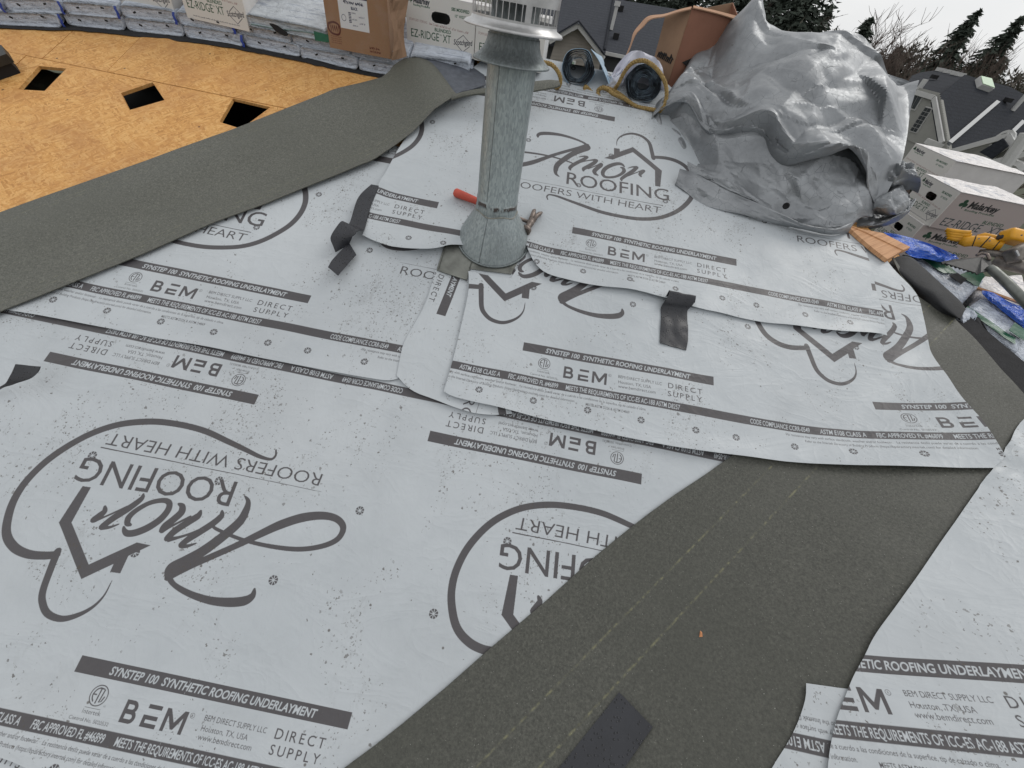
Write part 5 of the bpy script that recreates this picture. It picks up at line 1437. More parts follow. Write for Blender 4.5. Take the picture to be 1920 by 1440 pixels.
# ------------------------------------------------------------------ cartons on the ridge
def carton(label, p0, wid, dep, hei, yaw, front=M_FRONT, side=M_CARTON, hole=True, roll=0.0, pitch=0.0, group='white shingle cartons on the ridge', name='carton', lid=True, u0=0.0, sideimg=None):
    """p0: near lower left corner"""
    rot = Matrix.Rotation(yaw, 3, 'Z') @ Matrix.Rotation(roll, 3, 'Y') @ Matrix.Rotation(pitch, 3, 'X')
    p0 = Vector(p0); X, Y, Z = rot @ Vector((1, 0, 0)), rot @ Vector((0, 1, 0)), rot @ Vector((0, 0, 1))
    t = thing(name, label, 'carton', p0 + X * wid / 2 + Y * dep / 2, group)
    hl = []
    if hole:
        cx, cz, hw_, hh = wid * .5, .118, .044, .0185
        hl = [[(cx + sx * (hw_ - hh) + hh * math.cos(a), cz + hh * math.sin(a)) for sx, rg in ((1, (-90, -45, 0, 45, 90)), (-1, (90, 135, 180, 225, 270))) for a in [R_(q) for q in rg]]]
    mb = poly_holes([(0, 0), (wid, 0), (wid, hei), (0, hei)], hl, .004, lambda x, z: p0 + X * x + Z * z, -Y)
    sx, sy = .315, .26
    mb.uv = [[(u0 + u[0] / wid, u[1] / hei) for u in f] for f in mb.uv]
    mb.build('front_panel', front, t)
    b = MB(); e = .004
    A = p0 + Y * e; 
    c = [A, A + X * wid, A + X * wid + Y * (dep - e), A + Y * (dep - e)]; d = [q + Z * hei for q in c]
    b.face([c[1], c[2], d[2], d[1]], [(0, 0), (1, 0), (1, 1), (0, 1)], 1 if sideimg else 0)
    b.face([c[2], c[3], d[3], d[2]], [(0, 0), (1, 0), (1, 1), (0, 1)]); b.face([c[3], c[0], d[0], d[3]], [(0, 0), (1, 0), (1, 1), (0, 1)], 1 if sideimg else 0)
    b.face([c[0], c[3], c[2], c[1]], [(0, 0)] * 4)
    b.build('box_body', [side, sideimg or side], t)
    if lid:
        m = MB(); g_ = .0015
        m.face([d[0] - Y * e + Z * .001, d[1] - Y * e + Z * .001, (d[1] + d[2]) / 2 - Y * g_ + Z * .001, (d[0] + d[3]) / 2 - Y * g_ + Z * .001]); m.build('lid_flap', side, t, solid=.003)
        m = MB(); m.face([(d[0] + d[3]) / 2 + Y * g_ + Z * .001, (d[1] + d[2]) / 2 + Y * g_ + Z * .001, d[2] + Z * .001, d[3] + Z * .001]); m.build('lid_flap', side, t, solid=.003)
    return t
zt = lambda x, y, k=2: sz(x, y) + .004 + .0425 * k + .003
carton('white ridge-shingle carton tipped to the left, leftmost on the ridge', onY(212, 4, 2.135), .288, .30, .185, .02, roll=.03, hole=False)
carton('second white ridge-shingle carton from the left, leaning on the tipped one', onY(352, 33, 2.125), .286, .30, .185, .0, roll=.02, hole=False)
carton('white ridge-shingle carton standing back behind the opened bag', onY(455, 36, 2.30), .272, .28, .185, .0, hole=False)
carton('big white ridge-shingle carton with a round-ended hand hole, left of the vent pipe', onY(764, 86, 2.25), .315, .30, .185, .01)
carton('white ridge-shingle carton half hidden behind the vent pipe', onY(889, 112, 2.25), .315, .30, .185, .01, hole=False)
bb = carton('brown cardboard carton with a white shipping label, its right corner crushed and torn', onY(619, 89, 2.10), .272, .26, .22, .055, front=M_BROWNF, side=M_BROWN, hole=False, name='carton', group='cartons')
# crushed corner of the brown carton
m = MB(); P = []
for i, z in enumerate(np.linspace(0, 1, 8)):
    r = []
    for j, w in enumerate(np.linspace(0, 1, 6)):
        px = 734 + 28 * w + 5 * math.sin(z * 5 + w * 3); py = 113 - 8 * w - z * 125
        q_ = onY(px, py, 2.085 + .03 * w + .018 * abs(noise.noise(Vector((z * 5, w * 4, 2)))))
        r.append(q_)
    P.append(r)
m.grid(P); m.build('crushed_corner', M_BROWN, bb, smooth=False, solid=.003)

# ------------------------------------------------------------------ rolled sheets, rope, open carton at the ridge
def mat_roll():
    m, nt, b = new_mat('rolled_sheet_edges')
    p = objc(nt); n = nz(nt, p, 22, 5, .7); n2 = nz(nt, p, 70, 3)
    col = mix(nt, (.014, .022, .034), (.26, .35, .44), ramp(nt, n, (.44, 0.0), (.66, 1.0)))
    setin(nt, b.inputs['Base Color'], col); b.inputs['Roughness'].default_value = .28
    setin(nt, b.inputs['Normal'], bump(nt, n2, .5, .006, bump(nt, n, .6, .02)))
    return m
M_ROLL = mat_roll()
M_ROLLO = simple('pale_blue_sheet', (.27, .40, .52), .35, 0, .15, 8, .3, 25)
def spiral_roll(name, label, c, R, r0, turns, length, ax, sq, seed, outer, flap=None, group=None):
    c, ax = Vector(c), Vector(ax).normalized()
    sx = ax.cross(Vector((0, 0, 1))).normalized(); sy = sx.cross(ax)
    t = thing(name, label, 'sheet roll', c - Vector((0, 0, R)), group)
    n = int(turns * 34); P = []
    for i in range(n + 1):
        a = 2 * math.pi * i / 34; k = i / n; r = r0 + (R - r0) * k
        w = 1 + .13 * noise.noise(Vector((math.cos(a) * 1.5, math.sin(a) * 1.5, seed + k * 1.5)))
        e = c + sx * (r * w * math.cos(a) * sq) + sy * (r * w * math.sin(a))
        j = .012 * noise.noise(Vector((k * 9, seed, 1))) + .006 * math.sin(a * 1.3 + seed)
        P.append((e, j))
    m = MB(); m.grid([[e + ax * (j + (length - j) * q) for e, j in P[:-30]] for q in (0, .04, .15, .4, 1)]); m.build('inner_turns', M_ROLL, t, smooth=True, solid=.002)
    m = MB(); m.grid([[e + ax * (j + (length - j) * q) for e, j in P[-32:]] for q in (0, .04, .15, .4, 1)]); m.build('outer_turn', outer, t, smooth=True, solid=.002)
    if flap:
        m = MB(); m.grid(net(flap, 5, 5)); m.build('loose_flap', outer, t, smooth=True, solid=.002)
    return t
c1 = onY(1083, 127, 2.28)
fl1 = [[np.array(onY(x, y, Y)) for x, y, Y in r] for r in (
    [(1108, 92, 2.30), (1122, 112, 2.29), (1134, 138, 2.28), (1142, 158, 2.27)], [(1118, 100, 2.40), (1130, 118, 2.40), (1138, 134, 2.38), (1143, 152, 2.34)], [(1128, 106, 2.5), (1133, 121, 2.48), (1125, 138, 2.44), (1120, 148, 2.40)])]
spiral_roll('sheet_roll', 'hollow roll of dark blue sheet with a pale blue flap beside the vent pipe', c1, .0735, .034, 6, .55, (c1 - CL) + Vector((0, 0, .05)), 1.08, 3.0, M_ROLLO, fl1, 'rolls at the ridge')
c2 = onY(1206, 157, 2.25)
spiral_roll('sheet_roll', 'squashed roll of dark blue sheet inside a white printed wrap, looped by the rope', c2, .072, .024, 9, .5, Vector((.12, 1, -.02)), 1.15, 8.0, M_ROLL, None, 'rolls at the ridge')
M_PRW = simple('white_printed_wrap', (.55, .55, .62), .4, 0, .25, 12, .3, 40)
wr = thing('plastic_wrap', 'crumpled white plastic behind the squashed roll', 'plastic wrap', onY(1175, 150, 2.4))
m = MB()
m.grid(crumple(net([[np.array(onY(x, y, Y)) for x, y, Y in r] for r in ([(1146, 142, 2.36), (1160, 118, 2.40), (1185, 96, 2.42), (1215, 104, 2.42), (1240, 122, 2.42)], [(1148, 150, 2.33), (1164, 140, 2.34), (1186, 116, 2.36), (1212, 116, 2.36), (1244, 136, 2.36)], [(1138, 158, 2.33), (1156, 166, 2.33), (1184, 170, 2.36), (1214, 170, 2.38), (1246, 170, 2.36)])], 8, 7), .03, 3))
m.build('crumpled_film', M_PRW, wr, smooth=True, solid=.001)
m = MB(); m.grid(crumple(net([[np.array(onY(x, y, Y)) for x, y, Y in r] for r in ([(1138, 140, 2.31), (1150, 146, 2.31), (1168, 128, 2.32)], [(1146, 150, 2.30), (1158, 158, 2.30), (1172, 140, 2.31)], [(1136, 160, 2.30), (1152, 166, 2.30), (1168, 158, 2.31)])], 6, 6), .02, 6))
m.build('white_tail', simple('white_film', (.66, .68, .76), .4), wr, smooth=True, solid=.001)

def mat_rope():
    m, nt, b = new_mat('manila_rope'); p = objc(nt)
    n = nz(nt, mapping(nt, p, (1, 1, 1)), 160, 4, .7)
    setin(nt, b.inputs['Base Color'], ramp(nt, n, (.25, (.085, .055, .022)), (.5, (.30, .20, .07)), (.75, (.46, .34, .14)))); b.inputs['Roughness'].default_value = .85
    setin(nt, b.inputs['Normal'], bump(nt, n, .6, .002)); return m
M_ROPE = mat_rope()
rope = thing('rope', 'twisted yellow-brown rope looped round the squashed roll along the ridge', 'rope', onY(1150, 180, 2.25))
def rope_run(pts, rad=.0078):
    P = catmull([onY(*p) for p in pts], 16)
    d = [0]
    for i in range(1, len(P)): d.append(d[-1] + float(np.linalg.norm(P[i] - P[i - 1])))
    for s_ in range(3):
        q = []; up = Vector((0, 0, 1))
        for i, p in enumerate(P):
            tg = Vector(P[min(i + 1, len(P) - 1)] - P[max(i - 1, 0)]).normalized()
            up = (up - tg * up.dot(tg)).normalized(); sd_ = tg.cross(up)
            a = 2 * math.pi * (d[i] / .034 + s_ / 3)
            q.append(Vector(p) + (up * math.cos(a) + sd_ * math.sin(a)) * rad * .56)
        m = MB(); m.tube(q, rad * .62, 7); m.build('strand', M_ROPE, rope, smooth=True)
rope_run([(1020, 117, 2.22), (1034, 121, 2.21), (1046, 134, 2.2), (1051, 150, 2.2), (1047, 163, 2.21), (1030, 168, 2.25)])
rope_run([(1238, 207, 2.17), (1246, 196, 2.17), (1250, 172, 2.18), (1244, 148, 2.19), (1228, 126, 2.21), (1208, 114, 2.23), (1188, 117, 2.24), (1172, 133, 2.25), (1160, 156, 2.26), (1153, 166, 2.29)])
rope_run([(990, 152, 2.32), (1040, 165, 2.27), (1072, 172, 2.26), (1092, 172, 2.26), (1098, 163, 2.27), (1106, 170, 2.27), (1118, 180, 2.25), (1124, 167, 2.26), (1136, 166, 2.24), (1150, 176, 2.23), (1172, 186, 2.22), (1192, 199, 2.21), (1215, 204, 2.2), (1240, 208, 2.18)])
rope_run([(1124, 182, 2.24), (1120, 172, 2.27), (1130, 164, 2.29), (1146, 168, 2.28), (1164, 178, 2.26), (1178, 190, 2.24)])

tb = thing('carton', 'tall open brown carton with dark marker scrawl and a torn hanging flap', 'carton', onY(1290, 150, 2.55), 'cartons')
Yt = 2.50
A0, A1 = onY(1250, 165, Yt), onY(1298, 14, Yt)
dz = A1 - A0
# left face runs back and to the left, right face to the right
L0, L1 = onY(1221, 132, Yt + .10), onY(1248, 30, Yt + .10)
R0_, R1_ = onY(1352, 180, Yt + .12), onY(1385, 34, Yt + .12)
def panelq(name, a, b, c, d, mat, th=.005):
    m = MB(); m.face([a, b, c, d], [(0, 0), (1, 0), (1, 1), (0, 1)]); return m.build(name, mat, tb, solid=th)
panelq('side_panel', L0, A0, A1, L1, M_BROWN); panelq('side_panel', A0, R0_, R1_, A1, M_BROWNR)
bk = (L0 - A0) + (R0_ - A0)
panelq('side_panel', L0, A0 + bk, A1 + bk * .98, L1, M_BROWN); panelq('side_panel', R0_, A0 + bk, A1 + bk * .98, R1_, M_BROWNR)
m = MB(); m.grid(net([[np.array(onY(x, y, Y)) for x, y, Y in r] for r in (
    [(1297, 13, Yt), (1275, 18, Yt + .03), (1245, 27, Yt + .07), (1216, 31, Yt + .10), (1200, 46, Yt + .10), (1188, 62, Yt + .08), (1182, 84, Yt + .06), (1170, 112, Yt + .03), (1152, 140, Yt)],
    [(1294, 18, Yt - .02), (1274, 22, Yt), (1246, 31, Yt + .03), (1221, 36, Yt + .05), (1206, 50, Yt + .06), (1191, 66, Yt + .05), (1178, 98, Yt + .03), (1163, 124, Yt + .01), (1147, 148, Yt - .02)])], 3, 6))
m.build('torn_flap', M_BROWNI, tb, solid=.004)
m = MB(); m.grid(net([[np.array(onY(x, y, Y)) for x, y, Y in r] for r in ([(1300, 11, Yt), (1340, 20, Yt + .06), (1386, 32, Yt + .12)], [(1300, 15, Yt - .015), (1342, 25, Yt + .045), (1384, 38, Yt + .1)])], 2, 5)); m.build('top_flap', M_BROWNI, tb, solid=.004)
# marker scrawl on the left face, arrow on the right
def face_pt(u, v): return A0 * (1 - u) * (1 - v) + L0 * u * (1 - v) + L1 * u * v + A1 * (1 - u) * v
nl = (L0 - A0).cross(A1 - A0).normalized(); nl = nl if nl.dot(CL - A0) > 0 else -nl
r = random.Random(3)
for k in range(9):
    u = .85 - k * .085; h = r.uniform(.07, .13)
    m = MB(); m.tube([face_pt(u, .30) + nl * .004, face_pt(u - .03, .30 + h) + nl * .004, face_pt(u - .07, .33 + h * .4) + nl * .004], .0035, 5); m.build('marker_stroke', M_BLACKM, tb)
nr_ = (R0_ - A0).cross(A1 - A0).normalized(); nr_ = nr_ if nr_.dot(CL - A0) > 0 else -nr_
def fr(u, v): return A0 * (1 - u) * (1 - v) + R0_ * u * (1 - v) + R1_ * u * v + A1 * (1 - u) * v + nr_ * .004
m = MB(); m.face([fr(.12, .36), fr(.27, .43), fr(.27, .395), fr(.6, .395), fr(.6, .345), fr(.27, .345), fr(.27, .30)]); m.build('printed_arrow', M_BLACKM, tb, solid=.0008)

# ------------------------------------------------------------------ goods on the hip side (right)
def onZ(px, py, Z):
    f = G['lens'] / 36 * 1920
    d = CR @ Vector(((px - 960) / f, -(py - 720) / f, -1))
    return CL + d * ((Z - CL.z) / d.z)
HB = .19
Pb = Vector((3.068, 2.533, .634))
Lp = onZ(1702, 398, Pb.z); xd = (Pb - Lp); xd.z = 0; xd.normalize()
yaw_r = math.atan2(xd.y, xd.x)
yd = Vector((-xd.y, xd.x, 0))
GR = 'white shingle cartons on the far slope'
cr1 = carton('white ridge-shingle carton on the far slope with its long side facing the yellow tool', Pb - xd * .315, .315, .44, HB, yaw_r, hole=True, sideimg=M_SIDE, group=GR)
cr2 = carton('white ridge-shingle carton under another one beside the silver tarpaulin', Pb - xd * .335 - Vector((0, 0, HB + .004)) - yd * .015, .315, .46, HB, yaw_r - .02, hole=True, sideimg=M_SIDE, group=GR)
Pc = at(1792, 303, 4.2)
cr3 = carton('white ridge-shingle carton farthest back, its top under clear plastic, below the slate-roofed house', Pc - xd * .46 - Vector((0, 0, .19)), .46, .5, .19, yaw_r, hole=False, group=GR)
def film_top(t, c0, dx, dy, seed, mat):
    m = MB(); P = []
    for i in range(26):
        rw = []
        for j in range(34):
            u, v = j / 33, i / 25
            p = c0 + dx * u + dy * v
            w = abs(noise.noise(Vector((u * 2 + v * 4, v * 2 - u * 3, seed)))) * .014 + abs(noise.noise(Vector((u * 5 + v * 14, v * 3 - u * 3, seed + 3)))) * .006
            w *= min(1, 8 * min(u, 1 - u, v, 1 - v) + .1)
            rw.append(p + Vector((0, 0, .004 + w)))
        P.append(rw)
    m.grid(P); m.build('plastic_film', mat, t, smooth=True, solid=.001)
film_top(cr1, Pb - xd * .32 + Vector((0, 0, HB)) , xd * .325, yd * .46, 2, M_WRAPP)
film_top(cr3, Pc - xd * .47, xd * .48, yd * .52, 5, M_WRAPP)

z8 = lambda x, y: (1600 + x / 4.5, 400 + y / 4.5)
def slab_px(name, label, quad, D, th, seed, cat='shingle bundle', group='shingle bundles on the far slope', mat=None, amp=.010, nu=16, nv=10, extra=None):
    q = [np.array(at(*z8(*p), d)) for p, d in zip(quad, D)]
    c = sum(q) / 4
    t = thing(name, label, cat, Vector(c) - Vector((0, 0, th)), group)
    n = np.cross(q[1] - q[0], q[3] - q[0]); n /= np.linalg.norm(n); n = n if n[2] > 0 else -n
    P, U = [], []
    prof = [(-.02, 0.0), (0.0, .25), (0.0, .8), (.03, 1.0)]
    vs = [(0, -th, .0), (0, -th * .35, .3)] + [(k / nv, 0, 1) for k in range(nv + 1)] + [(1, -th * .35, .3), (1, -th, 0)]
    for k, (v, dzv, e) in enumerate(vs):
        row, ur = [], []
        us = [(0, 1), (0, .35)] + [(j / nu, 0) for j in range(nu + 1)] + [(1, .35), (1, 1)]
        for j, (u, de) in enumerate(us):
            p = q[0] * (1 - u) * (1 - v) + q[1] * u * (1 - v) + q[2] * u * v + q[3] * (1 - u) * v
            dn = min(dzv, -th * de)
            edge = min(u, 1 - u, v, 1 - v)
            w = amp * (abs(noise.noise(Vector((u * 5, v * 3, seed)))) + .5 * noise.noise(Vector((u * 14, v * 8, seed)))) - (.012 if edge < .02 else 0) * (de == 0 and dzv == 0)
            row.append(p + n * (dn + w)); ur.append((.02 + .95 * u, .1 + .8 * v))
        P.append(row); U.append(ur)
    m = MB(); m.grid(P, U); m.build('wrapper', mat or M_WRAP, t, smooth=True)
    return t, q, n
def patch(t, q, n, uvs, mat, name, h=.008):
    def P(u, v): return Vector(q[0] * (1 - u) * (1 - v) + q[1] * u * (1 - v) + q[2] * u * v + q[3] * (1 - u) * v + n * h)
    g_ = [[P(*(np.array(uvs[0]) * (1 - a) * (1 - b) + np.array(uvs[1]) * a * (1 - b) + np.array(uvs[2]) * a * b + np.array(uvs[3]) * (1 - a) * b)) + Vector((0, 0, .004 * noise.noise(Vector((a * 5, b * 5, h * 99))))) for a in np.linspace(0, 1, 9)] for b in np.linspace(0, 1, 6)]
    m = MB(); m.grid(g_); m.build(name, mat, t, smooth=True, solid=.001)
t1, q1, n1 = slab_px('shingle_bundle', 'shingle bundle in green and white wrap under the toothed shovel blade', [(440, 330), (980, 420), (1120, 560), (900, 790)], [2.56, 2.74, 2.62, 2.44], .09, 11)
patch(t1, q1, n1, [(.12, .08), (.5, .02), (.52, .5), (.25, .45)], M_GREENW, 'green_panel')
patch(t1, q1, n1, [(.50, .55), (1.0, .45), (1.0, .85), (.65, .98)], M_GREENW, 'green_panel')
patch(t1, q1, n1, [(.3, .52), (.5, .5), (.56, .7), (.36, .75)], M_FELT, 'black_patch', .011)
t2, q2, n2 = slab_px('shingle_bundle', 'shingle bundle in crinkled white film behind the shovel handle', [(960, 530), (1440, 500), (1500, 760), (1050, 680)], [2.72, 2.95, 2.75, 2.55], .09, 12, mat=M_WRAPP)
t3, q3, n3 = slab_px('shingle_bundle', 'shingle bundle with black print on its wrap, right of the black pad', [(935, 815), (1100, 700), (1520, 960), (1400, 1160)], [2.40, 2.50, 2.52, 2.36], .10, 13)
patch(t3, q3, n3, [(-.02, .0), (.16, -.02), (.22, .85), (.03, .9)], M_GREENW, 'green_panel', .006)
t4, q4, n4 = slab_px('shingle_bundle', 'shingle bundle lowest at the right edge, its printed end behind the dark strip', [(1085, 1215), (1240, 1165), (1560, 1340), (1400, 1600)], [2.27, 2.36, 2.40, 2.24], .10, 14)
t5, q5_, n5 = slab_px('shingle_bundle', 'shingle bundle tucked under the printed one with a green corner at the right edge', [(1030, 985), (1200, 880), (1560, 1130), (1400, 1310)], [2.36, 2.44, 2.48, 2.34], .08, 15)
patch(t5, q5_, n5, [(.55, .35), (.95, .3), (.95, .75), (.6, .8)], M_GREENW, 'green_panel', .03)
def film(name, label, rows, mat, seed, amp=.03, cat='plastic film', group=None, th=.001):
    g_ = crumple(net([[np.array(at(*z8(x, y), d)) for x, y, d in r] for r in rows], 9, 9), amp, seed)
    m = MB(); m.grid(g_); o = m.build(name, mat, None, None, smooth=True, solid=th); return tag(o, label, cat, group)
film('plastic_film', 'bright blue plastic film beside the two orange planks', [[(255, 158, 2.60), (430, 190, 2.66), (620, 245, 2.68), (790, 320, 2.66), (890, 382, 2.62)], [(330, 225, 2.50), (470, 290, 2.54), (600, 330, 2.58), (730, 375, 2.58), (800, 398, 2.58)], [(420, 310, 2.44), (495, 365, 2.46), (600, 380, 2.50), (700, 408, 2.53), (745, 412, 2.55)]], M_WRAPB, 21, .03, group='blue plastic films')
film('plastic_film', 'bright blue plastic film along the printed bundle at the right edge', [[(1085, 652, 2.54), (1180, 670, 2.58), (1300, 740, 2.6), (1460, 800, 2.62)], [(1090, 680, 2.48), (1180, 730, 2.50), (1300, 820, 2.5), (1460, 920, 2.5)], [(1110, 705, 2.46), (1190, 770, 2.47), (1320, 880, 2.47), (1460, 985, 2.46)]], M_WRAPB, 23, .025, group='blue plastic films')
film('felt_flap', 'black felt flap hanging between the printed bundles and the dark strip', [[(930, 975, 2.32), (985, 925, 2.34), (1040, 872, 2.36), (1075, 895, 2.38)], [(1000, 1070, 2.30), (1060, 1030, 2.32), (1120, 1000, 2.34), (1150, 1020, 2.36)], [(1110, 1185, 2.27), (1160, 1170, 2.29), (1200, 1160, 2.31), (1225, 1170, 2.33)], [(1158, 1245, 2.26), (1185, 1235, 2.27), (1215, 1215, 2.28), (1240, 1195, 2.3)]], M_FELT, 27, .01, 'felt flap')
# two orange boards
pk = thing('cedar_board', 'orange cedar boards lying by the lower tip of the silver tarpaulin', 'board', at(*z8(250, 270), 2.36))
pk.name = 'cedar_board'
for nm_, pl_, lab in (('lower', [(-60, 95), (110, 165), (417, 312), (290, 388), (180, 305), (60, 205)], None), ('upper', [(-60, 88), (60, 130), (250, 166), (482, 284), (425, 310), (114, 161)], None)):
    pts_ = [on_roof(*z8(*p), .050 if nm_ == 'lower' else .054) for p in pl_]
    m = MB(); m.face(pts_, [(p.x, p.y) for p in pts_]); n_ = len(pts_)
    dn = [p - Vector((0, 0, .014)) for p in pts_]; m.face(list(reversed(dn)))
    for i in range(n_): m.face([pts_[(i + 1) % n_], pts_[i], dn[i], dn[(i + 1) % n_]])
    if nm_ == 'lower':
        def mat_cedar():
            mm, nt, b = new_mat('cedar'); p = pos(nt)
            n = nz(nt, mapping(nt, mapping(nt, p, (1, 1, 1), (0, 0, -.6)), (6, 130, 6), (0, 0, 0)), 1.0, 5, .65)
            setin(nt, b.inputs['Base Color'], ramp(nt, n, (.3, (.36, .17, .075)), (.5, (.56, .30, .15)), (.7, (.66, .38, .2)))); b.inputs['Roughness'].default_value = .7
            setin(nt, b.inputs['Normal'], bump(nt, n, .3, .002)); return mm
        M_CEDAR = mat_cedar()
    m.build('plank', M_CEDAR, pk)
# black pad
rows = [[(300, 486, 2.295), (395, 570, 2.280), (480, 650, 2.275), (640, 795, 2.255), (775, 850, 2.255), (868, 888, 2.255)],
        [(298, 430, 2.295), (400, 512, 2.260), (530, 615, 2.250), (655, 695, 2.245), (770, 800, 2.240), (880, 884, 2.240)],
        [(310, 405, 2.310), (430, 470, 2.280), (570, 575, 2.270), (690, 650, 2.265), (800, 755, 2.260), (905, 880, 2.245)],
        [(330, 378, 2.335), (460, 402, 2.335), (590, 495, 2.325), (710, 598, 2.315), (840, 715, 2.300), (935, 830, 2.275)],
        [(352, 360, 2.365), (482, 370, 2.375), (604, 468, 2.365), (724, 578, 2.355), (880, 718, 2.335), (946, 800, 2.305)],
        [(360, 372, 2.425), (490, 386, 2.425), (610, 484, 2.415), (730, 594, 2.395), (884, 732, 2.375), (948, 814, 2.345)]]
g_ = net([[np.array(at(*z8(x, y), d)) for x, y, d in r] for r in rows], 6, 8)
m = MB(); m.grid(g_)
m.face([Vector(r[0]) for r in g_]); m.face([Vector(r[-1]) for r in reversed(g_)])
tag(m.build('foam_pad', M_FOAM, None, None, smooth=True, auto=50), 'long black foam pad lying along the crest right of the orange boards', 'foam pad')
# shovel with a toothed blade
sh = thing('roofing_shovel', 'tear-off shovel with a black toothed blade and a grey tube handle', 'shovel', at(*z8(1150, 470), 2.6))
m = MB(); tooth = []
for k in range(19):
    t = k / 18; x, y = 740 + (1062 - 740) * t, 412 + (512 - 412) * t
    tooth.append(at(*z8(x - (6 if k % 2 else 0), y + (13 if k % 2 else 0)), 2.47 - .02 * t))
bk_ = [at(*z8(x, y), d) for x, y, d in ((1075, 500, 2.46), (1170, 480, 2.50), (1160, 400, 2.55), (1080, 372, 2.56), (940, 382, 2.54), (830, 395, 2.51))]
m.face(tooth + bk_); m.build('blade', simple('black_painted_blade', (.022, .022, .022), .5, .3, .4, 25, .2, 60), sh, solid=.003)
m = MB(); m.tube([at(*z8(1150, 455), 2.50), at(*z8(1180, 480), 2.49), at(*z8(1290, 580), 2.46), at(*z8(1500, 800), 2.40)], [.013, .0155, .016, .016], 16); m.build('handle', simple('grey_tube', (.17, .18, .165), .45, .5, .35, 18), sh, smooth=True)
m = MB(); m.tube([at(*z8(1040, 355), 2.57), at(*z8(1085, 335), 2.58), at(*z8(1130, 345), 2.57), at(*z8(1150, 390), 2.55)], .006, 8); m.build('brace', M_STEELR, sh, smooth=True)
# thin brown stick
m = MB(); m.tube([at(*z8(930, 590), 2.60), at(*z8(1080, 640), 2.60), at(*z8(1200, 680), 2.60), at(*z8(1460, 775), 2.60)], .006, 5)
tag(m.build('wood_strip', M_CEDAR, None), 'thin brown wood strip lying across the bundles at the right edge', 'wood strip')
# yellow nailer
nl_ = thing('nail_gun', 'yellow nail gun with a grey metal magazine lying against the white carton', 'nail gun', at(*z8(1200, 300), 2.75))
M_YEL = simple('yellow_plastic', (.70, .33, .012), .42, 0, .12, 20, .1, 80); M_BLK = simple('black_rubber', (.02, .02, .02), .6); M_MAG = simple('scuffed_alloy', (.20, .18, .16), .5, .5, .5, 30, .3, 60)
Dn_ = 2.72
Z = lambda x, y, d=0: at(*z8(x, y), Dn_ + d)
m = MB(); m.tube([Z(905, 225), Z(960, 236), Z(1030, 232), Z(1100, 238), Z(1180, 262), Z(1260, 275)], [.018, .0235, .022, .024, .0225, .020], 12); m.build('body', M_YEL, nl_, smooth=True)
for (x_, y_), (x2_, y2_), r_ in (((1016, 232), (1026, 232), .0232), ((1108, 240), (1118, 243), .0250), ((1205, 266), (1214, 268), .0232)):
    m = MB(); m.tube([Z(x_, y_), Z(x2_, y2_)], r_, 14); m.build('black_collar', M_BLK, nl_, smooth=True)
for x_, y_ in ((1060, 214), (1150, 232), (1350, 190), (1420, 185)):
    m = MB(); c_ = Z(x_, y_, -.028); m.tube([c_, c_ + (CL - c_).normalized() * .003], .0032, 8); m.build('screw_head', M_MAG, nl_)
for k in range(4):
    x = 780 + 4 * k; y0_ = 140 + 22 * k
    m = MB(); m.tube([Z(x, y0_ - 2), Z(x + 60, y0_ + 10), Z(x + 150, y0_ + 22), Z(x + 215, y0_ + 20)], [.0085, .0095, .0095, .008], 8); m.build('ribbed_grip', M_YEL, nl_, smooth=True)
m = MB(); m.tube([Z(1040, 205, .02), Z(1100, 190, .02), Z(1180, 205, .02), Z(1290, 240, .02)], [.012, .014, .013, .012], 10); m.build('trigger_guard', M_YEL, nl_, smooth=True)
m = MB(); m.box(Z(1385, 205, .02), (.11, .05, .055), CR @ Matrix.Rotation(R_(-14), 3, 'Z'), bev=.012); m.build('motor_housing', M_YEL, nl_, smooth=True)
m = MB(); m.box(Z(1265, 205, .0), (.032, .03, .03), CR @ Matrix.Rotation(R_(-30), 3, 'Z'), bev=.006); m.build('trigger', M_BLK, nl_, smooth=True)
m = MB(); m.box(Z(1400, 330, -.04), (.085, .06, .05), CR @ Matrix.Rotation(R_(25), 3, 'Z'), bev=.012); m.build('magazine', M_MAG, nl_, smooth=True)
m = MB(); m.box(Z(1408, 325, -.072), (.035, .026, .006), CR @ Matrix.Rotation(R_(25), 3, 'Z'), bev=.002); m.build('cover_plate', M_ALU, nl_, smooth=True)
m = MB(); m.tube([Z(1060, 320), Z(1140, 325), Z(1230, 345), Z(1330, 380), Z(1440, 420)], [.008, .012, .016, .017, .014], 10); m.build('nose', M_MAG, nl_, smooth=True)
m = MB(); m.tube([Z(1180, 395, -.01), Z(1270, 420, -.01), Z(1370, 440, -.01), Z(1480, 470, -.01)], [.02, .024, .026, .024], 10); m.build('rail', M_MAG, nl_, smooth=True)
# little white scraps of wrap where the pad ends
film('wrap_scrap', 'torn white wrap scrap at the end of the black pad', [[(940, 800, 2.33), (990, 800, 2.35), (1050, 855, 2.36)], [(905, 895, 2.31), (960, 920, 2.32), (1010, 930, 2.34)], [(940, 960, 2.30), (965, 968, 2.31), (990, 970, 2.33)]], M_WRAP, 31, .012, 'wrap scrap')
film('wrap_scrap', 'dark torn wrap scrap in front of the black pad by the strip', [[(765, 835, 2.31), (850, 870, 2.31), (935, 930, 2.31)], [(785, 880, 2.30), (870, 930, 2.295), (940, 975, 2.29)]], mat_wrap('dirty_wrapper', (.25, .27, .29)), 33, .008, 'wrap scrap')

# ------------------------------------------------------------------ ground, neighbours' houses, trees
M_GROUND = simple('wet_grass_and_soil', (.055, .060, .035), .95, 0, .35, 2, .4, 6)
m = MB()
gx = np.linspace(-500, 500, 21)
m.grid([[Vector((x, y, ZG + (.004 * max(0, math.hypot(x, y) - 45)))) for x in gx] for y in gx], None, 0, True)
tag(m.build('ground', M_GROUND, None, (0, 0, ZG), smooth=True), kind='structure')

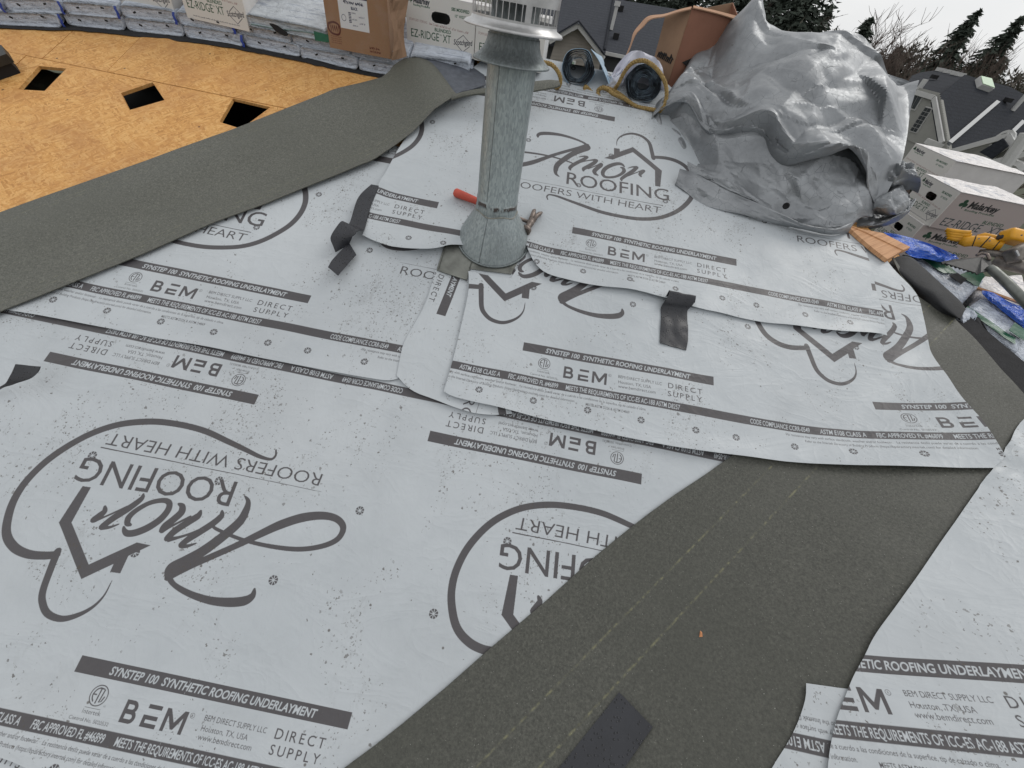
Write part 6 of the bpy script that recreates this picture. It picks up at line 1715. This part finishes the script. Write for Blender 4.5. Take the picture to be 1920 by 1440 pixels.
def mat_shingle(name, col):
    mm, nt, b = new_mat(name); p = pos(nt)
    n = nz(nt, p, 9, 5, .75); n2 = nz(nt, mapping(nt, p, (3, 3, 12)), 1.0, 3)
    c = mix(nt, tuple(x * .72 for x in col), tuple(x * 1.3 for x in col), ramp(nt, n, (.3, 0.0), (.7, 1.0)))
    row = N(nt, 'ShaderNodeTexWave', 'Fac', {'bands_direction': 'Z'}, Vector=p, Scale=3.2)
    c = mix(nt, c, tuple(x * .7 for x in col), mth(nt, 'MULTIPLY', ramp(nt, row, (.0, 1.0), (.25, 0.0)), .6))
    setin(nt, b.inputs['Base Color'], c); b.inputs['Roughness'].default_value = .95; b.inputs['Specular IOR Level'].default_value = .15
    setin(nt, b.inputs['Normal'], bump(nt, n, .4, .02)); return mm
M_SHG = mat_shingle('grey_roof_shingles', (.050, .054, .064)); M_SHB = mat_shingle('slate_roof_shingles', (.027, .030, .037))
M_FASC = simple('pale_fascia_paint', (.46, .46, .45), .6, 0, .08, 3)
M_GLASS = simple('dark_window_glass', (.03, .035, .042), .12, 0, .2, 2, spec=.6)
M_GLASSP = simple('pale_window_glass', (.26, .33, .27), .15, 0, .2, 4)
def mat_lap(name, col, pitch_=.11):
    mm, nt, b = new_mat(name); p = pos(nt); n = nz(nt, p, 3, 4)
    c = mix(nt, tuple(x * .8 for x in col), tuple(x * 1.12 for x in col), n)
    setin(nt, b.inputs['Base Color'], c); b.inputs['Roughness'].default_value = .75; return mm
M_BEIGE = mat_lap('beige_siding', (.27, .245, .215)); M_GREYS = mat_lap('grey_siding', (.25, .25, .23)); M_DKS = mat_lap('shaded_siding', (.05, .052, .055))  # last one: shade under the eave and in the porch put into the colour

class Plane3:
    """a real plane in the world; .at(px,py) is where a sight line meets it"""
    def __init__(s, a, b, c): s.a = a; s.n = (b - a).cross(c - a).normalized()
    def at(s, px, py):
        f = G['lens'] / 36 * 1920
        d = CR @ Vector(((px - 960) / f, -(py - 720) / f, -1))
        return CL + d * ((s.a - CL).dot(s.n) / d.dot(s.n))
    def face_n(s):
        return s.n if s.n.dot(CL - s.a) > 0 else -s.n
def vert_plane(a, b): return Plane3(a, b, a + Vector((0, 0, 1)))
def slab_on(pl, pts, th=.12, out=0.0):
    n = pl.face_n(); P = [pl.at(*p) + n * out for p in pts]; m = MB()
    Q = [p - n * th for p in P]; k = len(P)
    a_ = P[0]; nn_ = Vector()
    for i in range(k): nn_ += (P[i] - a_).cross(P[(i + 1) % k] - a_)
    fl_ = nn_.dot(n) < 0
    m.face(P if not fl_ else list(reversed(P))); m.face(list(reversed(Q)) if not fl_ else Q)
    for i in range(k):
        j = (i + 1) % k; f_ = [P[j], P[i], Q[i], Q[j]]; m.face(f_ if not fl_ else list(reversed(f_)))
    return m
def beam(a, b, w, h, m=None):
    m = m or MB(); d = (b - a); L = d.length; z = Vector((0, 0, 1)); d.normalize(); s_ = d.cross(z).normalized(); u = s_.cross(d)
    rot = Matrix((d, s_, u)).transposed(); m.box((a + b) / 2, (L, w, h), rot); return m
def siding_boards(parent, pl, quad, n, mat, name='siding_board'):
    """lapped boards between quad[0]-quad[1] (top) and quad[3]-quad[2] (bottom)"""
    nn_ = pl.face_n()
    a, b, c, d = [pl.at(*q) for q in quad]
    for k in range(n):
        t0, t1 = k / n, (k + 1) / n
        p, q, r_, s_ = a * (1 - t0) + d * t0, b * (1 - t0) + c * t0, b * (1 - t1) + c * t1, a * (1 - t1) + d * t1
        m = MB(); m.face([p + nn_ * .012, s_ + nn_ * .035, r_ + nn_ * .035, q + nn_ * .012]); m.face([s_ + nn_ * .035, s_ , r_, r_ + nn_ * .035])
        m.build(name, mat, parent)

# --- house behind the vent pipe
DC = 27.0
hc = thing('house', 'grey-roofed house with a small beige gable just behind the vent pipe', 'house', Vector((far(1150, 100, DC).x, far(1150, 100, DC).y, ZG)))
e0, e1 = far(1040, 80, DC), far(1240, 119, DC); e1.z = e0.z
ridge = far(1171, 1, DC + 7)
PR = Plane3(e0, e1, ridge)
slab_on(PR, [(930, 60), (960, -120), (1150, -30), (1171, 1), (1268, 17), (1330, 55), (1330, 140), (1240, 119), (1133, 97), (1040, 79)], .2).build('roof', M_SHG, hc)
WC = vert_plane(far(1040, 80, DC + .45), Vector((e1.x, e1.y, e0.z)) + (e0 - CL).normalized() * .45)
slab_on(WC, [(900, 55), (1040, 82), (1133, 99), (1240, 121), (1330, 140), (1330, 420), (900, 420)], .2).build('wall', M_DKS, hc)
gw = vert_plane(far(1035, 77, DC - 1.0), far(1130, 108, DC - 1.0))
slab_on(gw, [(1085, 53), (1127, 106), (1112, 200), (1010, 180), (1041, 78)], .5).build('gable_wall', M_BEIGE, hc)
for k in range(9):
    t = k / 9; y0_, y1_ = 60 + 60 * t, 60 + 60 * (t + 1 / 9)
    def xl(y): return max(1041 - (y - 78) * .2, 1085 - (y - 50) * 1.62) if y < 80 else 1041 - (y - 78) * .25
    def xr(y): return min(1127 - (y - 106) * .2, 1085 + (y - 50) * .78)
    n_ = gw.face_n(); sl = .2
    P = [gw.at(xl(y0_) + 1, y0_ - 3), gw.at(xr(y0_) - 1, y0_ + 5), gw.at(xr(y1_) - 1, y1_ + 5), gw.at(xl(y1_) + 1, y1_ - 3)]
    m = MB(); m.face([P[0] + n_ * .01, P[3] + n_ * .04, P[2] + n_ * .04, P[1] + n_ * .01]); m.build('siding_board', M_BEIGE, hc)
n_ = gw.face_n() * .25
for a, b in (((1084, 47), (1031, 78)), ((1084, 47), (1132, 109))):
    m = beam(gw.at(*a) + n_, gw.at(*b) + n_, .5, .16); m.build('fascia_board', M_FASC, hc)
    up_ = Vector((0, 0, .16)); m = beam(gw.at(*a) + n_ * .4 + up_, gw.at(*b) + n_ * .4 + up_, 1.1, .05); m.build('gable_roof', M_SHB, hc)
m = beam(e0 * .52 + e1 * .48, e1 * 1.25 - e0 * .25, .12, .14); m.build('gutter', M_FASC, hc)
m = MB(); m.tube([PR.at(1146, 56), PR.at(1146, 56) + Vector((0, 0, 1.05))], .09, 10); m.tube([PR.at(1146, 56) + Vector((0, 0, .95)), PR.at(1146, 56) + Vector((0, 0, 1.15))], .16, 10); m.build('flue', M_FASC, hc)
m = MB(); a = PR.at(1133, 95); b = PR.at(1150, 0); n_ = PR.face_n(); m.tube([a + n_ * .03, b + n_ * .03], .07, 6); m.build('roof_hip', M_SHB, hc)
for p in ((1163, 20), (1154, 72)):
    m = MB(); m.box(PR.at(*p) + PR.face_n() * .1, (.3, .3, .25)); m.build('roof_vent', M_DARK, hc)
m = slab_on(gw, [(1062, 111), (1080, 114), (1077, 134), (1060, 131)], .06, .06); m.build('window_frame', simple('white_window_frame', (.62, .63, .60), .5), hc)
m = slab_on(gw, [(1065, 114), (1077, 116), (1075, 130), (1063, 128)], .02, .08); m.build('window_pane', M_GLASSP, hc)

# --- slate-roofed house on the right
DR = 26.0
hr = thing('house', 'slate-roofed house with a pale green skylight at the upper right, beyond the cartons', 'house', Vector((far(1780, 300, DR).x, far(1780, 300, DR).y, ZG)))
ea, eb = far(1720, 174, DR - .5), far(1756, 184, DR - 1.5)
z6 = lambda x, y: (1660 + x / 6, 120 + y / 6)
W1 = vert_plane(ea, eb)
slab_on(W1, [z6(60, 250), z6(362, 322), z6(568, 388), z6(655, 900), z6(720, 1300), z6(-60, 1100)], .3).build('wall', M_GREYS, hr)
hipT = far(1809, 140, DR + 6)
PLf = Plane3(ea, eb, hipT)
slab_on(PLf, [z6(200, 285), z6(300, 130), z6(390, 95), z6(640, 60), z6(900, 118), z6(578, 388), z6(362, 318)], .15).build('roof', M_SHB, hr)
rb = W1.at(*z6(668, 895))
PM = Plane3(eb, rb, far(1893, 163, DR + 4))
slab_on(PM, [z6(575, 385), z6(895, 118), z6(1000, 150), z6(1400, 255), z6(1640, 380), z6(1640, 900), z6(1440, 830), z6(770, 1010), z6(668, 900)], .18).build('roof', M_SHB, hr)
nM = PM.face_n(); nW = W1.face_n()
for a, b, s_ in ((z6(362, 322), z6(568, 384), W1), (z6(572, 390), z6(662, 893), W1)):
    beam(s_.at(*a) + nW * .08, s_.at(*b) + nW * .08, .06, .15).build('fascia_board', M_FASC, hr)
beam(W1.at(*z6(610, 893)) + nW * .5, PM.at(*z6(775, 965)) + nW * .3, .2, .16).build('gutter', M_FASC, hr)
for a, b in ((z6(700, 905), z6(1245, 440)), (z6(1415, 772), z6(1530, 660))):
    m = MB(); m.tube([PM.at(*a) + nM * .02, PM.at(*b) + nM * .02], .10, 4); m.build('valley_flashing', simple('dull_valley_metal', (.20, .21, .22), .5, .3), hr)
# lap joints of the wall boards
for k in range(26):
    y = 400 + 25 * k
    xa, xb = max(60, 330 - .55 * (y - 330)), min(568 + .17 * (y - 388), 650)
    p, q = W1.at(*z6(xa, y - (330 - 0) * 0)), W1.at(*z6(xb, y))
    p = Vector((p.x, p.y, q.z)); m = MB(); dz_ = Vector((0, 0, .20))
    m.face([p + nW * .03, q + nW * .03, q + dz_ + nW * .01, p + dz_ + nW * .01]); m.face([p + nW * .03, p, q, q + nW * .03]); m.build('siding_board', M_GREYS, hr)
def window(parent, pl, quad, nu, nv, fr=M_FASC, gl=M_GLASS):
    n_ = pl.face_n(); q = [pl.at(*p) for p in quad]
    fm = MB(); c = sum(q, Vector()) / 4
    fo = [c + (p - c) * 1.06 for p in q]
    fm.face([p + n_ * .06 for p in fo]); 
    for i in range(4): fm.face([fo[(i + 1) % 4] + n_ * .06, fo[i] + n_ * .06, fo[i], fo[(i + 1) % 4]])
    w = fm.build('window', fr, parent)
    def P(u, v): return q[0] * (1 - u) * (1 - v) + q[1] * u * (1 - v) + q[2] * u * v + q[3] * (1 - u) * v
    for i in range(nu):
        for j in range(nv):
            g_ = .06; u0, u1, v0, v1 = (i + g_) / nu, (i + 1 - g_) / nu, (j + g_) / nv, (j + 1 - g_) / nv
            m = MB(); m.face([P(u0, v0) + n_ * .075, P(u1, v0) + n_ * .075, P(u1, v1) + n_ * .075, P(u0, v1) + n_ * .075]); m.build('pane', gl, w)
window(hr, W1, [z6(470, 487), z6(543, 507), z6(365, 775), z6(293, 752)], 2, 6)
window(hr, W1, [z6(352, 338), z6(440, 362), z6(345, 522), z6(268, 500)], 2, 1)
window(hr, W1, [z6(125, 735), z6(190, 752), z6(165, 800), z6(100, 780)], 1, 1)
sk = slab_on(PM, [z6(1005, 178), z6(1130, 208), z6(1165, 320), z6(1028, 272)], .2, .16); sk.build('skylight', M_FASC, hr)
slab_on(PM, [z6(1010, 183), z6(1128, 211), z6(1160, 314), z6(1031, 268)], .02, .19).build('skylight_pane', simple('pale_green_skylight', (.50, .66, .46), .3), hr)
for p in ((612, 82), (700, 103), (782, 124), (832, 136)):
    m = MB(); m.box(PLf.at(*z6(*p)) + Vector((0, 0, .06)), (.3, .3, .14)); m.build('roof_vent', M_FASC, hr)
for p in ((525, 182), (1350, 445)):
    pl_ = PLf if p[0] < 600 else PM
    m = MB(); m.box(pl_.at(*z6(*p)) + Vector((0, 0, .12)), (.22, .22, .14)); m.build('roof_vent', M_DARK, hr)
b_ = PM.at(*z6(1430, 525)); m = MB(); m.tube([b_, b_ + Vector((0, 0, 1.05))], .08, 8); m.tube([b_ + Vector((0, 0, .95)), b_ + Vector((0, 0, 1.15))], .17, 8); m.build('flue', M_FASC, hr)
b_ = PLf.at(*z6(372, 290)); m = MB(); m.tube([b_, b_ + Vector((0, 0, .35))], .1, 8); m.build('flue', M_FASC, hr)
# lower front gable and porch, a step nearer
ga, gb_ = far(1783, 287, DR - 3.2), far(1897, 257, DR - 4.2)
gz = Vector((gb_.x, gb_.y, ga.z))
W2 = vert_plane(ga, Vector((far(1870, 302, DR - 4.4).x, far(1870, 302, DR - 4.4).y, 0)))
n2_ = W2.face_n()
slab_on(W2, [z6(760, 1000), z6(1425, 825), z6(1500, 930), z6(1280, 1110), z6(1140, 1060), z6(880, 990)], .3).build('gable_wall', M_GREYS, hr)
for a, b in ((z6(745, 1005), z6(1430, 818)), (z6(1430, 818), z6(1490, 935))):
    beam(W2.at(*a) + n2_ * .15, W2.at(*b) + n2_ * .15, .08, .17).build('fascia_board', M_FASC, hr)
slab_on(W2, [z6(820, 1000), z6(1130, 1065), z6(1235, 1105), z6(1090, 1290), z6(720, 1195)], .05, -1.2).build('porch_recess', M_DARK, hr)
slab_on(W2, [z6(1235, 1105), z6(1330, 1105), z6(1230, 1330), z6(1090, 1290)], .3, .02).build('porch_pier', M_GREYS, hr)
slab_on(W2, [z6(1140, 1060), z6(1260, 1115), z6(1290, 1075), z6(1150, 1010)], .5, .05).build('gutter_end', M_FASC, hr)
for x in (880, 960, 1010):
    slab_on(W2, [z6(x, 1020), z6(x + 22, 1025), z6(x - 20, 1215), z6(x - 45, 1210)], .05, -1.1).build('porch_post', M_DKS, hr)
W3 = vert_plane(far(1868, 304, DR - 5.4), far(1920, 293, DR - 5.6)); n3_ = W3.face_n()
slab_on(W3, [z6(1300, 1095), z6(1640, 1010), z6(1640, 1330), z6(1300, 1340)], .3).build('wall', M_GREYS, hr)
beam(W3.at(*z6(1255, 1112)) + n3_ * .2, W3.at(*z6(1640, 1015)) + n3_ * .2, .08, .16).build('fascia_board', M_FASC, hr)
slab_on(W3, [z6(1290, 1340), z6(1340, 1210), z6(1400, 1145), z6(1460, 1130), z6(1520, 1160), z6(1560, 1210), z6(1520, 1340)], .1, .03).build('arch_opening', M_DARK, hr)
m = MB(); m.tube([W3.at(*z6(x, y)) + n3_ * .08 for x, y in ((1330, 1220), (1395, 1140), (1460, 1122), (1525, 1150), (1575, 1210))], .13, 6); m.build('arch_trim', M_FASC, hr)
slab_on(W2, [z6(1160, 1010), z6(1430, 855), z6(1490, 940), z6(1300, 1085)], .05, .35).build('entry_roof', M_SHB, hr)
m = MB(); c = W2.at(*z6(1345, 880)); m.tube([c + n2_ * .06, c + n2_ * .12], .33, 14); m.build('round_vent', M_FASC, hr); m = MB(); m.tube([c + n2_ * .1, c + n2_ * .14], .24, 14); m.build('round_vent_hole', M_DARK, hr)
m = MB(); a = far(1926, 250, DR - 8); b = far(1862, 342, DR - 8); m.tube([a, b], .14, 8); m.build('corner_post', M_FASC, hr)

# --- trees
def mat_needles(name, c):
    mm, nt, b = new_mat(name); p = objc(nt); n = nz(nt, p, 2.4, 4, .7)
    setin(nt, b.inputs['Base Color'], ramp(nt, n, (.3, tuple(x * .5 for x in c)), (.5, c), (.72, tuple(x * 1.7 for x in c)))); b.inputs['Roughness'].default_value = .8; b.inputs['Specular IOR Level'].default_value = .2
    return mm
M_NEED = mat_needles('dark_needles', (.062, .076, .062)); M_NEED2 = mat_needles('grey_green_needles', (.080, .092, .074))
M_BARK = simple('bare_bark', (.085, .072, .062), .9, 0, .3, 6); M_TWIG = simple('brown_twigs', (.10, .075, .062), .9, 0, .3, 3)
def conifer_mesh(h, seed, mat, dens=1.0, spread=.24):
    r = np.random.default_rng(seed); V, F = [], []
    nb_ = int(210 * dens)
    for k in range(nb_):
        t = (k + r.random()) / nb_; z = h * (.10 + .90 * t); L = h * spread * (1 - t) ** .8 * r.uniform(.55, 1.2) + .12
        a = r.random() * 6.283; da = np.array((math.cos(a), math.sin(a), 0)); sa = np.array((-da[1], da[0], 0))
        ns = max(3, int(13 * dens * (L / (h * spread)) + 4))
        for s_ in range(ns):
            f = (s_ + r.random()) / ns
            c = np.array((0, 0, z)) + da * L * f + np.array((0, 0, -L * .38 * f * f + .10 * L * f)) + sa * r.normal(0, .09 * L)
            sz_ = r.uniform(.16, .42) * (1 - .35 * f) * (h / 11)
            u = da * r.uniform(.5, 1) + sa * r.normal(0, .7) + np.array((0, 0, r.normal(-.25, .3))); u /= np.linalg.norm(u)
            w = np.cross(u, r.normal(0, 1, 3)); w /= np.linalg.norm(w)
            b = len(V); V += [c - u * sz_ * .6 - w * sz_ * .3, c + u * sz_ * .9, c - u * sz_ * .4 + w * sz_ * .42]; F.append((b, b + 1, b + 2))
    m = MB(); m.add(V, F); return m
def bare_mesh(h, seed, spread=.55, depth=5, k0=3):
    r = random.Random(seed); m = MB()
    def grow(p, d, L, rad, lev):
        n = 3; pts = [p]
        for i in range(n):
            d = (d + Vector((r.gauss(0, .13), r.gauss(0, .13), .10))).normalized(); pts.append(pts[-1] + d * L / n)
        m.tube(pts, [rad * (1 - .45 * i / n) for i in range(n + 1)], 3 if lev > 1 else 5, False)
        if lev >= depth: return
        for k in range(r.randint(k0, k0 + 2)):
            i = r.randint(1, n); nd = (d + Vector((r.gauss(0, spread), r.gauss(0, spread), r.gauss(.1, .3)))).normalized()
            grow(pts[i], nd, L * r.uniform(.55, .8), max(rad * .52, .012), lev + 1)
    grow(Vector((0, 0, 0)), Vector((0, 0, 1)), h * .36, h * .012, 0)
    return m
def tree(kind, px, py, D, label, proto, h0, group, name, sx=1.0):
    """top of the crown at photo point (px,py), D metres off"""
    t_ = far(px, py, D); root = proto; c = copy_tree(proto) if proto.get('used') else proto
    proto['used'] = 1
    gz_ = ZG + .004 * max(0, math.hypot(t_.x, t_.y) - 45)
    c.location = (t_.x, t_.y, gz_); s_ = (t_.z - gz_) / h0; c.scale = (s_ * sx, s_ * sx, s_); c.rotation_euler = (0, 0, rng.uniform(0, 6.28))
    tag(c, label, 'tree', group); return c
protos = []
for i in range(3):
    root = thing('fir_tree', 'x', 'tree', (0, 0, 0)); h = 11.0
    conifer_mesh(h, 40 + i, None, (2.1, 2.4, 2.0)[i], (.30, .38, .30)[i]).build('crown', (M_NEED, M_NEED, M_NEED2)[i], root)
    m = MB(); m.tube([(0, 0, 0), (.05, 0, h * .5), (0, 0, h * .97)], [.22, .13, .02], 7); m.build('trunk', M_BARK, root); root['_w'] = [0, 0, 0]; protos.append(root)
GT = 'fir trees behind the houses'
for px, py, D, pi, lab, sx in (
    (1283, -150, 50, 0, 'dark fir rising behind the open brown carton', 1.15), (1345, -160, 46, 1, 'broad dark fir right of the open brown carton', 1.1), (1392, -90, 44, 0, 'thin dark fir just above the peak of the tarpaulin', 1.0),
    (1455, -140, 42, 1, 'tall dark fir above the left part of the tarpaulin', 1.1), (1515, -130, 46, 0, 'dark fir between two bare trees above the tarpaulin', 1.2), (1585, -150, 42, 1, 'tall ragged fir leaning into the pale sky above the middle of the tarpaulin', 1.0),
    (1634, 36, 38, 1, 'short dense fir above the right part of the tarpaulin', 1.15), (1838, 20, 42, 0, 'lone pointed fir standing clear against the sky above the slate roof', 1.0), (1916, 34, 44, 0, 'fir at the right edge of the sky', 1.05),
    (1215, -170, 52, 2, 'fir behind the grey-roofed house, left of the open carton', 1.2), (1560, 10, 50, 2, 'grey-green fir farther back in the middle of the row', 1.2), (1690, 88, 50, 2, 'low grey-green fir in the gap of the tree line', 1.3), (1790, 118, 50, 2, 'low grey-green fir left of the lone pointed one', 1.3), (1885, 110, 48, 2, 'low grey-green fir above the skylight', 1.5)):
    tree('fir', px, py, D, lab, protos[pi], 11.0, GT, 'fir_tree', sx)
bp = []
for i in range(3):
    root = thing('bare_tree', 'x', 'tree', (0, 0, 0)); mb = bare_mesh(10, 70 + i, (.55, .65, .4)[i], 5, 3)
    top_ = max(v[2] for v in mb.v); mb.build('branches', M_TWIG, root); root['_w'] = [0, 0, 0]; root['h'] = top_; bp.append(root)
GBT = 'bare trees behind the houses'
for px, py, D, pi, lab, sx in ((1535, -30, 44, 0, 'bare twiggy tree between the dark firs above the tarpaulin', 1.2), (1655, -5, 46, 1, 'wide bare tree above the right part of the tarpaulin', 1.2), (1692, 30, 44, 0, 'bare tree at the right end of the dense row', 1.1), (1765, 40, 40, 2, 'slender bare tree in the gap of the tree line', .9), (1738, 75, 42, 2, 'small bare tree left of the slender one', 1.2),
    (1890, 40, 42, 2, 'thin bare tree beside the fir at the right edge', .8), (1410, -10, 50, 1, 'bare tree showing pale twigs behind the tarpaulin peak', 1.3), (1240, -10, 48, 1, 'bare tree above the ridge of the grey-roofed house', 1.3), (1830, 95, 46, 1, 'low spreading bare tree above the slate roof', 1.4), (1915, 120, 38, 1, 'bushy bare tree at the right edge beside the slate roof', 1.3)):
    tree('bare', px, py, D, lab, bp[pi], bp[pi]['h'], GBT, 'bare_tree', sx)
# brown brush and far wood behind them, too dense to count
r = np.random.default_rng(8); V, F = [], []
for k in range(46000):
    px = r.uniform(1150, 2050); D = r.uniform(38, 62); t_ = far(px, 100, D)
    hmax = 6.9 + 1.6 * noise.noise(Vector((px * .012, D * .05, 1))) + 1.0 * noise.noise(Vector((px * .05, D * .2, 4)))
    z = ZG + r.random() ** .7 * (hmax + (D - 38) * .05); c = np.array((t_.x, t_.y, z)); s_ = r.uniform(.15, .6)
    u = np.array((r.normal(0, .5), r.normal(0, .5), r.uniform(.2, 1))); u /= np.linalg.norm(u); w = np.cross(u, r.normal(0, 1, 3)); w /= np.linalg.norm(w)
    b = len(V); V += [c - w * s_ * .16, c + u * s_ * .95, c + w * s_ * .16]; F.append((b, b + 1, b + 2))
m = MB(); m.add(V, F)
def mat_brush():
    mm, nt, b = new_mat('brown_brush'); p = pos(nt); n = nz(nt, p, .35, 4, .7)
    setin(nt, b.inputs['Base Color'], ramp(nt, n, (.3, (.035, .043, .028)), (.5, (.07, .062, .047)), (.7, (.095, .078, .066)))); b.inputs['Roughness'].default_value = .9; return mm
tag(m.build('woods', mat_brush(), None), 'brown leafless brush and far woods behind the houses', 'woods', None, 'stuff')
